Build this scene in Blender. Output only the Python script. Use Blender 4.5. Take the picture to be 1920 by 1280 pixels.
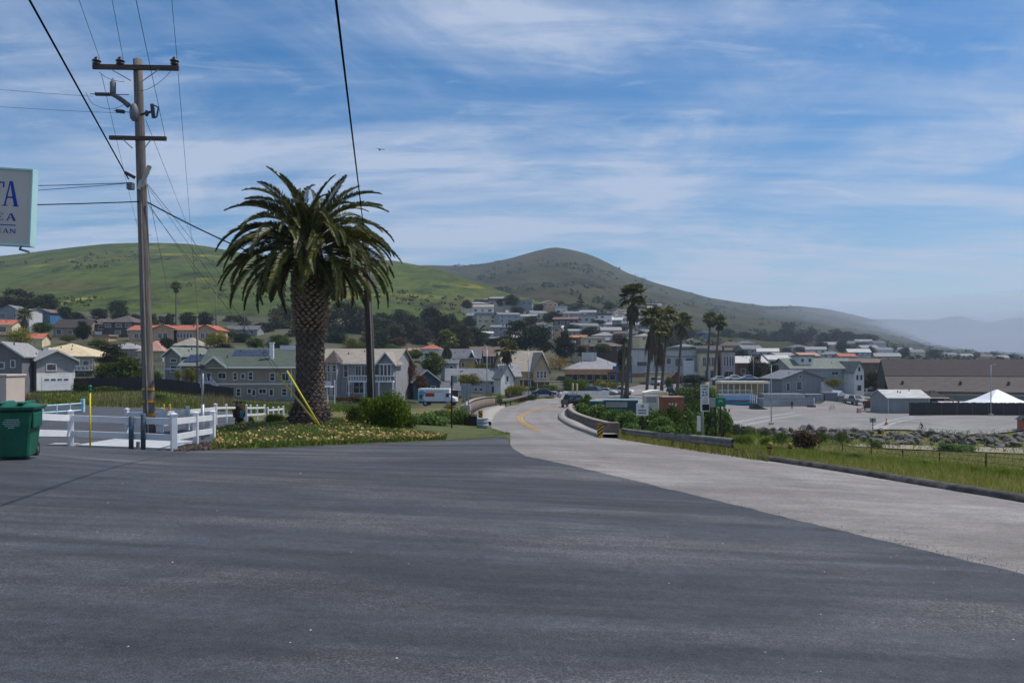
import bpy, bmesh, math, random
import numpy as np
from mathutils import Vector, Matrix, noise as mnoise

# ------------------------------------------------------------------ camera, sky, sun, exposure
F = 1500.0; CX = 960.0; HY = 680.0; EYE = 1.65        # focal length and horizon row in photo pixels, eye height in metres
scene = bpy.context.scene
for o in list(bpy.data.objects): bpy.data.objects.remove(o)
cam_d = bpy.data.cameras.new('camera'); cam = bpy.data.objects.new('camera', cam_d)
scene.collection.objects.link(cam); scene.camera = cam
cam.location = (0, 0, EYE); cam.rotation_euler = (math.radians(90), 0, 0)
cam_d.sensor_width = 36.0; cam_d.lens = 36.0 * F / 1920.0; cam_d.shift_y = 40.0 / 1920.0
cam_d.clip_start = 0.1; cam_d.clip_end = 40000

SUN_AZ = math.radians(72); SUN_EL = math.radians(60)    # azimuth measured from +Y towards +X
sun_dir = Vector((math.sin(SUN_AZ)*math.cos(SUN_EL), math.cos(SUN_AZ)*math.cos(SUN_EL), math.sin(SUN_EL)))
sl = bpy.data.lights.new('sun', 'SUN'); sl.energy = 4.0; sl.angle = math.radians(0.55); sl.color = (1.0, 0.95, 0.88)
sun = bpy.data.objects.new('sun', sl); scene.collection.objects.link(sun)
sun.rotation_euler = (-sun_dir).to_track_quat('-Z', 'Y').to_euler(); sun.location = (60, 20, 120)

world = bpy.data.worlds.new('World'); scene.world = world; world.use_nodes = True
wn = world.node_tree.nodes; wl = world.node_tree.links; wn.clear()
def WN(t, **k):
    n = wn.new(t)
    for a, b in k.items(): setattr(n, a, b)
    return n
def wmath(op, a, b=None, c=None, clamp=False):
    n = WN('ShaderNodeMath', operation=op); n.use_clamp = clamp
    for i, v in enumerate((a, b, c)):
        if v is None: continue
        if isinstance(v, (int, float)): n.inputs[i].default_value = v
        else: wl.new(v, n.inputs[i])
    return n.outputs[0]
sky = WN('ShaderNodeTexSky'); sky.sky_type = 'NISHITA'; sky.sun_disc = False
sky.sun_elevation = SUN_EL; sky.sun_rotation = SUN_AZ; sky.air_density = 1.0; sky.dust_density = 0.6; sky.ozone_density = 3.0; sky.altitude = 0
hsv = WN('ShaderNodeHueSaturation'); hsv.inputs['Saturation'].default_value = 1.45; hsv.inputs['Value'].default_value = 1.15
wl.new(sky.outputs[0], hsv.inputs['Color'])
tc = WN('ShaderNodeTexCoord'); sep = WN('ShaderNodeSeparateXYZ'); wl.new(tc.outputs['Generated'], sep.inputs[0])
zc = wmath('MAXIMUM', sep.outputs[2], 0.0)
den = wmath('ADD', zc, 0.09)
cxn = wmath('DIVIDE', sep.outputs[0], den); cyn = wmath('DIVIDE', sep.outputs[1], den)
def cloud_noise(sx, sy, rot, off, detail, rough, lo, hi, dist=0.0):
    comb = WN('ShaderNodeCombineXYZ'); wl.new(cxn, comb.inputs[0]); wl.new(cyn, comb.inputs[1])
    mp = WN('ShaderNodeMapping'); mp.vector_type = 'POINT'
    mp.inputs['Rotation'].default_value = (0, 0, rot); mp.inputs['Scale'].default_value = (sx, sy, 1); mp.inputs['Location'].default_value = off
    wl.new(comb.outputs[0], mp.inputs[0])
    nz = WN('ShaderNodeTexNoise'); nz.inputs['Scale'].default_value = 1.0; nz.inputs['Detail'].default_value = detail
    nz.inputs['Roughness'].default_value = rough; nz.inputs['Distortion'].default_value = dist
    wl.new(mp.outputs[0], nz.inputs['Vector'])
    mr = WN('ShaderNodeMapRange'); mr.interpolation_type = 'SMOOTHSTEP'
    mr.inputs['From Min'].default_value = lo; mr.inputs['From Max'].default_value = hi
    wl.new(nz.outputs['Fac'], mr.inputs['Value'])
    return mr.outputs['Result']
big = cloud_noise(0.80, 0.62, 0.55, (3.3, 12.3, 0), 9, 0.60, 0.36, 0.70, 1.1)
streak = cloud_noise(0.42, 2.6, -0.10, (7.3, 5.2, 0), 10, 0.58, 0.39, 0.66, 0.45)
fine = cloud_noise(1.5, 5.0, 0.42, (1.3, 8.2, 0), 9, 0.64, 0.33, 0.68, 0.7)
wisp = cloud_noise(2.6, 6.5, 0.15, (11.3, 3.2, 0), 9, 0.64, 0.52, 0.76, 0.8)
low = wmath('SUBTRACT', 1.0, wmath('MULTIPLY', zc, 2.6), None, True)      # more veil towards the horizon
m1 = wmath('MULTIPLY', big, wmath('ADD', wmath('MULTIPLY', fine, 0.50), 0.50))
m2 = wmath('MULTIPLY', streak, wmath('ADD', wmath('MULTIPLY', low, 0.85), 0.25))
cl = wmath('ADD', wmath('MULTIPLY', m1, 0.95), wmath('MULTIPLY', m2, 0.75))
cl = wmath('ADD', cl, wmath('MULTIPLY', wisp, 0.34))
cl = wmath('MINIMUM', wmath('ADD', cl, wmath('MULTIPLY', low, 0.06)), 0.85)
mixc = WN('ShaderNodeMix'); mixc.data_type = 'RGBA'
wl.new(cl, mixc.inputs['Factor']); wl.new(hsv.outputs[0], mixc.inputs['A']); mixc.inputs['B'].default_value = (5.6, 6.5, 8.2, 1)
bg = WN('ShaderNodeBackground'); bg.inputs['Strength'].default_value = 0.09
wl.new(mixc.outputs['Result'], bg.inputs['Color'])
wo = WN('ShaderNodeOutputWorld'); wl.new(bg.outputs[0], wo.inputs[0])

vs = scene.view_settings; vs.view_transform = 'Standard'; vs.look = 'None'; vs.exposure = 0.05; vs.gamma = 1.0; vs.use_curve_mapping = False
scene.cycles.max_bounces = 5; scene.cycles.diffuse_bounces = 2; scene.cycles.glossy_bounces = 2; scene.cycles.transmission_bounces = 3
scene.cycles.transparent_max_bounces = 6; scene.cycles.volume_bounces = 0; scene.cycles.use_denoising = True
scene.cycles.use_adaptive_sampling = True; scene.cycles.adaptive_threshold = 0.02

rng = random.Random(7); nr = np.random.default_rng(7)
COL = scene.collection

# ------------------------------------------------------------------ helpers
def tag(o, label=None, cat=None, group=None, kind=None):
    if label: o['label'] = label
    if cat: o['category'] = cat
    if group: o['group'] = group
    if kind: o['kind'] = kind
    return o
def empty(name, label, cat, loc=(0, 0, 0), rz=0.0, group=None, scale=1.0):
    o = bpy.data.objects.new(name, None); COL.objects.link(o); o.location = loc; o.rotation_euler = (0, 0, rz)
    if scale != 1.0: o.scale = (scale,)*3 if isinstance(scale, (int, float)) else scale
    o.empty_display_size = 0.2
    return tag(o, label, cat, group)
def link(name, me, parent=None, loc=None, rot=None, scale=None):
    o = bpy.data.objects.new(name, me); COL.objects.link(o)
    if parent is not None: o.parent = parent
    if loc is not None: o.location = loc
    if rot is not None: o.rotation_euler = rot
    if scale is not None: o.scale = scale
    return o
def fast_mesh(name, V, Fc, mats, midx=None, smooth=False):
    V = np.asarray(V, np.float32); Fc = np.asarray(Fc, np.int32); k = Fc.shape[1]
    me = bpy.data.meshes.new(name); me.vertices.add(len(V)); me.vertices.foreach_set('co', V.ravel())
    me.loops.add(Fc.size); me.loops.foreach_set('vertex_index', Fc.ravel())
    me.polygons.add(len(Fc)); me.polygons.foreach_set('loop_start', np.arange(0, Fc.size, k, dtype=np.int32))
    me.polygons.foreach_set('loop_total', np.full(len(Fc), k, np.int32))
    if midx is not None: me.polygons.foreach_set('material_index', np.asarray(midx, np.int32))
    if smooth: me.polygons.foreach_set('use_smooth', np.ones(len(Fc), bool))
    for m in (mats if isinstance(mats, (list, tuple)) else [mats]): me.materials.append(m)
    me.update(calc_edges=True); me.validate()
    return me
class MB:
    def __init__(s): s.v = []; s.f = []; s.m = []
    def add(s, vs, fs, m=0):
        b = len(s.v); s.v += [tuple(v) for v in vs]
        for f in fs: s.f.append(tuple(b+i for i in f)); s.m.append(m)
        return s
    def box(s, x0, x1, y0, y1, z0, z1, m=0, M=None):
        v = [Vector((x, y, z)) for z in (z0, z1) for y in (y0, y1) for x in (x0, x1)]
        if M is not None: v = [M @ p for p in v]
        return s.add(v, [(0, 2, 3, 1), (4, 5, 7, 6), (0, 1, 5, 4), (2, 6, 7, 3), (0, 4, 6, 2), (1, 3, 7, 5)], m)
    def cbox(s, c, sx, sy, sz, m=0, rx=0, ry=0, rz=0):
        M = Matrix.Translation(c) @ Matrix.Rotation(rz, 4, 'Z') @ Matrix.Rotation(ry, 4, 'Y') @ Matrix.Rotation(rx, 4, 'X')
        return s.box(-sx/2, sx/2, -sy/2, sy/2, -sz/2, sz/2, m, M)
    def tube(s, pts, rad, n=8, m=0, cap=True):
        pts = [Vector(p) for p in pts]; N = len(pts)
        if not isinstance(rad, (list, tuple)): rad = [rad]*N
        b = len(s.v); up = Vector((0, 0, 1))
        t0 = (pts[1]-pts[0]).normalized(); ref = up if abs(t0.z) < 0.95 else Vector((1, 0, 0))
        for i, p in enumerate(pts):
            t = (pts[min(i+1, N-1)]-pts[max(i-1, 0)]).normalized()
            a = t.cross(ref).normalized(); c = a.cross(t).normalized()
            for k in range(n):
                th = 2*math.pi*k/n; s.v.append(tuple(p+(a*math.cos(th)+c*math.sin(th))*rad[i]))
        for i in range(N-1):
            for k in range(n):
                s.f.append((b+i*n+k, b+i*n+(k+1) % n, b+(i+1)*n+(k+1) % n, b+(i+1)*n+k)); s.m.append(m)
        if cap:
            s.f.append(tuple(b+k for k in reversed(range(n)))); s.m.append(m)
            s.f.append(tuple(b+(N-1)*n+k for k in range(n))); s.m.append(m)
        return s
    def lathe(s, prof, n=16, m=0, c=(0, 0, 0), cap=True):
        b = len(s.v)
        for r, z in prof:
            for k in range(n):
                th = 2*math.pi*k/n; s.v.append((c[0]+r*math.cos(th), c[1]+r*math.sin(th), c[2]+z))
        for i in range(len(prof)-1):
            for k in range(n):
                s.f.append((b+i*n+k, b+i*n+(k+1) % n, b+(i+1)*n+(k+1) % n, b+(i+1)*n+k)); s.m.append(m)
        if cap:
            s.f.append(tuple(b+k for k in reversed(range(n)))); s.m.append(m)
            s.f.append(tuple(b+(len(prof)-1)*n+k for k in range(n))); s.m.append(m)
        return s
    def prism(s, poly, axis, a0, a1, m=0):
        """poly: 2-D outline; axis 'x' -> (y,z) outline run along x, 'y' -> (x,z) along y, 'z' -> (x,y) along z"""
        n = len(poly)
        def P(p, a): return {'x': (a, p[0], p[1]), 'y': (p[0], a, p[1]), 'z': (p[0], p[1], a)}[axis]
        vs = [P(p, a0) for p in poly]+[P(p, a1) for p in poly]
        fs = [tuple(range(n)), tuple(range(2*n-1, n-1, -1))]+[(i, i+n, (i+1) % n+n, (i+1) % n) for i in range(n)]
        return s.add(vs, fs, m)
    def mesh(s, name, mats, smooth=False, bevel=0.0):
        me = bpy.data.meshes.new(name); me.from_pydata(s.v, [], s.f)
        for m in (mats if isinstance(mats, (list, tuple)) else [mats]): me.materials.append(m)
        me.polygons.foreach_set('material_index', s.m)
        bm = bmesh.new(); bm.from_mesh(me); bmesh.ops.recalc_face_normals(bm, faces=bm.faces)
        if bevel > 0: bmesh.ops.bevel(bm, geom=[e for e in bm.edges], offset=bevel, segments=1, affect='EDGES', clamp_overlap=True)
        bm.to_mesh(me); bm.free()
        if smooth: me.polygons.foreach_set('use_smooth', [True]*len(me.polygons))
        me.update(); return me
    def build(s, name, mats, parent=None, smooth=False, bevel=0.0, loc=None, rot=None):
        return link(name, s.mesh(name, mats, smooth, bevel), parent, loc, rot)
def copy_tree(o, parent=None):
    c = o.copy(); COL.objects.link(c)
    if parent is not None: c.parent = parent
    for ch in list(o.children): copy_tree(ch, c)
    return c

# ------------------------------------------------------------------ materials
def lin(h):
    r = [int(h[i:i+2], 16)/255 for i in (0, 2, 4)]
    return tuple(((c+0.055)/1.055)**2.4 if c > 0.04045 else c/12.92 for c in r)
_mc = {}
def M(name, col, var=0.18, scale=3.0, rough=0.75, bump=0.0, metal=0.0, spec=0.3, stretch=(1, 1, 1), col2=None, lo=0.35, hi=0.65, fine=0.0):
    if name in _mc: return _mc[name]
    m = bpy.data.materials.new(name); m.use_nodes = True; nt = m.node_tree; N = nt.nodes; L = nt.links
    bs = N['Principled BSDF']; bs.inputs['Roughness'].default_value = rough; bs.inputs['Metallic'].default_value = metal
    bs.inputs['Specular IOR Level'].default_value = spec
    t = N.new('ShaderNodeTexCoord'); mp = N.new('ShaderNodeMapping'); mp.inputs['Scale'].default_value = stretch
    L.new(t.outputs['Object'], mp.inputs[0])
    nz = N.new('ShaderNodeTexNoise'); nz.inputs['Scale'].default_value = scale; nz.inputs['Detail'].default_value = 7; nz.inputs['Roughness'].default_value = 0.62
    L.new(mp.outputs[0], nz.inputs['Vector'])
    mr = N.new('ShaderNodeMapRange'); mr.inputs['From Min'].default_value = lo; mr.inputs['From Max'].default_value = hi
    L.new(nz.outputs['Fac'], mr.inputs['Value'])
    mx = N.new('ShaderNodeMix'); mx.data_type = 'RGBA'
    a = tuple(c*(1-var) for c in col); b = tuple(min(1, c*(1+var)) for c in col) if col2 is None else col2
    mx.inputs['A'].default_value = (*a, 1); mx.inputs['B'].default_value = (*b, 1); L.new(mr.outputs[0], mx.inputs['Factor'])
    out = mx.outputs['Result']
    if fine > 0:
        n2 = N.new('ShaderNodeTexNoise'); n2.inputs['Scale'].default_value = scale*23; n2.inputs['Detail'].default_value = 3
        L.new(t.outputs['Object'], n2.inputs['Vector'])
        r2 = N.new('ShaderNodeMapRange'); r2.inputs['To Min'].default_value = 1-fine; r2.inputs['To Max'].default_value = 1+fine
        r2.inputs['From Min'].default_value = 0.3; r2.inputs['From Max'].default_value = 0.7; L.new(n2.outputs['Fac'], r2.inputs['Value'])
        vm = N.new('ShaderNodeVectorMath'); vm.operation = 'SCALE'; L.new(out, vm.inputs[0]); L.new(r2.outputs[0], vm.inputs['Scale']); out = vm.outputs[0]
    L.new(out, bs.inputs['Base Color'])
    if bump > 0:
        bp = N.new('ShaderNodeBump'); bp.inputs['Strength'].default_value = bump; bp.inputs['Distance'].default_value = 0.03
        L.new(nz.outputs['Fac'], bp.inputs['Height']); L.new(bp.outputs[0], bs.inputs['Normal'])
    _mc[name] = m; return m
def LEAF(name, c1, c2, trans=0.25, nscale=0.6, c3=None, p3=0.9, rough=0.6, spec=0.06):
    if name in _mc: return _mc[name]
    m = bpy.data.materials.new(name); m.use_nodes = True; nt = m.node_tree; N = nt.nodes; L = nt.links
    bs = N['Principled BSDF']; bs.inputs['Roughness'].default_value = rough; bs.inputs['Specular IOR Level'].default_value = spec
    g = N.new('ShaderNodeNewGeometry'); oi = N.new('ShaderNodeObjectInfo')
    t = N.new('ShaderNodeTexCoord'); nz = N.new('ShaderNodeTexNoise'); nz.inputs['Scale'].default_value = nscale; nz.inputs['Detail'].default_value = 3
    L.new(t.outputs['Object'], nz.inputs['Vector'])
    ad = N.new('ShaderNodeMath'); ad.operation = 'ADD'; L.new(g.outputs['Random Per Island'], ad.inputs[0]); L.new(nz.outputs['Fac'], ad.inputs[1])
    mr = N.new('ShaderNodeMapRange'); mr.inputs['From Min'].default_value = 0.35; mr.inputs['From Max'].default_value = 1.25; L.new(ad.outputs[0], mr.inputs['Value'])
    mx = N.new('ShaderNodeMix'); mx.data_type = 'RGBA'; mx.inputs['A'].default_value = (*c1, 1); mx.inputs['B'].default_value = (*c2, 1); L.new(mr.outputs[0], mx.inputs['Factor'])
    out = mx.outputs['Result']
    if c3:
        gt = N.new('ShaderNodeMath'); gt.operation = 'GREATER_THAN'; gt.inputs[1].default_value = p3; L.new(g.outputs['Random Per Island'], gt.inputs[0])
        m3 = N.new('ShaderNodeMix'); m3.data_type = 'RGBA'; m3.inputs['B'].default_value = (*c3, 1); L.new(gt.outputs[0], m3.inputs['Factor']); L.new(out, m3.inputs['A']); out = m3.outputs['Result']
    r2 = N.new('ShaderNodeMapRange'); r2.inputs['To Min'].default_value = 0.68; r2.inputs['To Max'].default_value = 1.40; L.new(oi.outputs['Random'], r2.inputs['Value'])
    vm = N.new('ShaderNodeVectorMath'); vm.operation = 'SCALE'; L.new(out, vm.inputs[0]); L.new(r2.outputs[0], vm.inputs['Scale'])
    L.new(vm.outputs[0], bs.inputs['Base Color'])
    tr = N.new('ShaderNodeBsdfTranslucent'); L.new(vm.outputs[0], tr.inputs['Color'])
    ms = N.new('ShaderNodeMixShader'); ms.inputs[0].default_value = trans; L.new(bs.outputs[0], ms.inputs[1]); L.new(tr.outputs[0], ms.inputs[2])
    L.new(ms.outputs[0], N['Material Output'].inputs['Surface']); _mc[name] = m; return m

GLASS = M('window_glass', (0.030, 0.038, 0.05), 0.3, 0.9, 0.10, spec=0.6, col2=(0.13, 0.145, 0.17), lo=0.50, hi=0.62)
WHITE = M('white_paint', (0.72, 0.73, 0.75), 0.06, 2.0, 0.5, fine=0.04)
TRIM = M('trim_paint', (0.62, 0.63, 0.65), 0.08, 1.5, 0.55)
DARKM = M('dark_metal', (0.03, 0.032, 0.036), 0.3, 6, 0.5, spec=0.4)
STEEL = M('galvanised_steel', (0.34, 0.36, 0.39), 0.15, 5, 0.45, metal=0.6)
RUBBER = M('tyre_rubber', (0.018, 0.018, 0.02), 0.2, 8, 0.85)
CONC = M('concrete', (0.36, 0.34, 0.31), 0.16, 1.3, 0.9, bump=0.1, fine=0.1)
WIREM = M('cable_black', (0.010, 0.010, 0.012), 0.1, 4, 1.0, spec=0.0)

# ------------------------------------------------------------------ the lie of the land
def plane_py(px, d): return HY+F*(EYE/d+0.035+0.044*(px-CX)/F)
CP = [ # (px, depth m, py) read off the photograph: where the ground is seen at that distance
 (40,15,857),(345,22,845),(133,23,836),(660,27,833),(820,31,826),(940,36,818),(985,20.4,855),(1100,17.5,880),(1400,23.3,857),(1560,20.4,880),
 (1920,14.8,942),(1148,40,821),(1045,60,786),(1075,105,764),(905,50,803),(925,85,762),(875,60,783),(1000,120,750),(1060,140,745),(1150,170,740),
 (830,135,760),(470,130,748),(300,75,762),(300,120,732),(90,125,728),(200,50,780),(245,36,808),(500,55,786),(600,34,798),(600,60,780),(600,85,765),
 (650,140,746),(700,100,764),(720,60,785),(1317,42,832),(1375,27,846),(1848,38,880),(1700,40,866),(1500,40,850),(1700,85,845),(1850,85,848),(1550,85,834),
 (1700,98,839),(1500,98,828),(1900,98,842),(1350,60,822),(1350,90,806),(1250,60,808),(1250,100,786),(1150,60,800),(1200,80,785),(1140,120,765),(1200,150,749),
 (1380,112,802.5),(1500,108,807),(1600,107.5,807.7),(1700,107,808.3),(1920,107,808.3),(2300,107,808),
 (1400,137,780),(1550,137,780),(1700,137,780),(1920,137,780),(1400,164,764),(1550,164,764),(1700,164,764),(1920,164,764),(1620,190,748),(1620,220,736),(2300,160,770),
 (1260,230,706),(1340,225,711),(1240,200,722),(1100,215,715),(990,190,722),(900,165,738),(965,170,736),(800,150,746),(1450,230,712),(1530,190,736),(1450,190,736),
 (1800,230,735),(1500,400,682),(1700,400,688),(1900,400,690),(1350,400,668),(1250,330,672),
 (1050,400,642),(1150,400,648),(900,400,632),(800,400,632),(1100,300,672),(950,300,665),(850,250,680),
 (0,250,642),(100,260,632),(300,240,640),(200,200,662),(100,160,692),(0,160,690),(50,300,614),(150,290,622),(300,300,620),(500,250,652),(600,300,630),
 (600,400,602),(300,400,592),(100,400,588),(0,400,588),(-300,400,590),(-300,200,660),(-300,100,735),(-300,50,790),(450,300,628),(700,300,640),(700,400,608),(500,180,690),(700,180,700),
 (-700,30,830),(-700,100,740),(2300,14,990),(2500,38,900),(2500,85,850),(2300,400,690),(500,400,600)]
for _px in (-1500, -600, 0, 500, 960, 1300, 1600, 1920, 2400, 3200):
    for _d in (1.0, 2.0, 3.5, 6.0, 9.0, 12.0): CP.append((_px, _d, plane_py(_px, _d)))
CP = np.array(CP, float)
def _feat(px, d): return np.stack([px/260.0, 2.6*np.log(d)], -1)
_C = _feat(CP[:, 0], CP[:, 1]); _r = CP[:, 2]-plane_py(CP[:, 0], CP[:, 1])
def _ker(A, B):
    return np.sqrt(((A[:, None, :]-B[None, :, :])**2).sum(-1)+0.06)
_n = len(_C); _A = np.zeros((_n+3, _n+3)); _A[:_n, :_n] = _ker(_C, _C); _A[:_n, _n] = 1; _A[:_n, _n+1:] = _C; _A[_n, :_n] = 1; _A[_n+1:, :_n] = _C.T
_w = np.linalg.solve(_A+np.eye(_n+3)*1e-9, np.concatenate([_r, np.zeros(3)]))
def G(px, d):
    px = np.atleast_1d(np.asarray(px, float)); d = np.atleast_1d(np.asarray(d, float)); px, d = np.broadcast_arrays(px, d); sh = px.shape
    p = px.ravel(); q = np.maximum(d.ravel(), 0.4); out = np.empty(len(p))
    for i in range(0, len(p), 20000):
        X = _feat(p[i:i+20000], q[i:i+20000]); out[i:i+20000] = _ker(X, _C) @ _w[:_n]+_w[_n]+X @ _w[_n+1:]
    fade = np.clip((q-2.5)/4.0, 0, 1)
    return (plane_py(p, q)+out*fade).reshape(sh)
def gpt(px, d, dz=0.0):
    """world points on the ground below photo column px at depth d"""
    px = np.atleast_1d(np.asarray(px, float)); d = np.atleast_1d(np.asarray(d, float)); px, d = np.broadcast_arrays(px, d)
    py = G(px, d); return np.stack([(px-CX)/F*d, d, EYE-(py-HY)*d/F+dz], -1)
def gz(x, y): return float(gpt(CX+F*x/y, y)[0, 2])
def gv(px, d, dz=0.0): return Vector(gpt(px, d, dz)[0])
_ds = np.exp(np.linspace(math.log(1.2), math.log(440), 900))
def udepth(px, py):
    """depth at which photo pixel (px,py) meets the ground (first crossing from the camera)"""
    g = G(np.full(len(_ds), float(px)), _ds); k = np.argmax(g <= py)
    if g[k] > py: return 440.0
    if k == 0: return float(_ds[0])
    a = (g[k-1]-py)/max(1e-9, g[k-1]-g[k]); return float(_ds[k-1]+(_ds[k]-_ds[k-1])*a)
def udepths(pxs, pys):
    out = []
    pxs = np.asarray(pxs, float); pys = np.asarray(pys, float)
    for i in range(0, len(pxs), 60):
        P = pxs[i:i+60]; g = G(P[:, None]*np.ones((1, len(_ds))), np.ones((len(P), 1))*_ds[None, :])
        for j in range(len(P)):
            k = int(np.argmax(g[j] <= pys[i+j]))
            if g[j, k] > pys[i+j]: out.append(440.0)
            elif k == 0: out.append(float(_ds[0]))
            else:
                a = (g[j, k-1]-pys[i+j])/max(1e-9, g[j, k-1]-g[j, k]); out.append(float(_ds[k-1]+(_ds[k]-_ds[k-1])*a))
    return np.array(out)
def gp(px, py, dz=0.0): return gv(px, udepth(px, py), dz)
def at(px, py, d): return Vector(((px-CX)/F*d, d, EYE-(py-HY)*d/F))
def lerp_line(poly, xs):
    p = np.array(poly, float); return np.interp(xs, p[:, 0], p[:, 1])
def grid_faces(nr_, nc):
    i = np.arange(nr_-1)[:, None]*nc+np.arange(nc-1)[None, :]; i = i.ravel()
    return np.stack([i, i+1, i+nc+1, i+nc], -1)
def patch_cols(name, cols, dn, df, rows, mat, dz=0.0, mound=0.0, kind='structure'):
    """a sheet lying on the ground between two depth limits for each photo column"""
    t = np.linspace(0, 1, rows)[:, None]; D = dn[None, :]*(df/dn)[None, :]**t
    P = gpt(np.broadcast_to(cols[None, :], D.shape), D, dz)
    if mound: P[..., 2] += mound*np.sin(np.pi*t)**0.6*np.clip(np.minimum(np.arange(len(cols)), len(cols)-1-np.arange(len(cols)))/25.0, 0, 1)[None, :]
    o = link(name, fast_mesh(name, P.reshape(-1, 3), grid_faces(rows, len(cols)), mat, smooth=True)); tag(o, kind=kind); return o
def ribbon(name, left, right, nc, mat, dz=0.0, n=80, kind='structure'):
    """a sheet between two polylines of ground points (world xy), draped on the ground"""
    def res(pl):
        p = np.array([[q[0], q[1]] for q in pl], float); s = np.concatenate([[0], np.cumsum(np.hypot(*np.diff(p, axis=0).T))]); u = np.linspace(0, s[-1], n)
        return np.stack([np.interp(u, s, p[:, 0]), np.interp(u, s, p[:, 1])], -1)
    A = res(left); B = res(right); t = np.linspace(0, 1, nc)[None, :, None]; Q = A[:, None, :]*(1-t)+B[:, None, :]*t
    P = gpt(CX+F*Q[..., 0]/Q[..., 1], Q[..., 1], dz)
    me = fast_mesh(name, P.reshape(-1, 3), grid_faces(n, nc), mat, smooth=True); uv = me.uv_layers.new(name='across'); li = np.empty(len(me.loops), np.int32); me.loops.foreach_get('vertex_index', li)
    uv.data.foreach_set('uv', np.stack([(li % nc)/(nc-1), (li//nc)/(n-1)], -1).astype(np.float32).ravel())
    o = link(name, me); tag(o, kind=kind); return o
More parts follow.
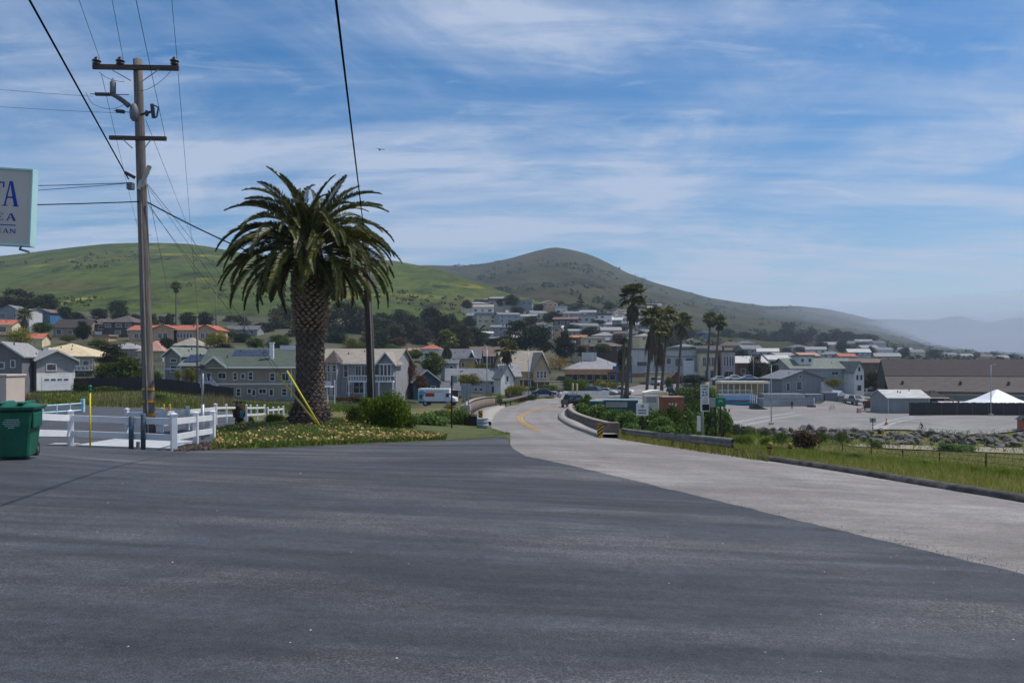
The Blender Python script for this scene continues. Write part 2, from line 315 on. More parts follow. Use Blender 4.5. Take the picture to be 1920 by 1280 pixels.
# ------------------------------------------------------------------ ground materials
def asphalt_mat(name, c, speck, streak=0.25, warm=None, cracks=0.0, tracks=0.0):
    m = bpy.data.materials.new(name); m.use_nodes = True; nt = m.node_tree; N = nt.nodes; L = nt.links
    bs = N['Principled BSDF']; bs.inputs['Roughness'].default_value = 0.85; bs.inputs['Specular IOR Level'].default_value = 0.3
    t = N.new('ShaderNodeTexCoord')
    def nz(scale, det, st=(1, 1, 1), rot=0.0, rough=0.6, lo=0.3, hi=0.7, a=0.0, b=1.0):
        mp = N.new('ShaderNodeMapping'); mp.inputs['Scale'].default_value = st; mp.inputs['Rotation'].default_value = (0, 0, rot); L.new(t.outputs['Object'], mp.inputs[0])
        n = N.new('ShaderNodeTexNoise'); n.inputs['Scale'].default_value = scale; n.inputs['Detail'].default_value = det; n.inputs['Roughness'].default_value = rough; L.new(mp.outputs[0], n.inputs['Vector'])
        r = N.new('ShaderNodeMapRange'); r.inputs['From Min'].default_value = lo; r.inputs['From Max'].default_value = hi; r.inputs['To Min'].default_value = a; r.inputs['To Max'].default_value = b
        L.new(n.outputs['Fac'], r.inputs['Value']); return r.outputs[0], n
    def mul(a, b):
        q = N.new('ShaderNodeMath'); q.operation = 'MULTIPLY'; L.new(a, q.inputs[0]); L.new(b, q.inputs[1]); return q.outputs[0]
    big, _ = nz(0.16, 5, a=0.80, b=1.22)
    st, _ = nz(1.1, 7, (0.10, 1.5, 1), 0.05, a=1-streak, b=1+streak, lo=0.38, hi=0.62)
    gr, gn = nz(85, 2, a=1-speck, b=1+speck*1.3, lo=0.3, hi=0.72)
    g2, _ = nz(14, 4, a=1-speck*0.35, b=1+speck*0.35)
    k = mul(mul(big, st), mul(gr, g2))
    s5, _ = nz(3.2, 6, (0.05, 1.5, 1), -0.04, a=1-streak*0.9, b=1+streak*0.9, lo=0.40, hi=0.60); ms_, _ = nz(0.12, 3, a=0.0, b=1.0, lo=0.42, hi=0.58); mxs = N.new('ShaderNodeMix'); mxs.data_type = 'FLOAT'; mxs.inputs['A'].default_value = 1.0; L.new(ms_, mxs.inputs['Factor']); L.new(s5, mxs.inputs['B']); k = mul(k, mxs.outputs['Result'])
    m6, _ = nz(2.6, 6, (0.6, 1.0, 1), 0.3, rough=0.7, a=0.86, b=1.16, lo=0.36, hi=0.64); k = mul(k, m6)
    sn, _ = nz(0.55, 3, lo=0.66, hi=0.74, a=1.0, b=0.72); k = mul(k, sn)          # oil and damp stains
    if cracks > 0:
        mp = N.new('ShaderNodeMapping'); mp.inputs['Scale'].default_value = (0.22, 0.22, 1); wn2 = N.new('ShaderNodeTexNoise'); wn2.inputs['Scale'].default_value = 1.3; wn2.inputs['Detail'].default_value = 6; L.new(t.outputs['Object'], wn2.inputs['Vector'])
        va = N.new('ShaderNodeVectorMath'); va.operation = 'MULTIPLY_ADD'; va.inputs[1].default_value = (1.6, 1.6, 0); L.new(wn2.outputs['Color'], va.inputs[0]); L.new(t.outputs['Object'], va.inputs[2]); L.new(va.outputs[0], mp.inputs[0])
        vo = N.new('ShaderNodeTexVoronoi'); vo.feature = 'DISTANCE_TO_EDGE'; L.new(mp.outputs[0], vo.inputs['Vector']); vo.inputs['Scale'].default_value = 1.0
        rr = N.new('ShaderNodeMapRange'); rr.inputs['From Min'].default_value = 0.0; rr.inputs['From Max'].default_value = 0.0035; rr.inputs['To Min'].default_value = 1.0; rr.inputs['To Max'].default_value = 0.0; L.new(vo.outputs['Distance'], rr.inputs['Value'])
        ck, _ = nz(0.10, 3, lo=0.50, hi=0.58); cm = mul(rr.outputs[0], ck); r3 = N.new('ShaderNodeMapRange'); r3.inputs['To Min'].default_value = 1.0; r3.inputs['To Max'].default_value = 1-cracks; L.new(cm, r3.inputs['Value']); k = mul(k, r3.outputs[0])
    if tracks > 0:
        uvn = N.new('ShaderNodeUVMap'); uvn.uv_map = 'across'; sp = N.new('ShaderNodeSeparateXYZ'); L.new(uvn.outputs[0], sp.inputs[0]); s1 = N.new('ShaderNodeMath'); s1.operation = 'MULTIPLY'; s1.inputs[1].default_value = 4*2*math.pi; L.new(sp.outputs[0], s1.inputs[0])
        s2 = N.new('ShaderNodeMath'); s2.operation = 'COSINE'; L.new(s1.outputs[0], s2.inputs[0]); r4 = N.new('ShaderNodeMapRange'); r4.inputs['From Min'].default_value = -1; r4.inputs['To Min'].default_value = 1-tracks; r4.inputs['To Max'].default_value = 1+tracks; L.new(s2.outputs[0], r4.inputs['Value']); k = mul(k, r4.outputs[0])
    # worn pale patches where the binder has gone
    w, _ = nz(0.35, 5, (0.45, 1.2, 1), 0.1, lo=0.47, hi=0.68)
    wg, _ = nz(48, 3, lo=0.44, hi=0.66)
    wm = mul(w, wg)
    mx = N.new('ShaderNodeMix'); mx.data_type = 'RGBA'; mx.inputs['A'].default_value = (*c, 1); mx.inputs['B'].default_value = (*(warm or tuple(q*2.3 for q in c)), 1)
    L.new(wm, mx.inputs['Factor'])
    vm = N.new('ShaderNodeVectorMath'); vm.operation = 'SCALE'; L.new(mx.outputs['Result'], vm.inputs[0]); L.new(k, vm.inputs['Scale'])
    L.new(vm.outputs[0], bs.inputs['Base Color'])
    bp = N.new('ShaderNodeBump'); bp.inputs['Strength'].default_value = 0.35; bp.inputs['Distance'].default_value = 0.006; L.new(gn.outputs['Fac'], bp.inputs['Height']); L.new(bp.outputs[0], bs.inputs['Normal'])
    return m
ASPH = asphalt_mat('dark_asphalt', (0.041, 0.0448, 0.0545), 0.52, 0.19, (0.17, 0.16, 0.145), 0.5)
ASPH2 = asphalt_mat('side_asphalt', (0.052, 0.055, 0.065), 0.25, 0.1)
ROADM = asphalt_mat('old_light_asphalt', (0.170, 0.156, 0.146), 0.48, 0.11, (0.30, 0.29, 0.28), 0.35, 0.05)
LOTM = asphalt_mat('car_park_asphalt', (0.180, 0.168, 0.162), 0.15, 0.16, (0.25, 0.235, 0.22))
GRASSG = M('meadow_ground', (0.085, 0.090, 0.022), 0.2, 0.35, 0.95, col2=(0.15, 0.125, 0.042), fine=0.25, stretch=(1, 0.6, 1))
TOWNG = M('town_ground', (0.040, 0.052, 0.018), 0.3, 0.05, 0.95, col2=(0.090, 0.080, 0.045))
SAND = M('sandy_path', (0.25, 0.215, 0.165), 0.15, 0.8, 0.95)
LAWN = M('lawn_ground', (0.052, 0.072, 0.016), 0.2, 0.7, 0.95, col2=(0.085, 0.095, 0.024), fine=0.35)
YELLOW = M('yellow_road_paint', (0.42, 0.24, 0.06), 0.3, 2.0, 0.8, fine=0.35)
PAINT = M('white_road_paint', (0.55, 0.55, 0.56), 0.2, 2.0, 0.8, fine=0.2)

# ------------------------------------------------------------------ ground sheet
rows = np.exp(np.linspace(math.log(0.6), math.log(470), 300)); cols = np.linspace(-1100, 3000, 330)
D = rows[:, None]*np.ones((1, len(cols))); P = gpt(np.broadcast_to(cols[None, :], D.shape), D)
P[..., 2] -= np.clip(D*0.0012, 0.012, 0.16)
inv = (P[..., 1] > 14)
gm = fast_mesh('ground', P.reshape(-1, 3), grid_faces(*D.shape), [GRASSG, TOWNG], midx=(np.repeat(rows[:-1], len(cols)-1) > 115).astype(int), smooth=True)
tag(link('ground', gm), kind='structure')
# the ground behind the camera, so that the sheet does not stop at the photographer's feet
gb = MB(); gb.add([(-60, 1.0, -0.035+0.044*60), (60, 1.0, -0.035-0.044*60), (60, -80, 2.8-0.044*60), (-60, -80, 2.8+0.044*60)], [(0, 1, 2, 3)])
tag(gb.build('ground', ASPH), kind='structure')

# ------------------------------------------------------------------ roads and lots
FAR_EDGE = [(-1100, 866), (-400, 862), (0, 851), (330, 846.5), (420, 843.5), (500, 840.5), (560, 838), (700, 831), (820, 826.5), (900, 821.5), (936, 818.5), (948, 819.5), (954, 825), (956, 832), (962, 841), (985, 855),
            (1020, 862.5), (1100, 880), (1240, 914), (1500, 977), (1920, 1077), (2500, 1215), (3000, 1330)]
xs = np.unique(np.concatenate([np.linspace(-1100, 900, 180), np.linspace(900, 1000, 60), np.linspace(1000, 3000, 260)]))
ye = lerp_line(FAR_EDGE, xs)+np.array([1.3*mnoise.noise(Vector((x*0.03, 3.3, 0)))+0.9*mnoise.noise(Vector((x*0.17, 1.3, 0))) for x in xs])*np.clip((xs-940)/60, 0.35, 1.0)
df = udepths(xs, ye)
patch_cols('asphalt_lot', xs, np.full(len(xs), 0.62), df, 150, ASPH, 0.010)
xs2 = np.linspace(-1100, 470, 120)
patch_cols('side_street', xs2, udepths(xs2, lerp_line(FAR_EDGE, xs2)-0.5)*0.985, udepths(xs2, np.interp(xs2, [-1100, 60, 170, 323, 383, 470], [752, 756, 762, 765.5, 768.5, 776])), 50, ASPH2, 0.004)
# the road: right-hand and left-hand edges, near to far
R_EDGE = [(3000, 1128), (2400, 1026), (1920, 943), (1700, 905), (1560, 881.5), (1440, 865), (1330, 849), (1230, 834), (1150, 820), (1100, 806), (1065, 794), (1049, 784), (1050, 774), (1060, 766), (1085, 757), (1120, 750), (1170, 745)]
L_EDGE = [(2400, 1270), (1900, 1130), (1500, 1020), (1200, 940), (1050, 900), (960, 862), (940, 840), (938, 822), (934, 812), (921, 804), (921, 793), (927, 782), (938, 771), (952, 762), (990, 750.5), (1030, 745), (1060, 742), (1110, 737.5)]
def wl_pts(pl): return [gp(*q) for q in pl]
# pair the two edges by control parameter so that the cross lines do not tangle
def resample_px(pl, n):
    p = np.array(pl, float); s = np.linspace(0, 1, len(p)); u = np.linspace(0, 1, n); return np.stack([np.interp(u, s, p[:, 0]), np.interp(u, s, p[:, 1])], -1)
def smooth_w(pl, n=160, k=2):
    w = np.array([[q.x, q.y] for q in wl_pts(pl)]); s = np.concatenate([[0], np.cumsum(np.hypot(*np.diff(w, axis=0).T))]); u = np.linspace(0, s[-1], n)
    o = np.stack([np.interp(u, s, w[:, 0]), np.interp(u, s, w[:, 1])], -1)
    for _ in range(k): o[1:-1] = (o[:-2]+2*o[1:-1]+o[2:])/4
    return o
RW = smooth_w(R_EDGE, 200, 6); LW = smooth_w(L_EDGE, 200, 3)
ribbon('road', LW, RW, 14, ROADM, 0.006, 200)
CL = smooth_w([(1009, 808), (997, 802), (986, 796.5), (976, 789), (974, 783), (980, 777.5), (990, 772.5), (1016, 766.2), (1035, 763), (1053, 759.5)], 80, 4)
def offset_line(w, a):
    t = np.gradient(w, axis=0); n = np.stack([-t[:, 1], t[:, 0]], -1); n /= np.linalg.norm(n, axis=1)[:, None]; return w+n*a
for a in (-0.18, 0.05): ribbon('centre_line', offset_line(CL, a), offset_line(CL, a+0.13), 2, YELLOW, 0.022, 80)
# town street beyond the bridge and the beach car park
xs3 = np.linspace(1050, 1330, 60)
patch_cols('street', xs3, udepths(xs3, np.interp(xs3, [1050, 1120, 1200, 1330], [757, 759, 757, 750])), udepths(xs3, np.interp(xs3, [1050, 1150, 1200, 1330], [740, 733, 722, 716])), 20, LOTM, 0.05)
xs4 = np.linspace(1335, 2400, 90)
patch_cols('car_park', xs4, np.interp(xs4, [1335, 1400, 1500, 2400], [117, 112, 108, 107.2]), np.interp(xs4, [1335, 1540, 1600, 1660, 1720, 2400], [166, 170, 215, 215, 160, 165]), 30, LOTM, 0.05)
# sandy path at the foot of the boulder bank
xs5 = np.linspace(1590, 2400, 40)
patch_cols('sandy_path', xs5, udepths(xs5, np.interp(xs5, [1590, 1700, 1800, 1920, 2400], [836.5, 842, 846, 850.5, 855])), udepths(xs5, np.interp(xs5, [1590, 1700, 1920, 2400], [833, 834.5, 840, 846])), 8, SAND, 0.05)
# planting bed and lawn
xs6 = np.linspace(392, 957, 150)
patch_cols('planting_bed', xs6, udepths(xs6, lerp_line(FAR_EDGE, xs6)+0.3), udepths(xs6, np.interp(xs6, [392, 400, 460, 560, 760, 870, 925, 957], [838, 806, 790, 783, 783, 790, 803, 815])), 30, LAWN, 0.02, 0.12)
# verge berm: the dark broken kerb along the right-hand edge of the road
BERM = M('asphalt_kerb', (0.075, 0.07, 0.064), 0.4, 3.0, 0.95, bump=0.6, fine=0.3)
i0 = 2; seg = [k for k in range(len(RW)) if True]
pxr = CX+F*RW[:, 0]/RW[:, 1]; sel = (pxr > 1395)
BW = RW[sel]; prof = [(0.02, -0.02), (-0.03, 0.11), (-0.14, 0.15), (-0.27, 0.13), (-0.34, -0.02)]
BWd = np.stack([np.interp(np.linspace(0, len(BW)-1, 260), np.arange(len(BW)), BW[:, j]) for j in (0, 1)], -1); V = []
Nn = np.gradient(BWd, axis=0); Nn = np.stack([-Nn[:, 1], Nn[:, 0]], -1); Nn /= np.linalg.norm(Nn, axis=1)[:, None]
for i, (w, nn) in enumerate(zip(BWd, Nn)):
    for a, h in prof:
        j = 0.05*mnoise.noise(Vector((i*0.35, a*7, 0)))
        q = w+nn*(a-0.02+j*0.6); V.append((q[0], q[1], gz(q[0], q[1])+h*(1+2.2*j)))
tag(link('kerb', fast_mesh('kerb', V, grid_faces(len(BWd), len(prof)), BERM, smooth=False)), kind='structure')
# sidewalk with kerb on the bridge side
SWM = M('sidewalk_concrete', (0.30, 0.275, 0.25), 0.12, 0.8, 0.9, fine=0.12)
KERBM = M('kerb_concrete', (0.24, 0.22, 0.20), 0.2, 2, 0.9, fine=0.15)
SI = smooth_w([(1122, 820), (1100, 811), (1065, 798), (1047, 786.5), (1048, 777), (1056, 769), (1066, 764)], 60, 4)
SO = smooth_w([(1160, 822), (1132, 812), (1100, 802), (1074, 791), (1066, 783), (1066, 775), (1070, 768)], 60, 4)
def raised(name, inner, outer, h, mats):
    A = np.array(inner); B = np.array(outer); V = []; n = len(A)
    for a, b in zip(A, B):
        za = gz(*a); zb = gz(*b); V += [(a[0], a[1], za-0.1), (a[0]+0.0, a[1], za+h), (b[0], b[1], max(za, zb)+h+0.01), (b[0], b[1], zb-0.1)]
    V = np.array(V); Fs = grid_faces(n, 4); mi = np.tile([0, 1, 0], n-1)
    o = link(name, fast_mesh(name, V, Fs, mats, midx=mi)); tag(o, kind='structure'); return o
raised('sidewalk', SI, SO, 0.17, [KERBM, SWM])
SI2 = smooth_w([(921, 795), (926, 783), (937, 771.5), (948, 764)], 40, 3); SO2 = smooth_w([(884, 784), (892, 775), (908, 768), (930, 763)], 40, 3)
raised('sidewalk', SI2, SO2, 0.15, [KERBM, SWM])

# ------------------------------------------------------------------ hills
def hill_mat(name, g1, g2, br, dark, yel=0.0, sc=0.010):
    m = bpy.data.materials.new(name); m.use_nodes = True; nt = m.node_tree; N = nt.nodes; L = nt.links
    bs = N['Principled BSDF']; bs.inputs['Roughness'].default_value = 1.0; bs.inputs['Specular IOR Level'].default_value = 0.05
    t = N.new('ShaderNodeTexCoord')
    def nz(scale, lo, hi, det=6, st=(1, 1, 1), off=(0, 0, 0), ro=0.62):
        mp = N.new('ShaderNodeMapping'); mp.inputs['Scale'].default_value = st; mp.inputs['Location'].default_value = off; L.new(t.outputs['Object'], mp.inputs[0])
        n = N.new('ShaderNodeTexNoise'); n.inputs['Scale'].default_value = scale; n.inputs['Detail'].default_value = det; n.inputs['Roughness'].default_value = ro; L.new(mp.outputs[0], n.inputs['Vector'])
        r = N.new('ShaderNodeMapRange'); r.inputs['From Min'].default_value = lo; r.inputs['From Max'].default_value = hi; L.new(n.outputs['Fac'], r.inputs['Value']); return r.outputs[0]
    def mix(a, b, f):
        mx = N.new('ShaderNodeMix'); mx.data_type = 'RGBA'; L.new(f, mx.inputs['Factor'])
        for s, v in (('A', a), ('B', b)):
            if isinstance(v, tuple): mx.inputs[s].default_value = (*v, 1)
            else: L.new(v, mx.inputs[s])
        return mx.outputs['Result']
    c = mix(g1, g2, nz(sc, 0.35, 0.65)); c = mix(c, br, nz(sc*0.8, 0.50, 0.72, off=(310, 40, 0)))
    c = mix(c, dark, nz(sc*2.2, 0.52, 0.62, 10, (1, 0.6, 1), (90, 700, 0), 0.74))
    c = mix(c, dark, nz(sc*11, 0.58, 0.66, 5, (1, 0.5, 1), (9, 70, 0), 0.66))
    if yel > 0:
        f = nz(sc*2.2, 0.64-yel, 0.72-yel*0.5, 7, (0.8, 0.35, 3.0), (500, 20, 7), 0.7); c = mix(c, (0.24, 0.20, 0.02), f)
    f1 = nz(sc*9, 0.3, 0.7, 8, (1, 0.45, 1), (33, 5, 0), 0.7); r = N.new('ShaderNodeMapRange'); r.inputs['To Min'].default_value = 0.62; r.inputs['To Max'].default_value = 1.38; L.new(f1, r.inputs['Value'])
    vm = N.new('ShaderNodeVectorMath'); vm.operation = 'SCALE'; L.new(c, vm.inputs[0]); L.new(r.outputs[0], vm.inputs['Scale']); c = vm.outputs[0]
    bp = N.new('ShaderNodeBump'); bp.inputs['Strength'].default_value = 1.0; bp.inputs['Distance'].default_value = 9.0; L.new(nz(sc*1.6, 0.0, 1.0, 8, (1, 0.5, 1), (7, 3, 1), 0.55), bp.inputs['Height']); L.new(bp.outputs[0], bs.inputs['Normal'])
    L.new(c, bs.inputs['Base Color']); return m
# scrub clumps on the slopes
HILL1 = hill_mat('green_hill', (0.040, 0.066, 0.012), (0.078, 0.100, 0.020), (0.078, 0.069, 0.024), (0.022, 0.034, 0.011), 0.06)
HILL2 = hill_mat('brown_hill', (0.030, 0.035, 0.012), (0.052, 0.050, 0.018), (0.055, 0.038, 0.020), (0.013, 0.015, 0.007), 0.0, 0.006)
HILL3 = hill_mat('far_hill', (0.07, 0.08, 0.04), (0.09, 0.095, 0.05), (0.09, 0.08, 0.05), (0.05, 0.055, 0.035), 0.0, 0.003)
def hill(name, cols, foot_d, crest_d, foot_py, crest_py, mat, amp, back=1.35, rows=70, seed=0.0, pw=1.0):
    T = np.concatenate([np.linspace(0, 1, rows), np.linspace(1, back, 9)[1:]]); V = []
    for t in T:
        for i, px in enumerate(cols):
            fd, cd = foot_d[i], crest_d[i]
            d = fd*(cd/fd)**t
            if t <= 1:
                base = foot_py[i]+(crest_py[i]-foot_py[i])*t**pw
                env = math.sin(math.pi*min(1, t*1.02))**0.7 if t < 0.98 else 0
                x = (px-CX)/F*d
                r = mnoise.fractal(Vector((x*0.0052, d*0.0035, seed)), 1.0, 2.1, 5)
                g = 1-abs(mnoise.noise(Vector((x*0.0085+0.4*r, d*0.0016, seed+5))))*2
                f3 = mnoise.fractal(Vector((x*0.022, d*0.013, seed+3)), 1.0, 2.0, 4)
                py = base-(r*0.8+g*0.5+f3*0.16)*amp*env+0.35*mnoise.noise(Vector((px*0.11, t*40, seed)))
            else: py = crest_py[i]+(t-1)*(HY-crest_py[i])*2.2
            V.append(((px-CX)/F*d, d, EYE-(py-HY)*d/F))
    o = link(name, fast_mesh(name, np.array(V), grid_faces(len(T), len(cols)), mat, smooth=True)); return tag(o, kind='structure')
hc = np.linspace(-900, 1500, 300)
cr1 = np.interp(hc, [-900, -500, -200, 0, 60, 100, 150, 200, 240, 270, 310, 350, 390, 420, 470, 540, 640, 700, 740, 800, 850, 900, 950, 1000, 1060, 1150, 1300, 1500], [560, 520, 490, 480, 473, 468, 462, 457, 455.5, 455, 455.5, 457, 462, 468, 477, 483, 484, 486, 489, 500, 513, 531, 549, 562, 576, 600, 640, 665])
hill('green_hill', hc, np.full(len(hc), 430.0), np.interp(hc, [0, 600, 1000, 1500], [950, 900, 680, 600]), G(hc, np.full(len(hc), 430.0))+1.0, cr1, HILL1, 15, seed=2.0)
hc2 = np.linspace(500, 2600, 260)
cr2 = np.interp(hc2, [500, 700, 800, 860, 900, 930, 960, 985, 1003, 1020, 1033, 1045, 1060, 1080, 1100, 1120, 1150, 1180, 1230, 1290, 1330, 1380, 1440, 1470, 1500, 1550, 1600, 1640, 1700, 1760, 1850, 2000, 2600], [520, 500, 497, 498.5, 495, 490, 483.5, 476, 471, 467, 464.5, 464, 466, 470, 475.5, 483, 498, 513, 530.5, 547, 558, 566, 574, 573.5, 574, 579, 590, 599, 622, 645, 662, 668, 672])
fp2 = np.maximum(G(hc2, np.full(len(hc2), 430.0))+1.5, 600)
hill('cone_hill', hc2, np.full(len(hc2), 432.0), np.interp(hc2, [1000, 1250, 1640, 2000], [1700, 1900, 3200, 3400]), fp2, cr2, HILL2, 13, seed=9.0)
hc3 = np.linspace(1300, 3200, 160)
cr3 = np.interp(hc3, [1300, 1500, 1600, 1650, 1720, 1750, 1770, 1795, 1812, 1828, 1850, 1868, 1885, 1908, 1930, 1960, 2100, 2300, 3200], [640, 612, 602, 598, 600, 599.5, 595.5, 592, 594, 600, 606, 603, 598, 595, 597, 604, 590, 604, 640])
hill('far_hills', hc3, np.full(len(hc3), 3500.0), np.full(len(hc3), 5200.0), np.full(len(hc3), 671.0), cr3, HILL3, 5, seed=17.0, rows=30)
# plain beyond the town on the right
pl = MB(); pl.add([(at(1200, 684, 430)), at(3200, 694, 430), at(3200, 676, 3600), at(1200, 676, 3600)], [(0, 1, 2, 3)])
tag(pl.build('plain', TOWNG), kind='structure')
# haze: one even body of pale air round camera and scene
hz = MB(); hz.box(-14000, 14000, -300, 8500, -13.0, 330)
hm = bpy.data.materials.new('haze_air'); hm.use_nodes = True; hn = hm.node_tree.nodes; hn.clear()
hv = hn.new('ShaderNodeVolumePrincipled'); hv.inputs['Color'].default_value = (0.66, 0.80, 1.0, 1); hv.inputs['Density'].default_value = 0.00017; hv.inputs['Anisotropy'].default_value = 0.2
ho = hn.new('ShaderNodeOutputMaterial'); hm.node_tree.links.new(hv.outputs[0], ho.inputs['Volume'])
tag(hz.build('haze', hm), kind='stuff')

# low sea fog lying over the coast to the right: three nested soft bodies
for k_, (sc_, dn_) in enumerate(((1.30, 0.00034), (1.0, 0.00050), (0.7, 0.00085))):
    bm = bmesh.new(); bmesh.ops.create_uvsphere(bm, u_segments=40, v_segments=20, radius=1.0)
    for v in bm.verts: v.co = Vector((1600+v.co.x*1150*sc_, 2300+v.co.y*1300*sc_, -11+max(0.0, v.co.z)*150*sc_))
    fm_ = bpy.data.meshes.new('fog_bank'); bm.to_mesh(fm_); bm.free(); fmm = bpy.data.materials.new('sea_fog'); fmm.use_nodes = True; fn_ = fmm.node_tree.nodes; fn_.clear()
    fv = fn_.new('ShaderNodeVolumePrincipled'); fv.inputs['Color'].default_value = (0.78, 0.86, 1.0, 1); fv.inputs['Density'].default_value = dn_; fo = fn_.new('ShaderNodeOutputMaterial'); fmm.node_tree.links.new(fv.outputs[0], fo.inputs['Volume']); fm_.materials.append(fmm)
    tag(link('fog_bank', fm_), kind='stuff')
# ------------------------------------------------------------------ vegetation
def leaf_mesh(name, blobs, n, size, mat, seed, shell=0.45, aspect=0.55, core=None, upbias=0.0):
    """leaf-sized faces spread through overlapping ellipsoids (cx,cy,cz,rx,ry,rz)"""
    r = np.random.default_rng(seed); B = np.array(blobs, float); vol = B[:, 3]*B[:, 4]*B[:, 5]; pr = vol**0.75; pr /= pr.sum()
    k = r.choice(len(B), n, p=pr); dirs = r.normal(size=(n, 3)); dirs /= np.linalg.norm(dirs, axis=1)[:, None]
    rad = r.random(n)**shell; lump = 0.82+0.36*r.random(n)
    C = B[k, :3]+dirs*B[k, 3:]*(rad*lump)[:, None]
    nrm = dirs*0.9+r.normal(size=(n, 3))*0.75; nrm[:, 2] += upbias; nrm /= np.linalg.norm(nrm, axis=1)[:, None]
    a = np.cross(nrm, r.normal(size=(n, 3))); a /= np.linalg.norm(a, axis=1)[:, None]; b = np.cross(nrm, a)
    s = size*(0.6+0.8*r.random(n))[:, None]; A = a*s; Bv = b*s*aspect
    V = np.stack([C-A, C-Bv+nrm*s*0.15, C+A, C+Bv+nrm*s*0.15], 1).reshape(-1, 3)
    Fc = np.arange(4*n).reshape(-1, 4)
    return fast_mesh(name, V, Fc, mat)
def clump_blobs(seed, h, w, n, z0=0.15, cone=0.0, flat=1.0, br=0.34):
    r = random.Random(seed); out = []
    for i in range(n):
        t = r.random(); z = h*(z0+(1-z0)*t*0.88); env = math.sqrt(max(0.02, 1-(2*t-0.9)**2*0.75)) if cone == 0 else (1-t)*cone+0.08
        rr = w/2*env*math.sqrt(r.random())*0.72; th = r.random()*6.283; q = w*br*(0.6+0.6*r.random())*(env*0.7+0.3)
        out.append((rr*math.cos(th), rr*math.sin(th), z, q, q, q*flat*0.8))
    return out
BARK = M('bark', (0.075, 0.058, 0.045), 0.35, 6, 0.95, bump=0.5, stretch=(1, 1, 0.3))
L_GREEN = LEAF('leaf_green', (0.026, 0.050, 0.009), (0.100, 0.145, 0.024))
L_DARK = LEAF('leaf_dark', (0.009, 0.016, 0.007), (0.040, 0.054, 0.019), 0.10)
L_EUC = LEAF('leaf_eucalypt', (0.018, 0.024, 0.010), (0.075, 0.072, 0.032), 0.12)
L_YEL = LEAF('leaf_yellowgreen', (0.052, 0.070, 0.008), (0.19, 0.18, 0.022))
L_RED = LEAF('leaf_reddish', (0.035, 0.025, 0.014), (0.10, 0.055, 0.028), 0.2)
L_BRIGHT = LEAF('leaf_bright', (0.045, 0.085, 0.010), (0.17, 0.235, 0.028), 0.3)
L_ORANGE = LEAF('leaf_orange', (0.07, 0.055, 0.010), (0.26, 0.15, 0.02))
L_PALM = LEAF('fan_leaf', (0.042, 0.058, 0.014), (0.155, 0.165, 0.055), 0.18, c3=(0.22, 0.19, 0.09), p3=0.82)
L_DEAD = LEAF('dead_leaf', (0.075, 0.058, 0.035), (0.14, 0.105, 0.065), 0.1)
# unit-height tree templates (height 1, width w): (crown mesh, trunk mesh)
def trunk_mesh(name, h, r0, seed, forks=4, spread=0.25):
    r = random.Random(seed); b = MB(); pts = [(0, 0, -0.04)]; x = y = 0
    for i in range(1, 5):
        x += r.uniform(-.02, .02); y += r.uniform(-.02, .02); pts.append((x, y, h*i/4))
    b.tube(pts, [r0*(1.25-0.16*i) for i in range(5)], 7)
    for k in range(forks):
        th = r.random()*6.28; s = pts[2+k % 3]; L = spread*(0.6+0.6*r.random())
        e = (s[0]+math.cos(th)*L, s[1]+math.sin(th)*L, s[2]+0.12+0.2*r.random()); mid = ((s[0]+e[0])/2, (s[1]+e[1])/2, (s[2]+e[2])/2+0.03)
        b.tube([s, mid, e], [r0*0.55, r0*0.4, r0*0.2], 5)
    return b.mesh(name, BARK, True)
TT = {}
def template(key, mat, w, nblob, n, size, z0, cone=0, flat=1.0, th=0.55, variants=2, shell=0.4, br=0.34, sq=None):
    for v in range(variants):
        sd = hash((key, v)) % 9973 if False else sum(map(ord, key))*13+v*101
        bl = clump_blobs(sd, 1.0, w, nblob, z0, cone, flat, br)
        TT[(key, v)] = (leaf_mesh('crown', bl, n, size, mat, sd+1, shell), trunk_mesh('trunk', th, 0.03, sd+2))
    TT[(key, 'n')] = variants
template('round', L_GREEN, 1.0, 44, 4600, 0.030, 0.10, variants=3, br=0.22)
template('bright', L_BRIGHT, 1.2, 22, 4200, 0.034, 0.08, variants=2)
template('dark', L_DARK, 1.1, 46, 4800, 0.030, 0.08, variants=3, br=0.22)
template('cypress', L_DARK, 1.55, 40, 6500, 0.026, 0.24, flat=0.5, th=0.8, variants=2, br=0.19)
template('euc', L_EUC, 1.05, 30, 4600, 0.030, 0.08, variants=3, br=0.19)
template('yellow', L_YEL, 1.4, 36, 3800, 0.032, 0.08, variants=2, br=0.22)
template('red', L_RED, 1.1, 36, 3600, 0.032, 0.08, variants=2, br=0.22)
template('orange', L_ORANGE, 1.5, 16, 2000, 0.03, 0.1, variants=1)
template('conifer', L_DARK, 0.8, 26, 2600, 0.024, 0.08, cone=1.0, flat=0.4, th=0.9, variants=1, br=0.2)
template('column', L_YEL, 0.45, 16, 1500, 0.026, 0.05, variants=1, br=0.4)
SHR = {}
def shrub_template(key, mat, n, size, w=1.6, variants=2, nb=20):
    for v in range(variants):
        sd = sum(map(ord, key))*7+v*31; bl = clump_blobs(sd, 1.0, w, nb, 0.05, br=0.26)
        bl = [(a, b, max(c*0.9, 0.12), d, e, f) for a, b, c, d, e, f in bl]
        st = MB(); r = random.Random(sd)
        for i in range(6):
            th = r.random()*6.28; st.tube([(0, 0, -0.03), (0.2*math.cos(th), 0.2*math.sin(th), 0.35), (0.45*math.cos(th), 0.45*math.sin(th), 0.7)], [0.03, 0.02, 0.008], 5)
        SHR[(key, v)] = (leaf_mesh('foliage', bl, n, size, mat, sd+3, 0.35), st.mesh('stem', BARK))
    SHR[(key, 'n')] = variants
shrub_template('green', L_GREEN, 2600, 0.045); shrub_template('bright', L_BRIGHT, 4200, 0.04); shrub_template('dark', L_DARK, 2400, 0.045)
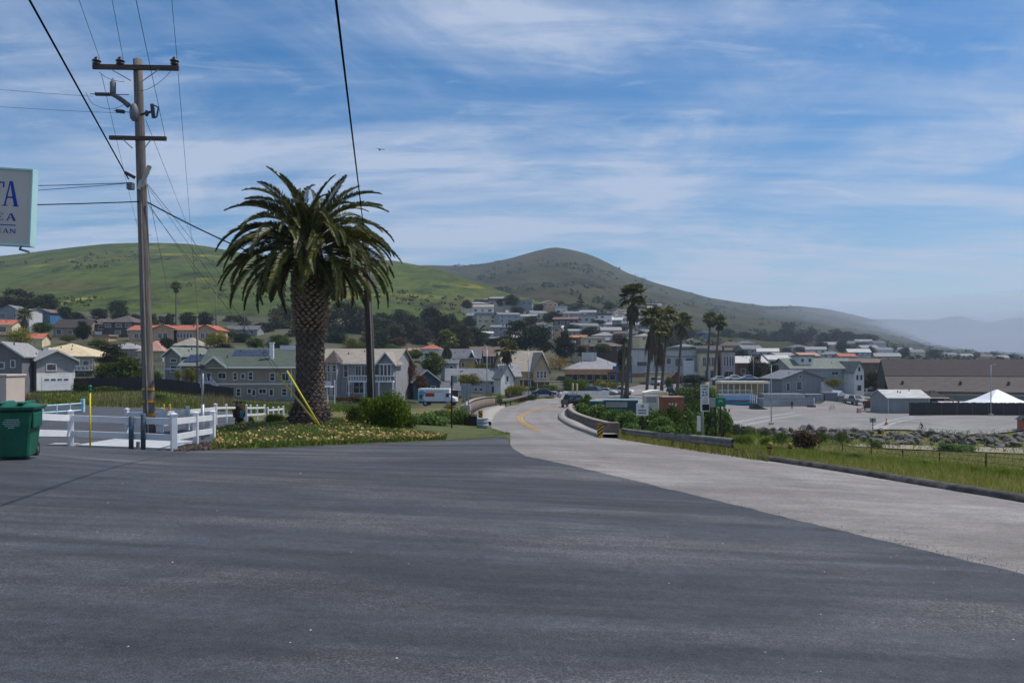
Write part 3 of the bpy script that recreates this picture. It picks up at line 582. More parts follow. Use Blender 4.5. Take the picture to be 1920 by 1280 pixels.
shrub_template('red', L_RED, 2600, 0.045); shrub_template('yellow', L_YEL, 2400, 0.045)
L_CAST = LEAF('leaf_broad', (0.030, 0.065, 0.012), (0.13, 0.205, 0.050), 0.25, c3=(0.22, 0.28, 0.12), p3=0.9)
shrub_template('broad', L_CAST, 2600, 0.075, 1.8, 3, 24); shrub_template('sage', LEAF('leaf_sage', (0.045, 0.055, 0.03), (0.10, 0.11, 0.06)), 2400, 0.045)
cnt = {}
def tree(kind, px, pyb, d, hpx, wpx, label, group=None, name=None, yscale=None):
    h = hpx*d/F; n = TT[(kind, 'n')]; v = cnt.get(kind, 0) % n; cnt[kind] = cnt.get(kind, 0)+1
    cm, tm = TT[(kind, v)]; base = {'round': 1.0, 'bright': 1.2, 'dark': 1.1, 'cypress': 1.55, 'euc': 1.05, 'yellow': 1.4, 'red': 1.1, 'orange': 1.5, 'conifer': 0.8, 'column': 0.45}[kind]
    sx = (wpx*d/F)/(base*1.12)
    p = at(px, pyb, d); e = empty(name or {'cypress': 'cypress_tree', 'euc': 'eucalyptus_tree', 'conifer': 'conifer_tree', 'column': 'columnar_tree'}.get(kind, 'tree'), label, 'tree', p, rng.random()*6.28, group, (sx, sx, h/1.05))
    link('crown', cm, e); link('trunk', tm, e); return e
def shrub(kind, px, d, h, w, label, group=None, pyb=None, name='shrub'):
    n = SHR[(kind, 'n')]; v = cnt.get('s'+kind, 0) % n; cnt['s'+kind] = cnt.get('s'+kind, 0)+1
    p = gv(px, d) if pyb is None else at(px, pyb, d)
    e = empty(name, label, 'shrub', p, rng.random()*6.28, group, (w/1.8, w/1.8, h/1.05)); fm, sm = SHR[(kind, v)]
    link('foliage', fm, e); link('stem', sm, e); return e

# fan palms -----------------------------------------------------------------
PTR = M('palm_trunk', (0.105, 0.085, 0.068), 0.3, 9, 0.95, bump=0.5, stretch=(1, 1, 2.5))
def fan_crown(seed, R, nleaf=46, skirt=True):
    r = random.Random(seed); V = []; Fc = []; mi = []
    def leaf(org, dirv, L, mat, droop):
        dirv = dirv.normalized(); side = dirv.cross(Vector((0, 0, 1)));
        if side.length < 1e-3: side = Vector((1, 0, 0))
        side.normalize(); up = side.cross(dirv).normalized(); st = org+dirv*L*0.55
        b = len(V); w = 0.014*R
        V.extend([org-side*w, org+side*w, st+side*w, st-side*w]); Fc.append((b, b+1, b+2, b+3)); mi.append(mat)
        nseg = 9
        for k in range(nseg):
            a = (k/(nseg-1)-0.5)*math.radians(210); ln = L*0.62*(0.72+0.28*math.cos(a*0.8))*(0.85+0.3*r.random())
            dv = dirv*math.cos(a)+side*math.sin(a)+up*0.12*r.uniform(-1, 1); dv.normalize(); mid = st+dv*ln*0.6; tip = st+dv*ln+Vector((0, 0, -droop*ln*(0.35+0.3*r.random())))
            pv = dv.cross(up).normalized()*ln*0.15; b = len(V); V.extend([st, mid+pv, tip, mid-pv]); Fc.append((b, b+1, b+2, b+3)); mi.append(mat)
    for i in range(nleaf):
        el = math.radians(r.uniform(-35, 85)); th = i*2.39996+r.uniform(-.3, .3); dv = Vector((math.cos(th)*math.cos(el), math.sin(th)*math.cos(el), math.sin(el)))
        leaf(Vector((0, 0, 0)), dv, R*(0.75+0.2*r.random()), 0, 0.5)
    crown = fast_mesh('crown', np.array(V), np.array(Fc), [L_PALM, L_DEAD], mi)
    V.clear(); Fc.clear(); mi.clear(); r2 = r
    for i in range(30):
        el = math.radians(r2.uniform(-85, -48)); th = i*2.39996; dv = Vector((math.cos(th)*math.cos(el), math.sin(th)*math.cos(el), math.sin(el)))
        leaf(Vector((0, 0, -R*0.12*r2.random()-R*0.1)), dv, R*(0.6+0.25*r2.random()), 0, 0.6)
    sk = fast_mesh('dead_leaf_skirt', np.array(V), np.array(Fc), [L_DEAD], [0]*len(Fc))
    return crown, sk
FC = [fan_crown(100+i, 1.0, 44) for i in range(4)]
def fan_palm(crown_px, crown_py, base_px, base_py, d, rpx, tw_px, label, group=None, vi=0, skirt=1.0, bend=0.0):
    b = at(base_px, base_py, d); c = at(crown_px, crown_py, d); R = rpx*d/F*1.15
    e = empty('fan_palm', label, 'palm tree', b, 0, group); t = MB(); k = c-b; pts = []; rad = []; tw = tw_px*d/F/2
    for i in range(11):
        s = i/10; pts.append(Vector((k.x*(s+bend*math.sin(s*math.pi)), 0, k.z*s-0.3*(i == 0)))); rad.append(tw*(0.95-0.32*s+0.35*max(0, 0.12-s)/0.12))
    t.tube(pts, rad, 9); t.build('trunk', PTR, e, True)
    cm, sm = FC[vi % 4]; o = link('crown', cm, e, k, (0, 0, rng.random()*6), (R, R, R))
    if skirt: link('dead_leaf_skirt', sm, e, k, (0, 0, rng.random()*6), (R*0.8, R*0.8, R*1.25*skirt))
    return e

# the big date palm -----------------------------------------------------------
PD = 34.0; PB = at(582, 797, PD); u_ = PD/F
palm = empty('date_palm', 'stout date palm with diamond-patterned trunk and arching feathery crown in the flower bed', 'palm tree', PB)
TRK = M('date_palm_trunk', (0.042, 0.032, 0.025), 0.4, 7, 1.0, bump=0.7)
BOOT = M('leaf_base_wood', (0.21, 0.150, 0.110), 0.5, 5, 0.95, fine=0.3)
BOOTD = M('old_leaf_base_wood', (0.115, 0.088, 0.073), 0.35, 5, 0.95, fine=0.3)
prof_px = [(800, 34), (790, 39), (775, 37.5), (760, 31), (745, 27.5), (732, 26.5), (700, 25), (658, 25), (640, 25.5), (620, 28.5), (600, 30), (575, 31.5), (554, 32.5), (530, 32.5), (510, 32), (490, 28), (470, 22), (455, 14)]
def trunk_r(z):
    zs = [(797-p)*u_ for p, _ in prof_px]; rs = [r*u_ for _, r in prof_px]; return float(np.interp(z, zs, rs))
zs = np.linspace(-0.25, (797-455)*u_, 70); tm = MB()
tm.lathe([(max(0.05, trunk_r(z)*0.955*(1+0.03*mnoise.noise(Vector((0, 0, z*3))))), z) for z in zs], 40)
trunk = tm.build('trunk', TRK, palm, True)
def boot_mesh(name, w, h, dep, mat):
    b = MB(); V = [(-w/2, 0, 0), (0, 0.0, -h*0.62), (w/2, 0, 0), (0, 0, h*0.62), (-w*0.30, -dep, h*0.12), (0, -dep*0.75, -h*0.26), (w*0.30, -dep, h*0.12), (0, -dep*1.05, h*0.42)]
    b.add(V, [(0, 1, 5, 4), (1, 2, 6, 5), (2, 3, 7, 6), (3, 0, 4, 7), (4, 5, 6, 7)]); return b.mesh(name, mat)
bootm = [boot_mesh('leaf_base', 0.26, 0.15, 0.11, BOOT), boot_mesh('leaf_base', 0.255, 0.145, 0.13, BOOT), boot_mesh('leaf_base', 0.26, 0.155, 0.095, BOOT)]
z = (797-618)*u_; row = 0; nb = 0
while z < (797-497)*u_ and nb < 300:
    r = trunk_r(z); k = max(8, int(round(2*math.pi*r/0.272)))
    for i in range(k):
        th = 2*math.pi*(i+0.5*(row % 2))/k+0.02*rng.uniform(-1, 1)
        s = 2*math.pi*r/k/0.265
        o = link('leaf_base', bootm[rng.randrange(3)], trunk, (r*0.95*math.cos(th), r*0.95*math.sin(th), z+rng.uniform(-.012, .012)), (rng.uniform(-.25, .25), rng.uniform(-.16, .16), th+math.pi/2), (s*rng.uniform(.78, 1.02), rng.uniform(.55, 1.45), rng.uniform(.72, 1.12))); nb += 1
    z += 0.133; row += 1
old = MB(); z = 0.15
bsrc = boot_mesh('b', 0.27, 0.2, 0.06, BOOTD); bv = [v.co.copy() for v in bsrc.vertices]; bf = [tuple(p.vertices) for p in bsrc.polygons]
while z < (797-622)*u_:
    r = trunk_r(z); k = max(8, int(round(2*math.pi*r/0.275)))
    for i in range(k):
        th = 2*math.pi*(i+0.5*(row % 2))/k; s = 2*math.pi*r/k/0.27
        T = Matrix.Translation((r*0.955*math.cos(th), r*0.955*math.sin(th), z+rng.uniform(-.02, .02))) @ Matrix.Rotation(th+math.pi/2, 4, 'Z') @ Matrix.Rotation(rng.uniform(-.15, .15), 4, 'X') @ Matrix.Diagonal((s*rng.uniform(.8, 1), rng.uniform(.4, 1.3), rng.uniform(.8, 1.1), 1))
        old.add([T @ v for v in bv], bf)
    z += 0.14; row += 1
tag(old.build('old_leaf_bases', BOOTD, trunk), kind='stuff')
# root skirt: short stubs that flare at the foot
sk = MB()
for i in range(260):
    th = rng.random()*6.283; zz = 0.05+0.75*rng.random(); r = trunk_r(zz)*0.93
    p = Vector((r*math.cos(th), r*math.sin(th), zz)); o_ = Vector((math.cos(th), math.sin(th), rng.uniform(-.9, .3)))*rng.uniform(.08, .2); sk.tube([p, p+o_], [0.035, 0.012], 4)
tag(sk.build('root_stubs', TRK, trunk), kind='stuff')
FROND = LEAF('date_frond', (0.022, 0.030, 0.006), (0.092, 0.096, 0.018), 0.14, c3=(0.19, 0.155, 0.045), p3=0.91, rough=0.42, spec=0.25)
RACH = M('frond_stalk', (0.17, 0.155, 0.06), 0.2, 4, 0.6)
def frond_mesh(el, droop, L, seed, nl=96):
    r = random.Random(seed); V = []; Fc = []; mi = []; n = 26; pts = []; p = Vector((0, 0, 0)); tw = r.uniform(-.25, .25)
    for i in range(n+1):
        s = i/n; a = math.radians(el-droop*s**1.25); pts.append((p.copy(), a)); p = p+Vector((math.cos(a), 0.12*tw*s, math.sin(a)))*L/n
    def P(s):
        x = s*n; i = min(n-1, int(x)); f = x-i; return pts[i][0].lerp(pts[i+1][0], f), pts[i][1]*(1-f)+pts[i+1][1]*f
    for i in range(n):
        w = 0.030*(1-i/n)+0.004; a, b_ = pts[i][0], pts[i+1][0]; b = len(V); w2 = 0.030*(1-(i+1)/n)+0.004
        V.extend([a+Vector((0, -w, 0)), a+Vector((0, w, 0)), b_+Vector((0, w2, 0)), b_+Vector((0, -w2, 0))]); Fc.append((b, b+1, b+2, b+3)); mi.append(1)
    for sd in (-1, 1):
        for k in range(nl):
            s = 0.10+0.90*(k+r.random()*0.6)/nl; o, a = P(min(0.995, s)); t = Vector((math.cos(a), 0, math.sin(a))); nrm = Vector((-math.sin(a), 0, math.cos(a)))
            ln = 0.40*(math.sin(math.pi*min(1, s*0.80+0.16))**0.7)*(0.85+0.3*r.random())
            if s < 0.2: ln *= 0.5
            fw = math.radians(52-14*s+r.uniform(-6, 6)); lift = math.radians(r.uniform(22, 50)); sv = Vector((0, sd, 0))
            dv = t*math.cos(fw)+(sv*math.cos(lift)+nrm*math.sin(lift))*math.sin(fw); w = t.cross(dv).cross(dv).normalized()*0.030
            m1 = o+dv*ln*0.55+Vector((0, 0, -0.02*ln)); m2 = o+dv*ln+Vector((0, 0, -0.10*ln)); b = len(V)
            V.extend([o-w*0.6, m1-w, m2, m1+w]); Fc.append((b, b+1, b+2, b+3)); mi.append(0)
    return fast_mesh('frond', np.array([tuple(v) for v in V]), np.array(Fc), [FROND, RACH], mi)
fk = []
for el, dr, L in [(83, 40, 3.4), (74, 76, 3.8), (62, 94, 3.95), (50, 100, 4.1), (38, 102, 4.15), (27, 100, 4.2), (16, 94, 4.2), (6, 86, 4.15), (-5, 76, 3.8), (-16, 62, 3.0), (-30, 46, 2.1)]:
    fk.append([frond_mesh(el+rng.uniform(-5, 5), dr+rng.uniform(-14, 14), L*0.99, rng.randrange(9999)) for _ in range(3)])
counts = [8, 11, 14, 16, 17, 17, 17, 16, 14, 10, 6]; zc0 = (797-464)*u_; g = 0
for c, (ms, nfr) in enumerate(zip(fk, counts)):
    for i in range(nfr):
        th = 2*math.pi*(i+rng.uniform(-.3, .3))/nfr+c*1.1; zz = zc0+0.35-0.085*c; rr = 0.10+0.045*c; s = rng.uniform(.80, 1.06)
        link('frond', ms[g % 3], palm, (rr*math.cos(th), rr*math.sin(th), zz), (rng.uniform(-.5, .5), rng.uniform(-.14, .14), th), (s, s, s)); g += 1

# a few dead brown fronds hanging under the crown
DEADF = LEAF('dead_frond', (0.07, 0.052, 0.03), (0.16, 0.12, 0.07), 0.1)
for i in range(9):
    th = i*2.399+.4; me = frond_mesh(-48+rng.uniform(-8, 8), 34, 1.9, 500+i, 60); me.materials[0] = DEADF; me.materials[1] = BOOT
    link('dead_frond', me, palm, (0.55*math.cos(th), 0.55*math.sin(th), zc0-0.45), (rng.uniform(-.3, .3), 0, th))
# scrub on the slopes
def slope_scrub(src, n, size, seed, lo, mat):
    V0 = np.array([v.co[:] for v in bpy.data.objects[src].data.vertices]); r = np.random.default_rng(seed); ok = []
    for k in r.permutation(len(V0)):
        p = V0[k]
        if mnoise.fractal(Vector((p[0]*0.006, p[1]*0.006, 3.0+seed)), 1.0, 2.0, 4) > lo: ok.append(p)
        if len(ok) >= n: break
    ok = np.array(ok); ok[:, :2] += r.normal(size=(len(ok), 2))*4; m = 14; C = np.repeat(ok, m, 0)+r.normal(size=(len(ok)*m, 3))*np.array([size, size, size*0.35]); C[:, 2] += size*0.3
    q = len(C); a = r.normal(size=(q, 3)); a /= np.linalg.norm(a, axis=1)[:, None]; b = np.cross(a, r.normal(size=(q, 3))); b /= np.linalg.norm(b, axis=1)[:, None]; s_ = size*(0.35+0.4*r.random((q, 1)))
    V = np.stack([C-a*s_, C-b*s_*0.7, C+a*s_, C+b*s_*0.7], 1).reshape(-1, 3); tag(link('scrub', fast_mesh('scrub', V, np.arange(4*q).reshape(-1, 4), mat)), kind='stuff')
SCR = LEAF('scrub_leaf', (0.020, 0.032, 0.010), (0.060, 0.078, 0.022), 0.1, 0.05)
slope_scrub('green_hill', 520, 1.7, 1, 0.24, SCR); slope_scrub('cone_hill', 1500, 3.6, 2, 0.10, SCR)

# ------------------------------------------------------------------ trees of the town and hillside
TR = [ # kind, px, py base, depth, height px, width px, label
 ('euc', 470, 632, 330, 34, 64, 'olive tree below the hill left of the dense trees at the date palm'),
 ('dark', 494, 640, 320, 40, 60, 'dark tree left of the dense brown-green trees at the date palm'),
 ('euc', 556, 654, 300, 50, 66, 'brown-green tree low behind the left side of the date palm trunk'),
 ('dark', 630, 660, 280, 44, 60, 'dark tree low behind the right side of the date palm trunk'),
 ('dark', 684, 626, 350, 48, 66, 'dark tree high on the slope behind the leaning pole'),
 ('euc', 716, 624, 370, 44, 60, 'olive brown tree high on the slope right of the leaning pole'),
 ('dark', 752, 612, 385, 36, 60, 'dark tree at the upper edge of the wooded slope'),
 ('euc', 780, 640, 330, 46, 66, 'brown tree in the middle of the wooded slope'),
 ('dark', 812, 634, 350, 44, 60, 'dark tree near the top of the wooded slope by the hillside houses'),
 ('euc', 846, 628, 370, 44, 56, 'brown tree directly left of the hillside houses'),
 ('dark', 720, 664, 250, 34, 60, 'dark tree behind the right gable of the grey gabled house'),
 ('euc', 690, 654, 270, 36, 56, 'brown tree behind the ridge of the grey gabled house'),
 ('dark', 890, 650, 300, 40, 50, 'dark tree behind the long brown roofed house'),
 ('dark', 1010, 640, 320, 30, 60, 'dark tree behind the big layered cypress'),
 ('dark', 1108, 632, 380, 22, 50, 'dark tree in the middle of the hillside houses'),
 ('dark', 1030, 604, 450, 20, 44, 'dark tree between upper and lower hillside houses'),
 ('dark', 970, 592, 470, 18, 44, 'dark tree left between upper and lower hillside houses'),
 ('euc', 1196, 640, 380, 26, 60, 'olive tree behind the tallest fan palm trunk'),
 ('dark', 1270, 636, 520, 30, 70, 'hazy dark tree behind the middle fan palms'),
 ('euc', 440, 614, 380, 26, 60, 'olive scrub tree at the hill foot left of the date palm'),
 ('dark', 255, 612, 340, 26, 44, 'dark tree just left of the tall utility pole at the hill foot'),
 ('dark', 140, 606, 330, 24, 50, 'dark tree above the long low ranch house'),
 ('round', 10, 700, 160, 30, 30, 'green tree squeezed between the grey houses at the left edge'),
 ('round', 195, 716, 130, 40, 50, 'green tree beside the deck of the cream house'),
 ('dark', 420, 664, 190, 22, 60, 'dark tree behind the gable of the green roofed house'),
 ('euc', 32, 590, 325, 56, 92, 'brown-green broad tree behind the pale blue house at the edge of the view'),
 ('dark', 90, 584, 330, 37, 58, 'dark rounded tree above the bright blue house'),
 ('dark', 122, 598, 300, 26, 38, 'low dark tree to the right of the bright blue house'),
 ('round', 78, 624, 235, 22, 50, 'rounded green tree in front of the bright blue house'),
 ('dark', 156, 636, 215, 38, 40, 'clipped dark globe tree in front of the long grey roofed ranch house'),
 ('yellow', 38, 646, 215, 36, 58, 'yellow-green tree beside the white house with red roof strips'),
 ('dark', 222, 600, 335, 42, 52, 'dark tree with pointed crown above the dark brown houses'),
 ('dark', 186, 600, 345, 24, 44, 'low dark tree left of the pointed dark tree above the brown houses'),
 ('euc', 292, 616, 320, 32, 40, 'brownish tree just right of the tall utility pole, above the red roofs'),
 ('euc', 318, 614, 325, 30, 34, 'olive tree behind the thin palm above the red roofs'),
 ('dark', 352, 612, 330, 30, 40, 'dark shrubby tree above the right end of the red roofs'),
 ('dark', 385, 610, 340, 28, 46, 'dark tree right of the red roof row at the foot of the hill'),
 ('yellow', 408, 652, 200, 32, 66, 'bright yellow-green spreading tree behind the green roofed house'),
 ('round', 236, 724, 127, 62, 100, 'large rounded green tree beside the cream house, left of the utility pole'),
 ('round', 278, 724, 128, 44, 60, 'green bushy tree half hidden behind the tall utility pole'),
 ('euc', 212, 690, 140, 52, 78, 'brownish tall shrub tree behind the large rounded green tree'),
 ('dark', 312, 664, 190, 34, 48, 'dark feathery tree behind the tower with solar panels'),
 ('column', 334, 716, 124, 30, 15, 'small columnar conifer in front of the tower with solar panels'),
 ('column', 358, 726, 122, 48, 26, 'tall columnar conifer left of the white outside stairs'),
 ('euc', 528, 636, 340, 74, 84, 'dense brown-green tree left of the date palm trunk'),
 ('euc', 648, 642, 330, 88, 98, 'dense brown-green tree right of the date palm trunk'),
 ('euc', 588, 642, 345, 72, 80, 'dense brown-green tree directly behind the date palm trunk'),
 ('round', 522, 660, 230, 36, 60, 'green tree rising behind the green roof left of the date palm'),
 ('yellow', 662, 664, 240, 34, 56, 'olive yellow tree above the grey gabled house roof'),
 ('dark', 706, 648, 300, 40, 60, 'dark tree right of the leaning pole above the grey gabled house'),
 ('euc', 738, 640, 330, 40, 66, 'olive tree at the hill foot, right of the leaning pole'),
 ('dark', 772, 622, 360, 34, 58, 'dark tree at the foot of the green spur'),
 ('euc', 806, 612, 380, 40, 60, 'brown-green tree left of the hillside houses, highest on the slope'),
 ('dark', 830, 652, 310, 66, 62, 'tall dark tree above the red roofed white house'),
 ('euc', 866, 662, 290, 62, 78, 'brown tree above the navy house'),
 ('euc', 792, 650, 320, 38, 60, 'russet tree at the lower edge of the green spur'),
 ('dark', 876, 578, 480, 18, 26, 'small dark tree on the slope beside the uppermost white house'),
 ('dark', 960, 572, 520, 22, 40, 'dark spreading tree among the uppermost hillside houses'),
 ('dark', 938, 574, 510, 16, 22, 'small dark tree left of the spreading dark tree on the slope'),
 ('cypress', 985, 668, 262, 76, 118, 'big layered dark cypress in front of the hillside houses'),
 ('cypress', 945, 668, 258, 44, 62, 'smaller dark cypress at the left foot of the big layered cypress'),
 ('dark', 1058, 672, 255, 58, 54, 'very dark dense tree right of the big layered cypress'),
 ('conifer', 1088, 584, 540, 34, 38, 'dark conifer standing alone above the hillside houses'),
 ('dark', 1142, 580, 560, 16, 32, 'low dark tree right of the lone conifer on the slope'),
 ('round', 757, 700, 165, 52, 46, 'green tree behind the teal gabled cottage'),
 ('red', 764, 716, 150, 46, 44, 'reddish brown tree beside the grey gabled house'),
 ('round', 812, 704, 165, 50, 58, 'full green tree above the teal gabled cottage'),
 ('red', 787, 733, 142, 34, 40, 'rusty brown bushy tree in front of the teal gabled cottage'),
 ('orange', 1050, 694, 215, 28, 52, 'orange-tinged tree beside the tan gabled house'),
 ('yellow', 880, 724, 158, 26, 66, 'yellow-green spreading tree beside the long white barn'),
 ('yellow', 905, 696, 195, 18, 50, 'low yellow-green tree behind the long white barn roof'),
 ('euc', 1172, 704, 165, 62, 34, 'brown shaggy tree at the foot of the tallest fan palm'),
 ('dark', 1300, 726, 200, 26, 70, 'dark rounded tree in front of the white two storey building'),
 ('round', 1255, 730, 195, 26, 22, 'small green tree by the red gabled front'),
 ('euc', 1418, 706, 215, 48, 44, 'brown-olive feathery tree beside the red brick building'),
 ('euc', 1446, 712, 205, 40, 34, 'olive feathery tree left of the pale blue house'),
 ('yellow', 1562, 726, 185, 18, 46, 'low yellow-green tree at the corner of the pale blue house'),
 ('euc', 1640, 734, 205, 42, 62, 'brown-olive tree between the pale blue house and the long brown roof'),
 ('euc', 1616, 730, 215, 36, 40, 'olive tree by the white gable end of the pale blue house'),
 ('round', 1240, 640, 420, 40, 60, 'olive green tree behind the fan palms, above the white two storey building')]
for k in TR: tree(*k)
hz_l = ['westernmost', 'second', 'third', 'fourth', 'fifth', 'sixth', 'seventh', 'eighth', 'ninth', 'tenth', 'eleventh', 'twelfth', 'thirteenth', 'fourteenth', 'fifteenth', 'sixteenth', 'seventeenth', 'eighteenth', 'nineteenth', 'twentieth',
        'twenty-first', 'twenty-second', 'twenty-third', 'twenty-fourth', 'twenty-fifth', 'twenty-sixth', 'twenty-seventh', 'twenty-eighth', 'twenty-ninth', 'thirtieth', 'thirty-first', 'thirty-second', 'thirty-third', 'thirty-fourth', 'thirty-fifth', 'thirty-sixth', 'thirty-seventh', 'thirty-eighth', 'thirty-ninth', 'fortieth']
ordn = ['first']+hz_l[1:]
HZ = [(1302, 648, 640, 34, 60), (1335, 650, 660, 30, 56), (1362, 648, 680, 36, 52), (1395, 650, 700, 32, 56), (1428, 648, 740, 28, 44), (1455, 644, 780, 26, 46), (1476, 642, 800, 44, 52), (1500, 650, 760, 30, 50), (1516, 640, 840, 30, 40),
      (1545, 652, 800, 32, 44), (1568, 640, 900, 26, 50), (1590, 646, 880, 28, 44), (1622, 642, 950, 18, 60), (1540, 662, 620, 24, 40), (1580, 660, 640, 26, 34), (1612, 660, 700, 22, 50), (1632, 668, 620, 22, 20), (1695, 671, 640, 24, 28), (1752, 671, 700, 18, 42), (1720, 670, 760, 14, 30), (1830, 671, 900, 12, 26), (1862, 672, 1000, 14, 40), (1898, 674, 1000, 12, 40), (1500, 668, 560, 20, 34), (1475, 668, 540, 18, 30)]
HZ.sort()
for i, (px, py, d, h, w) in enumerate(HZ): tree(['dark', 'euc', 'dark'][i % 3], px, py, d, h, w, f'hazy dark tree far behind the town, {ordn[i]} from the tall fan palms going right', 'hazy trees far behind the town')
# thin gaps of undergrowth between the houses
UG = [(185, 650, 220, 16, 50, 'g'), (130, 640, 235, 14, 40, 'y'), (345, 660, 195, 14, 50, 'd'), (450, 640, 270, 18, 60, 'd'), (480, 652, 240, 20, 50, 'g'), (700, 668, 220, 24, 50, 'd'), (735, 668, 220, 26, 50, 'g'), (745, 652, 260, 22, 50, 'r'), (780, 672, 220, 20, 40, 'g'), (905, 640, 330, 20, 40, 'd'), (925, 650, 300, 18, 44, 'd'), (1020, 660, 270, 24, 50, 'd'), (1090, 668, 260, 22, 30, 'd'), (1130, 660, 290, 18, 50, 'g'), (1160, 645, 330, 22, 44, 'r'), (1000, 610, 420, 20, 46, 'd'), (1040, 600, 440, 18, 40, 'd'), (1075, 622, 400, 16, 40, 'd'), (1120, 612, 430, 14, 40, 'd'), (1160, 622, 420, 16, 50, 'd'), (880, 612, 420, 22, 36, 'd'), (1010, 582, 500, 14, 34, 'd'), (1200, 600, 520, 14, 50, 'd'), (1260, 650, 400, 16, 40, 'd'), (1300, 660, 380, 12, 40, 'g'), (1390, 668, 360, 14, 40, 'd'), (20, 660, 190, 16, 30, 'g'), (255, 626, 290, 14, 40, 'd'), (420, 630, 290, 18, 60, 'g'), (165, 622, 300, 18, 36, 'g')]
UG.sort()
for i, (px, py, d, h, w, k) in enumerate(UG):
    kd = {'g': 'round', 'y': 'yellow', 'd': 'dark', 'r': 'red'}[k]; nm = {'g': 'green', 'y': 'yellow-green', 'd': 'dark', 'r': 'reddish'}[k]
    tree(kd, px, py, d, h, w, f'low {nm} garden tree among the houses, {ordn[i]} counted from the left edge', 'garden trees among the houses')

fan_palm(1187, 556, 1174, 748, 150, 27, 9, 'tallest fan palm, leftmost of the palm row by the street', 'fan palms by the street', 0, 1.2)
fan_palm(1170, 640, 1166, 750, 148, 8, 6, 'short slim shaggy palm just left of the tallest fan palm', 'fan palms by the street', 1, 2.2)
fan_palm(1222, 596, 1212, 745, 152, 24, 6.5, 'leaning fan palm with long dead skirt, second large crown of the palm row', 'fan palms by the street', 1, 2.0)
fan_palm(1236, 622, 1228, 742, 158, 21, 6, 'fan palm with low shaggy crown tucked below its two taller neighbours', 'fan palms by the street', 2, 2.0)
fan_palm(1252, 594, 1240, 737, 160, 21, 6.5, 'fan palm with lit crown in the middle of the palm row', 'fan palms by the street', 3, 1.3)
fan_palm(1280, 604, 1270, 732, 172, 20, 6, 'fan palm standing alone in front of the white two storey building', 'fan palms by the street', 0, 1.0)
fan_palm(1332, 598, 1325, 716, 215, 15, 5, 'left palm of the slim pair before the tan shop fronts', 'fan palms by the street', 2, 0.7)
fan_palm(1349, 604, 1338, 722, 208, 15, 5, 'right palm of the slim pair before the tan shop fronts', 'fan palms by the street', 3, 0.7)
fan_palm(838, 636, 837, 704, 190, 20, 5, 'fan palm with round crown behind the teal gabled cottage', None, 1, 1.4)
fan_palm(951, 656, 950, 705, 175, 22, 5, 'fan palm rising behind the gable of the long white barn', None, 2, 0.8)
fan_palm(330, 537, 330, 640, 300, 10, 3, 'thin tall fan palm against the green hill, above the red roofs', None, 3, 0.8)
fan_palm(46, 590, 50, 644, 230, 14, 5, 'shaggy fan palm left of the bright blue house', None, 0, 1.2)
fan_palm(1655, 700, 1655, 734, 210, 12, 5, 'small palm before the left end of the long brown roof', None, 1, 0.8)
# ------------------------------------------------------------------ houses
def wcol(name, hexc, var=0.14):
    c = lin(hexc); c = (c[0]*1.05, c[1]*1.0, c[2]*0.90); return M('wall_'+name, c, var, 1.1, 0.85, fine=0.08, stretch=(1, 1, 0.35))
def rcol(name, hexc, var=0.22):
    c = lin(hexc); c = (c[0]*1.0, c[1]*0.98, c[2]*0.92); return M('roof_'+name, c, var, 1.4, 0.92, fine=0.22, stretch=(0.5, 1, 4))
WALLS = {'grey': wcol('grey', '8b8e97'), 'dgrey': wcol('dgrey', '6c6f7a'), 'lgrey': wcol('lgrey', 'b4b8bf'), 'white': wcol('white', 'd8dade'), 'cream': wcol('cream', 'd3c7aa'), 'tan': wcol('tan', 'ad9f86'), 'taupe': wcol('taupe', '8d857a'),
         'blue': wcol('blue', '3d6d9c'), 'pblue': wcol('pblue', '9fa6ad'), 'peach': wcol('peach', 'bb9c86'), 'brown': wcol('brown', '6b5a50'), 'dbrown': wcol('dbrown', '4c423d'), 'teal': wcol('teal', '3c5264'), 'navy': wcol('navy', '424a58'), 'mustard': wcol('mustard', 'a8925f'),
         'bgrey': wcol('bgrey', '868c94'), 'red': wcol('red', '6a4a44'), 'pink': wcol('pink', 'b3a4a8'), 'ggrey': wcol('ggrey', '8c8a84')}
ROOFS = {'grey': rcol('grey', '8a8a90'), 'dgrey': rcol('dgrey', '5d5f66'), 'red': rcol('red', 'a5604c'), 'brown': rcol('brown', '6d5c55'), 'green': rcol('green', '4d5751'), 'tan': rcol('tan', '8f8880'), 'cream': rcol('cream', 'bfb093'), 'taupe': rcol('taupe', '57504e'),
         'white': rcol('white', 'b2b3b5'), 'dbrown': rcol('dbrown', '3f393a'), 'pink': rcol('pink', 'a98276'), 'slate': rcol('slate', '70747c'), 'orange': rcol('orange', 'a5714f'), 'gslate': rcol('gslate', '6d7470')}
_wm = {}
def window_mesh(w, h, split=0, fr=0.10):
    k = (round(w, 2), round(h, 2), split)
    if k in _wm: return _wm[k]
    b = MB(); t = fr
    b.box(-w/2-t, w/2+t, -0.07, 0.02, h, h+t); b.box(-w/2-t, w/2+t, -0.10, 0.02, -t*1.2, 0); b.box(-w/2-t, -w/2, -0.07, 0.02, 0, h); b.box(w/2, w/2+t, -0.07, 0.02, 0, h)
    if split in (1, 3): b.box(-0.03, 0.03, -0.055, 0.0, 0, h)
    if split in (2, 3): b.box(-w/2, w/2, -0.05, 0.0, h*0.5-0.03, h*0.5+0.03)
    f = b.mesh('window', TRIM); p = MB(); p.box(-w/2, w/2, -0.03, 0.01, 0, h); _wm[k] = (f, p.mesh('pane', GLASS)); return _wm[k]
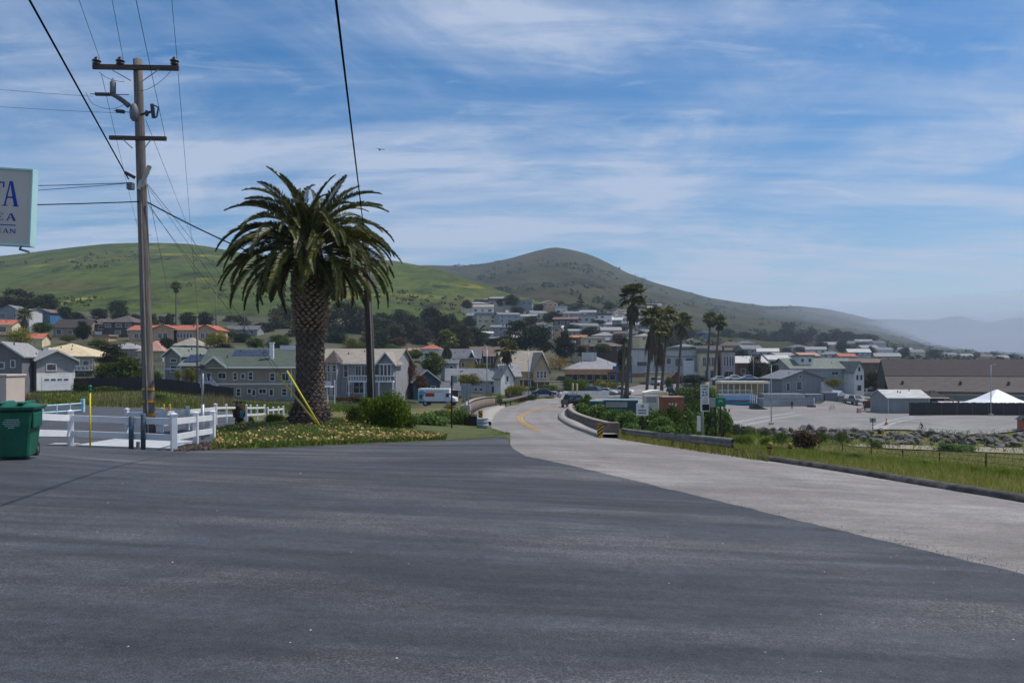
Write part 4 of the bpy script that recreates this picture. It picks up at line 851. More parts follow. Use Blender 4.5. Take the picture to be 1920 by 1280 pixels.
def window(parent, face, x, z, w, h, W_, D_, split=0, far=False, name='window'):
    f, p = window_mesh(w, h, split)
    loc, rz = {'f': ((x, 0, z), 0), 'l': ((-W_/2, x, z), -math.pi/2), 'r': ((W_/2, x, z), math.pi/2), 'b': ((x, D_, z), math.pi)}[face]
    o = link(name, f, parent, loc, (0, 0, rz)); link('pane', p, o); return o
def house(label, px, pyb, d, wpx, hpx, rpx, depth, rot=0, roof='gx', wall='grey', roofc='grey', wins='auto', group=None, name='house', cat='house', over=0.45, chimney=None, door=None, fascia=None, found=2.5, sidewins=0):
    s = d/F; W_ = wpx*s; H = hpx*s; R = rpx*s; Dp = depth; loc = at(px, pyb, d)
    e = empty(name, label, cat, loc, math.radians(rot), group); wm = WALLS[wall]; rm = ROOFS[roofc]; b = MB(); ov = over
    b.box(-W_/2, W_/2, 0, Dp, -found, H)
    if roof == 'gx':   # ridge along x: gables left and right
        b.prism([(0.02, H-0.02), (Dp-0.02, H-0.02), (Dp/2, H+R-0.02)], 'x', -W_/2+0.01, W_/2-0.01)
    elif roof == 'gy':
        b.prism([(-W_/2+0.02, H-0.02), (W_/2-0.02, H-0.02), (0, H+R-0.02)], 'y', 0.01, Dp-0.01)
    b.build('wall', wm, e); r = MB(); t = 0.16
    if roof == 'gx':
        k = R/(Dp/2); y0 = -ov; z0 = H-ov*k
        r.prism([(y0, z0), (Dp/2, H+R), (Dp+ov, z0), (Dp+ov, z0+t), (Dp/2, H+R+t), (y0, z0+t)], 'x', -W_/2-ov, W_/2+ov)
    elif roof == 'gy':
        k = R/(W_/2); x0 = -W_/2-ov; z0 = H-ov*k
        r.prism([(x0, z0), (0, H+R), (-x0, z0), (-x0, z0+t), (0, H+R+t), (x0, z0+t)], 'y', -ov, Dp+ov)
    elif roof == 'hip':
        a, c = W_/2+ov, Dp/2+ov; q = max(0.2, a-c) if a > c else 0.05; cy = Dp/2; ky = max(0.05, c-a)
        V = [(-a, cy-c, H), (a, cy-c, H), (a, cy+c, H), (-a, cy+c, H), (-q, cy-ky, H+R), (q, cy-ky, H+R), (q, cy+ky, H+R), (-q, cy+ky, H+R)]
        r.add(V, [(0, 1, 5, 4), (1, 2, 6, 5), (2, 3, 7, 6), (3, 0, 4, 7), (4, 5, 6, 7), (3, 2, 1, 0)]); r.box(-a, a, cy-c, cy+c, H-0.14, H-0.004)
    else:
        r.box(-W_/2-ov, W_/2+ov, -ov, Dp+ov, H, H+max(0.25, R))
    ro = r.build('roof', rm, e)
    if fascia:
        fm = WALLS[fascia] if fascia in WALLS else TRIM; f = MB()
        if roof == 'gy':
            k = R/(W_/2); x0 = -W_/2-ov; z0 = H-ov*k
            for sg in (-1, 1): f.prism([(sg*x0, z0-0.08), (0, H+R-0.1), (0, H+R+t+0.02), (sg*x0, z0+t+0.02)], 'y', -ov-0.07, -ov-0.004)
        else: f.box(-W_/2-ov, W_/2+ov, -ov-0.07, -ov-0.004, H-ov*(R/(Dp/2) if roof == 'gx' else 0)-0.1, H-ov*(R/(Dp/2) if roof == 'gx' else 0)+t)
        f.build('fascia', fm, ro)
    if d < 260 and roof in ('gx', 'hip'):
        k = R/(Dp/2) if roof == 'gx' else 0; gu = MB(); gu.tube([(-W_/2-ov, -ov-0.05, H-ov*k+0.05), (W_/2+ov, -ov-0.05, H-ov*k+0.05)], 0.07, 6); gu.build('gutter', TRIM, ro)
        for sg in (-1, 1): dpp = MB(); dpp.tube([(sg*W_/2*0.97, -0.08, -0.2), (sg*W_/2*0.97, -0.08, H-ov*k-0.1)], 0.05, 5); dpp.build('downpipe', TRIM, e)
    if d < 260 and roof != 'flat':
        q = random.Random(int(px*3)); kk = R/(Dp/2) if roof != 'gy' else R/(W_/2)
        for _ in range(3):
            if roof == 'gy': vx = q.uniform(-.35, .35)*W_; vy = q.uniform(.2, .8)*Dp; vz = H+(W_/2-abs(vx))*kk
            else: vx = q.uniform(-.3, .3)*W_; vy = q.uniform(.2, .42)*Dp; vz = H+vy*kk
            vb = MB(); vb.tube([(vx, vy, vz-.1), (vx, vy, vz+.5)], 0.09, 6); vb.build('roof_vent', DARKM, ro)
    if chimney:
        for cx_, cy_, cw, ch in chimney: c = MB(); c.box(cx_-cw/2, cx_+cw/2, cy_-cw/2, cy_+cw/2, H*0.9, H+R+ch); c.box(cx_-cw/2-.06, cx_+cw/2+.06, cy_-cw/2-.06, cy_+cw/2+.06, H+R+ch+.002, H+R+ch+.12); c.build('chimney', TRIM, ro)
    if wins == 'auto':
        st = max(1, int(round(H/2.9))); n = max(1, int(W_/3.2)); q = random.Random(int(px*7+pyb))
        for f_ in range(st):
            z = H*(f_+0.32)/st; wh = min(1.4, H/st*0.46)
            for i in range(n):
                if q.random() < 0.12: continue
                ww = q.choice([0.9, 1.2, 1.5, 1.9]); ww = min(ww, W_/n*0.7); window(e, 'f', -W_/2+W_*(i+0.5)/n+q.uniform(-.2, .2), z, ww, wh, W_, Dp, q.choice([0, 1, 2]))
            for i in range(sidewins):
                for fc in ('l', 'r'): window(e, fc, Dp*(i+0.7)/(sidewins+0.4), z, 1.0, wh, W_, Dp, 2)
    elif wins:
        for wdw in wins: window(e, wdw[0], wdw[1]*s if wdw[0] in 'fb' else wdw[1], wdw[2]*s, wdw[3]*s, wdw[4]*s, W_, Dp, wdw[5] if len(wdw) > 5 else 0)
    if door:
        for x, w, h, mat in door:
            dd = MB(); dd.box(x*s-w*s/2, x*s+w*s/2, -0.06, 0.02, -0.1, h*s); o = dd.build('door', mat, e); hh = MB(); hh.box(x*s+w*s*0.3, x*s+w*s*0.36, -0.12, -0.06, h*s*0.45, h*s*0.5); hh.build('handle', DARKM, o)
    return e
def bx(parent, name, mat, *a, **k):
    b = MB(); b.box(*a); return b.build(name, mat, parent, **k)
SOLAR = M('solar_panel', (0.02, 0.03, 0.07), 0.3, 0.8, 0.25, spec=0.5)
BRN = M('brown_board', (0.11, 0.08, 0.06), 0.25, 2, 0.9)

# --- left group
h1 = house('grey two storey house with a white garage door beside the cream house', 105, 728, 118, 66, 54, 17, 10.7, 48, 'gy', 'grey', 'grey', [('f', -8, 34, 15, 11), ('l', 4.6, 36, 8, 9, 1), ('l', 3.2, 8, 8, 9), ('l', 7.5, 8, 8, 9)], fascia='lgrey')
s = 118/F; g = MB(); g.box(-24*s, 24*s, -0.10, 0.03, -0.3, 22*s); go = g.build('garage_door', WHITE, h1)
for i in range(4): bx(go, 'pane', GLASS, (-20+i*11)*s, (-12+i*11)*s, -0.13, -0.09, 15*s, 18*s)
for i in range(1, 4): bx(go, 'groove', TRIM, -23*s, 23*s, -0.115, -0.09, i*4.2*s, i*4.2*s+0.05)
bx(h1, 'garage_surround', WALLS['white'], -33*s, 33*s, -0.06, 0.03, -0.3, 29*s); window(h1, 'f', 14*s, 24*s, 14*s, 3*s, 1, 1)
house('grey sloping roofed house at the left edge beside the garage house', 4, 728, 112, 66, 62, 24, 10, 14, 'gy', 'dgrey', 'grey', [('f', -4, 38, 14, 10), ('f', 18, 40, 6, 12), ('f', 10, 8, 10, 8)], fascia='lgrey')
bx(h1, 'drain_pipe', WHITE, -36*s, -33.5*s, 10.2, 10.5, -1, 50*s)
h3 = house('cream hip roofed house with upper deck behind the grey garage house', 106, 712, 150, 132, 44, 26, 14, 8, 'hip', 'taupe', 'cream', [('f', 22, 26, 9, 13, 1), ('f', 36, 26, 9, 13), ('f', 52, 26, 10, 10), ('f', 44, 4, 10, 10)], chimney=[(-2.5, 2.0, 0.9, -1.0)])
s = 150/F; bx(h3, 'deck', TRIM, 6*s, 68*s, -1.8, -0.03, 17*s, 19*s)
for i in range(9): bx(h3, 'baluster', TRIM, (7+i*7)*s, (8+i*7)*s, -1.8, -1.7, 19*s, 27*s)
bx(h3, 'deck_rail', TRIM, 6*s, 68*s, -1.82, -1.68, 27*s+0.005, 28*s)
for i in (-14, 6): o = MB(); o.cbox((i*s, 3.0, 55*s), 1.6, 1.0, 0.15, 0, math.radians(28)); o.build('skylight', GLASS, h3)
house('bright blue house with gable and white framed windows on the left slope', 75, 612, 300, 40, 26, 7, 9, -6, 'gy', 'blue', 'brown', [('f', -10, 12, 8, 8), ('f', 12, 12, 8, 8, 3), ('f', -12, 2, 6, 5), ('f', 8, 2, 6, 5)])
bx(bpy.data.objects['house.003'], 'chimney', WALLS['blue'], -0.3, 1.1, -0.5, 0.02, -1, 6.6)
house('pale blue-grey house behind the bright blue house at the left edge', 16, 618, 290, 44, 34, 12, 10, 8, 'gy', 'bgrey', 'slate')
house('grey link house between the pale blue and bright blue houses', 42, 616, 285, 26, 34, 4, 8, 0, 'gx', 'lgrey', 'dgrey')
h = house('white house with red tiled roof strips at the left edge', 4, 648, 240, 34, 40, 9, 8, 10, 'gx', 'cream', 'red'); bx(h, 'lower_roof', ROOFS['red'], -3.2, 3.6, -1.6, -0.02, 2.9, 3.2)
house('small red roof just below the bright blue house', 62, 640, 225, 30, 6, 9, 8, 15, 'gx', 'cream', 'red', None)
house('long low ranch house with grey-brown roof and white deck', 132, 632, 262, 62, 18, 16, 10, 4, 'gx', 'taupe', 'dbrown')
house('brown two storey house with hip roof above the peach wall', 178, 634, 268, 46, 26, 12, 10, 0, 'hip', 'brown', 'taupe')
house('dark brown house with wide hip roof left of the tall pole', 222, 630, 262, 60, 26, 14, 11, -5, 'hip', 'dbrown', 'taupe')
bx(bpy.data.objects['house.009'], 'white_railing', WHITE, -1, 3, -1.6, -1.5, 1.2, 2.2); 
house('peach garden wall house below the brown hip roofed house', 188, 644, 240, 30, 14, 3, 5, 0, 'flat', 'peach', 'tan', None)
for i, (px, w, t) in enumerate([(262, 42, 'left of the tall utility pole'), (306, 52, 'with arched window right of the tall utility pole'), (348, 46, 'with long window band'), (386, 38, 'at the right end of the red roof row')]):
    hh = house(f'peach house with red tiled roof {t}', px, 642, 242, w, 24, 9, 10, 0, 'gx' if i in (0, 2) else 'gy', 'peach', 'red', [('f', -6, 8, 7, 9, 1), ('f', 4, 8, 7, 9, 1)] if i != 2 else [('f', -14+6*k, 9, 4, 8) for k in range(5)], 'red tiled houses at the hill foot')
house('grey roofed low house behind the large green tree', 228, 668, 195, 62, 14, 12, 10, 6, 'hip', 'ggrey', 'grey')
house('pinkish roofed house behind the tall utility pole', 282, 672, 185, 46, 14, 20, 9, 0, 'hip', 'tan', 'pink')
house('taupe hip roofed cottage with white door behind the solar tower', 350, 662, 205, 50, 14, 16, 9, 4, 'hip', 'ggrey', 'tan', [('f', 14, 3, 5, 9)])
house('grey cottage row behind the yellow-green tree', 452, 628, 300, 60, 10, 8, 8, 0, 'gx', 'bgrey', 'dgrey')
# tower with solar panels
h = house('narrow grey and white tower house with solar panels on the roof', 324, 716, 138, 36, 50, 14, 8.5, -14, 'gy', 'ggrey', 'gslate', [('f', 2, 38, 12, 5), ('f', 2, 20, 13, 10)], fascia='white'); s = 138/F
bx(h, 'corner_trim', TRIM, -18.3*s, -16*s, -0.1, 0.0, 0, 50*s); bx(h, 'corner_trim', TRIM, 16*s, 18.3*s, -0.1, 0.0, 0, 50*s); bx(h, 'band_trim', TRIM, -16*s, 16*s, -0.09, 0.0, 23*s, 26*s)
h = house('grey-green roofed wing with solar panels joining the tower house', 366, 718, 136, 52, 34, 20, 9, 0, 'gx', 'ggrey', 'gslate', [('f', -12, 14, 9, 12, 1), ('f', 4, 14, 9, 12)]); s = 136/F
for k in range(5):
    o = MB(); kk = math.atan2(20*s, 4.5); o.cbox((-1.9+k*0.95, 2.2, 34*s+2.2*math.tan(kk)+0.24), 0.85, 3.4, 0.06, 0, kk); o.build('solar_panel', SOLAR, h)
# long green roofed house
hB = house('long beige two storey house with green roof and white chimney left of the date palm', 478, 749, 131, 196, 62, 34, 12, 5, 'gx', 'taupe', 'green',
  [('f', -60, 40, 13, 10, 1), ('f', -36, 38, 6, 12, 2), ('f', -22, 40, 6, 8), ('f', -8, 38, 7, 13, 2), ('f', 32, 36, 8, 13, 2), ('f', 56, 36, 12, 13, 1), ('f', -30, 8, 7, 12, 2), ('f', -10, 12, 6, 8), ('f', -2, 8, 5, 10), ('f', 14, 12, 12, 8, 1), ('f', 30, 8, 6, 11), ('f', 54, 8, 8, 12, 2), ('f', -84, 36, 7, 14)], fascia='white')
s = 131/F
bx(hB, 'band_trim', TRIM, -98*s, 98*s, -0.10, -0.002, 28*s, 31*s); bx(hB, 'base_board', WALLS['bgrey'], -98*s, 98*s, -0.14, -0.003, -1.5, 4*s); bx(hB, 'corner_board', TRIM, 66*s, 68*s, -0.12, -0.001, 0, 62*s)
c = MB(); c.box(22*s, 29*s, 2.0, 2.6, 60*s, 106*s); c.box(21*s, 30*s, 1.9, 2.7, 106*s+.003, 108*s); c.build('chimney', WHITE, hB)
g = MB(); g.prism([(-92*s, 62*s), (-52*s, 62*s), (-72*s, 78*s)], 'y', -0.9, 3.0); g.build('gable', WALLS['taupe'], hB)
for sg in (-1, 1):
    g = MB(); g.prism([((-72+sg*24)*s, 58*s), (-72*s, 78*s), (-72*s, 81*s), ((-72+sg*24)*s, 61*s)], 'y', -1.3, 3.2); o = g.build('gable_roof', ROOFS['green'], hB)
    g = MB(); g.prism([((-72+sg*24)*s, 57.6*s), (-72*s, 77.6*s), (-72*s, 81.2*s), ((-72+sg*24)*s, 61.2*s)], 'y', -1.42, -1.304); g.build('fascia', WHITE, o)
kk = math.atan2(34*s, 6.0)
for k in range(6):
    o = MB(); o.cbox((-46*s+k*0.98, 4.2, 62*s+4.2*math.tan(kk)+0.2), 0.9, 2.2, 0.06, 0, kk); o.build('solar_panel', SOLAR, hB)
o = MB(); o.box(34*s, 92*s, 5.4, 5.5, 94*s, 103*s); o.build('roof_railing', TRIM, hB)
st = MB(); st.prism([(-78*s, 34*s), (-74*s, 34*s), (-48*s, 2*s), (-52*s, 2*s)], 'y', -1.6, -1.5); st.prism([(-78*s, 34*s), (-74*s, 34*s), (-48*s, 2*s), (-52*s, 2*s)], 'y', -0.6, -0.5)
for i in range(9): st.box((-77+i*3.0)*s, (-73+i*3.0)*s, -1.5, -0.6, (33-i*3.6)*s-0.06, (33-i*3.6)*s)
st.build('stairs', TRIM, hB); sr = MB(); sr.prism([(-78*s, 44*s), (-76*s, 44*s), (-49*s, 12*s), (-51*s, 12*s)], 'y', -1.62, -1.56)
for i in range(5): sr.box((-77+i*6)*s, (-76.4+i*6)*s, -1.62, -1.56, (33-i*7)*s, (43-i*7)*s)
sr.build('stair_rail', WHITE, hB); bx(hB, 'landing', TRIM, -98*s, -76*s, -1.6, -0.15, 31.5*s, 33.5*s)
for i in range(5): bx(hB, 'landing_post', TRIM, (-97+i*5)*s, (-96.2+i*5)*s, -1.6, -1.52, 33.6*s, 43*s)
# grey victorian right of the palm
hV = house('grey gabled house with turret, bay windows and white balcony right of the date palm', 668, 746, 140, 150, 66, 26, 12, -6, 'gx', 'grey', 'tan',
  [('f', -62, 52, 4, 4), ('f', -20, 40, 7, 22, 2), ('f', 4, 42, 10, 18, 1), ('f', 16, 42, 10, 18, 1), ('f', 40, 44, 8, 16), ('f', -14, 10, 7, 16), ('f', 6, 10, 22, 20, 3)], fascia='white')
s = 140/F
for i, x in enumerate((-45, -35)):
    pass
t = MB(); t.prism([(-46*s-1.1, -0.0), (-46*s-0.7, -1.2), (-46*s+1.2, -1.2), (-46*s+1.6, 0.0)], 'z', -2.0, 66*s); tw = t.build('turret', WALLS['grey'], hV)
t = MB(); cx_ = -46*s+0.2; z_ = 66*s
t.add([(cx_-1.9, 0.4, z_), (cx_-1.4, -1.7, z_), (cx_+1.4, -1.7, z_), (cx_+1.9, 0.4, z_), (cx_, 0.2, z_+24*s)], [(0, 1, 4), (1, 2, 4), (2, 3, 4), (3, 0, 4), (3, 2, 1, 0)]); t.build('turret_roof', ROOFS['taupe'], hV)
for x in (-50, -38):
    for z_, hh in ((50, 11), (6, 18)):
        f, p = window_mesh(6*s, hh*s, 2); o = link('window', f, hV, (x*s, -1.2, z_*s)); link('pane', p, o)
bx(hV, 'corner_board', TRIM, -52*s, -51*s, -1.28, -1.21, 0, 66*s); bx(hV, 'corner_board', TRIM, -44.6*s, -43.4*s, -1.28, -1.21, 0, 66*s); bx(hV, 'corner_board', TRIM, -34*s, -33*s, -1.28, -1.21, 0, 66*s)
g = MB(); g.box(46*s, 74*s, -1.0, 3, 40*s, 66*s); g.prism([(46*s, 66*s), (74*s, 66*s), (60*s, 82*s)], 'y', -1.0, 3.0); g.build('gable_bay', WALLS['grey'], hV)
for sg in (-1, 1):
    g = MB(); g.prism([((60+sg*20)*s, 60*s), (60*s, 84*s), (60*s, 87*s), ((60+sg*20)*s, 63*s)], 'y', -1.6, 4.0); o = g.build('gable_roof', ROOFS['tan'], hV)
    g = MB(); g.prism([((60+sg*20)*s, 59.5*s), (60*s, 83.5*s), (60*s, 87.3*s), ((60+sg*20)*s, 63.3*s)], 'y', -1.72, -1.604); g.build('fascia', WHITE, o)
for x in (52, 59, 66):
    f, p = window_mesh(5*s, 20*s, 0); o = link('window', f, hV, (x*s, -1.0, 42*s)); link('pane', p, o)
bx(hV, 'balcony', WHITE, -10*s, 76*s, -1.9, -1.02, 30*s, 33*s)
for i in range(17): bx(hV, 'baluster', WHITE, (-10+i*5)*s, (-9+i*5)*s, -1.9, -1.82, 33.1*s, 41*s)
bx(hV, 'balcony_rail', WHITE, -10*s, 76*s, -1.94, -1.78, 41.1*s, 43*s)
for x in (-9, 20, 48, 74): bx(hV, 'porch_post', WHITE, x*s, (x+2)*s, -1.9, -1.75, -1.5, 30*s)
bx(hV, 'canopy_strip', WHITE, -12*s, 78*s, -1.2, -0.02, 63*s, 65*s)
gz_ = empty('gazebo', 'small white raised deck on a post between the palm trunk and grey gabled house', 'deck', at(614, 750, 128)); s = 128/F
bx(gz_, 'platform', WHITE, -9*s, 9*s, -1, 1, 24*s, 26*s); bx(gz_, 'railing', TRIM, -9*s, 9*s, -1, -0.95, 26.5*s, 36*s); bx(gz_, 'post', WHITE, -1*s, 1*s, -0.1, 0.1, -1.5, 24*s); bx(gz_, 'post', WHITE, 13*s, 14*s, -0.1, 0.1, -1.5, 38*s)
# --- middle group
house('teal cottage with brown roof and white bargeboards behind the moving truck', 800, 746, 148, 50, 32, 20, 11, 14, 'gy', 'teal', 'brown', [('f', -6, 16, 12, 8), ('f', 12, 14, 8, 8)], fascia='white', chimney=[(-0.5, 5, 0.5, 0.4)])
hM = house('long white barn with grey roof and small square windows', 894, 740, 168, 112, 28, 20, 9, 4, 'gx', 'lgrey', 'slate', [('f', -2, 22, 4, 4), ('f', 8, 22, 4, 4), ('f', -2, 8, 4, 4), ('f', 8, 8, 4, 4), ('f', 28, 20, 4, 4), ('f', 32, 4, 8, 12)])
house('white gable end of the long barn with a dark door', 951, 741, 163, 31, 34, 21, 2.2, 40, 'gy', 'white', 'slate', [('f', 0, 26, 5, 10)], door=[(0, 10, 12, DARKM)], over=0.35)
h = house('tan victorian house with steep grey-tan roof and porch', 988, 726, 192, 84, 32, 36, 13, 14, 'gx', 'tan', 'tan', [('f', 20, 18, 5, 13), ('f', 28, 18, 5, 13), ('f', -16, 16, 8, 6)], chimney=[(-3, 6, 0.8, 0.4)]); s = 192/F
g = MB(); g.prism([(10*s, 30*s), (40*s, 30*s), (25*s, 62*s)], 'y', -1.5, 5.0); g.box(10*s, 40*s, -1.5, 0, -2, 30*s); g.build('gable_bay', WALLS['tan'], h)
for sg in (-1, 1): g = MB(); g.prism([((25+sg*18)*s, 26*s), (25*s, 63*s), (25*s, 66*s), ((25+sg*18)*s, 29*s)], 'y', -2.0, 6.0); g.build('gable_roof', ROOFS['tan'], h)
for x in (18, 25, 32):
    f, p = window_mesh(4.5*s, 12*s, 2); o = link('window', f, h, (x*s, -1.5, 18*s)); link('pane', p, o)
bx(h, 'porch_roof', ROOFS['tan'], -44*s, 8*s, -3.0, -0.02, 14*s, 16*s); bx(h, 'porch_roof', ROOFS['tan'], 6*s, 60*s, -4.4, -1.6, 10*s, 12*s)
for x in (-42, -28, -14, 0, 10, 24, 40, 56): bx(h, 'porch_post', TRIM, x*s, (x+1.5)*s, -2.9 if x < 6 else -4.3, -2.7 if x < 6 else -4.1, -1.5, (14 if x < 6 else 10)*s)
house('low tan annex roof left of the tan victorian house', 958, 722, 185, 34, 18, 20, 8, 10, 'gx', 'tan', 'grey')
h = house('navy house with white gabled dormer behind the mustard house', 862, 684, 205, 76, 14, 16, 10, 0, 'gx', 'navy', 'dgrey', None); s = 205/F
for x in (-24, 22):
    g = MB(); g.prism([((x-9)*s, 4*s), ((x+9)*s, 4*s), (x*s, 24*s)], 'y', -0.5, 4.0); o = g.build('dormer', WALLS['navy'], h)
    for sg in (-1, 1): g = MB(); g.prism([((x+sg*12)*s, 1*s), (x*s, 24*s), (x*s, 28*s), ((x+sg*12)*s, 4*s)], 'y', -1.0, 4.5); g.build('bargeboard', WHITE, o)
    f, p = window_mesh(7*s, 9*s, 1); w_ = link('window', f, o, (x*s, -0.5, 4*s)); link('pane', p, w_)
house('mustard yellow flat roofed house behind the long barn', 874, 692, 185, 34, 18, 3, 7, 18, 'flat', 'mustard', 'grey', [('f', -6, 4, 6, 8)])
house('white house with pinkish red hip roof behind the full green tree', 808, 676, 235, 40, 22, 9, 9, 0, 'hip', 'white', 'red', [('f', 10, 6, 6, 8), ('f', -8, 6, 6, 8)])
house('long brown roofed house between the two round fan palms', 916, 690, 215, 66, 24, 16, 9, 2, 'gx', 'dbrown', 'brown', [('f', -14, 8, 6, 14), ('f', 0, 8, 6, 14), ('f', 12, 8, 6, 14)])
house('small blue-grey house left of the mustard house', 842, 700, 178, 30, 20, 6, 8, 0, 'gx', 'bgrey', 'dgrey', [('f', 4, 6, 6, 8)])
house('dark roofed cottage in front of the long white barn', 838, 744, 150, 44, 14, 12, 8, 8, 'gx', 'dbrown', 'dgrey', None)
house('pink and peach cottage behind the green tree at the grey gabled house', 776, 668, 250, 22, 10, 5, 7, 0, 'gx', 'peach', 'pink')
h = house('low commercial building with broad grey roof and orange sign band', 1118, 716, 214, 118, 24, 24, 16, -4, 'hip', 'brown', 'grey', [('f', -40+14*k, 4, 10, 10) for k in range(6)], cat='building', name='shop_building', over=0.8); s = 214/F
bx(h, 'sign_band', M('orange_band', lin('9c7358'), 0.15, 1, 0.7), -58*s, 58*s, -1.3, -1.2, 18*s, 24*s); bx(h, 'roof_box', WALLS['lgrey'], -26*s, 2*s, 5, 9, 40*s, 56*s)
bx(h, 'flat_canopy', WALLS['tan'], -60*s, 20*s, -3.0, -1.4, 15*s, 17*s); bx(h, 'blue_band', M('blue_band', lin('4f6f9e'), 0.1, 1, 0.7), 30*s, 58*s, -1.36, -1.31, 24*s+.01, 30*s)
for x in (36, 62): bx(h, 'blue_post', M('blue_post', lin('3a6b93'), 0.1, 1, 0.6), x*s, (x+3)*s, -3.0, -2.6, -1, 34*s)
h = house('long white two storey commercial building behind the fan palms', 1254, 712, 232, 138, 56, 3, 18, -3, 'flat', 'lgrey', 'gslate', [('f', -18, 26, 14, 14), ('f', 0, 30, 8, 10), ('f', 18, 26, 12, 14), ('f', 38, 26, 13, 14), ('f', 60, 26, 14, 16), ('f', -50, 26, 18, 8)], cat='building', name='shop_building', over=0.3); s = 232/F
bx(h, 'white_bay', WHITE, 26*s, 46*s, -1.2, -0.02, 8*s, 36*s); bx(h, 'awning', WHITE, 34*s, 68*s, -2.0, -0.3, 10*s, 15*s); bx(h, 'cornice', WALLS['bgrey'], -20*s, 68*s, -0.3, -0.002, 43*s, 45*s)
bx(h, 'orange_fascia', M('orange_band', (0.4, 0.2, 0.1)), -69*s, -20*s, -0.6, -0.02, 6*s, 12*s); bx(h, 'dark_shopfront', GLASS, -68*s, -30*s, -0.5, -0.025, -6*s, 5.5*s)
house('small red gabled shop front below the white two storey building', 1268, 722, 205, 20, 14, 10, 6, 0, 'gy', 'red', 'brown', None, cat='building', name='shop_building')
house('cream and pink low shop beside the parked van', 1234, 722, 206, 34, 22, 2, 6, 0, 'flat', 'cream', 'tan', None, cat='building', name='shop_building')
house('tan two storey shop front with tall window strip', 1329, 712, 226, 32, 50, 5, 14, -4, 'flat', 'cream', 'gslate', [('f', -8, 26, 6, 16, 1), ('f', 0, 26, 6, 16, 1), ('f', 8, 26, 6, 16, 1), ('f', -4, 2, 6, 16), ('f', 6, 2, 6, 16)], cat='building', name='shop_building', over=0.25)
h = house('pinkish two storey shop front with white pillars right of the slim palm pair', 1366, 712, 224, 24, 52, 3, 14, -4, 'flat', 'pink', 'brown', [('f', -7, 26, 3, 18), ('f', -2, 26, 3, 18), ('f', 3, 26, 3, 18), ('f', 8, 26, 3, 18), ('f', 0, 2, 16, 14, 1)], cat='building', name='shop_building', over=0.2); s = 224/F
bx(h, 'parapet_block', WALLS['cream'], -6*s, 8*s, 0.3, 2, 55.5*s, 60*s)
house('plain taupe building between the tan and pinkish shop fronts', 1348, 712, 230, 16, 52, 3, 12, -4, 'flat', 'tan', 'tan', None, cat='building', name='shop_building', over=0.2)
house('red brick building with white roof right of the shop fronts', 1408, 712, 226, 58, 32, 12, 12, -2, 'gx', 'red', 'white', [('f', -14, 12, 8, 8), ('f', 6, 12, 8, 8)], cat='building', name='shop_building')
house('small white roofed building behind the feathery olive trees', 1462, 690, 260, 40, 16, 8, 9, 0, 'gx', 'white', 'white')
# pale blue complex
h = house('pale blue gabled house with white corner bay in front of the skate area', 1506, 740, 186, 84, 30, 15, 11, 8, 'gy', 'bgrey', 'slate', [('f', -8, 10, 10, 14), ('f', -6, 31, 5, 6), ('f', -30, 8, 6, 14)], fascia='dgrey'); s = 186/F
bx(h, 'white_bay', WHITE, 34*s, 56*s, -0.8, 2.0, -1, 24*s); window(h, 'f', 40*s, 8*s, 4*s, 12*s, 1, 1); window(h, 'f', 50*s, 8*s, 4*s, 12*s, 1, 1)
for nm in ('window',): pass
h = house('large pale blue two storey building with grey-green roof and cupola', 1546, 736, 206, 130, 46, 18, 14, 3, 'gx', 'pblue', 'gslate', [('f', 20, 34, 12, 5, 1), ('f', 44, 32, 12, 6), ('f', -34, 34, 10, 5), ('f', -50, 30, 8, 6)]); s = 206/F
bx(h, 'cupola', WALLS['white'], -42*s, -16*s, 2, 6, 50*s, 68*s); bx(h, 'cupola_roof', ROOFS['gslate'], -45*s, -13*s, 1.6, 6.4, 68.1*s, 71*s)
for x in (-36, -22):
    f, p = window_mesh(5*s, 6*s); o = link('window', f, h, (x*s, 1.99, 58*s)); link('pane', p, o)
house('white gable end with small windows at the right of the pale blue building', 1611, 738, 202, 20, 44, 16, 10, 10, 'gy', 'white', 'gslate', [('f', -4, 26, 4, 9), ('f', 4, 26, 4, 9), ('f', 0, 42, 4, 8), ('f', 0, 6, 8, 10)])
house('long brown flat roofed building behind the pale blue building', 1590, 690, 270, 150, 10, 7, 12, 0, 'gx', 'brown', 'brown', None, cat='building', name='long_building')
# skate area and right-hand buildings
CREAMR = M('cream_roof_panel', lin('d9cdb4'), 0.05, 1, 0.6)
h = empty('open_pavilion', 'long cream flat canopy roof on posts above the mural wall', 'pavilion', at(1400, 766, 172)); s = 172/F
bx(h, 'roof', CREAMR, -48*s, 44*s, 0, 5, 47*s, 51*s); bx(h, 'back_wall', WALLS['tan'], -46*s, 42*s, 4.6, 4.8, 26*s, 47*s); bx(h, 'deck', TRIM, -54*s, 10*s, -1, 5, 26*s, 27.5*s)
for i in range(9): bx(h, 'post', TRIM, (-46+i*11)*s, (-45+i*11)*s, 0.1, 0.25, 27.6*s, 47*s)
for i in range(15): bx(h, 'baluster', TRIM, (-54+i*4.5)*s, (-53.6+i*4.5)*s, -1.0, -0.95, 27.6*s, 34*s)
bx(h, 'hand_rail', TRIM, -54*s, 10*s, -1.03, -0.93, 34.1*s, 35.2*s)
MUR = bpy.data.materials.new('sea_mural'); MUR.use_nodes = True
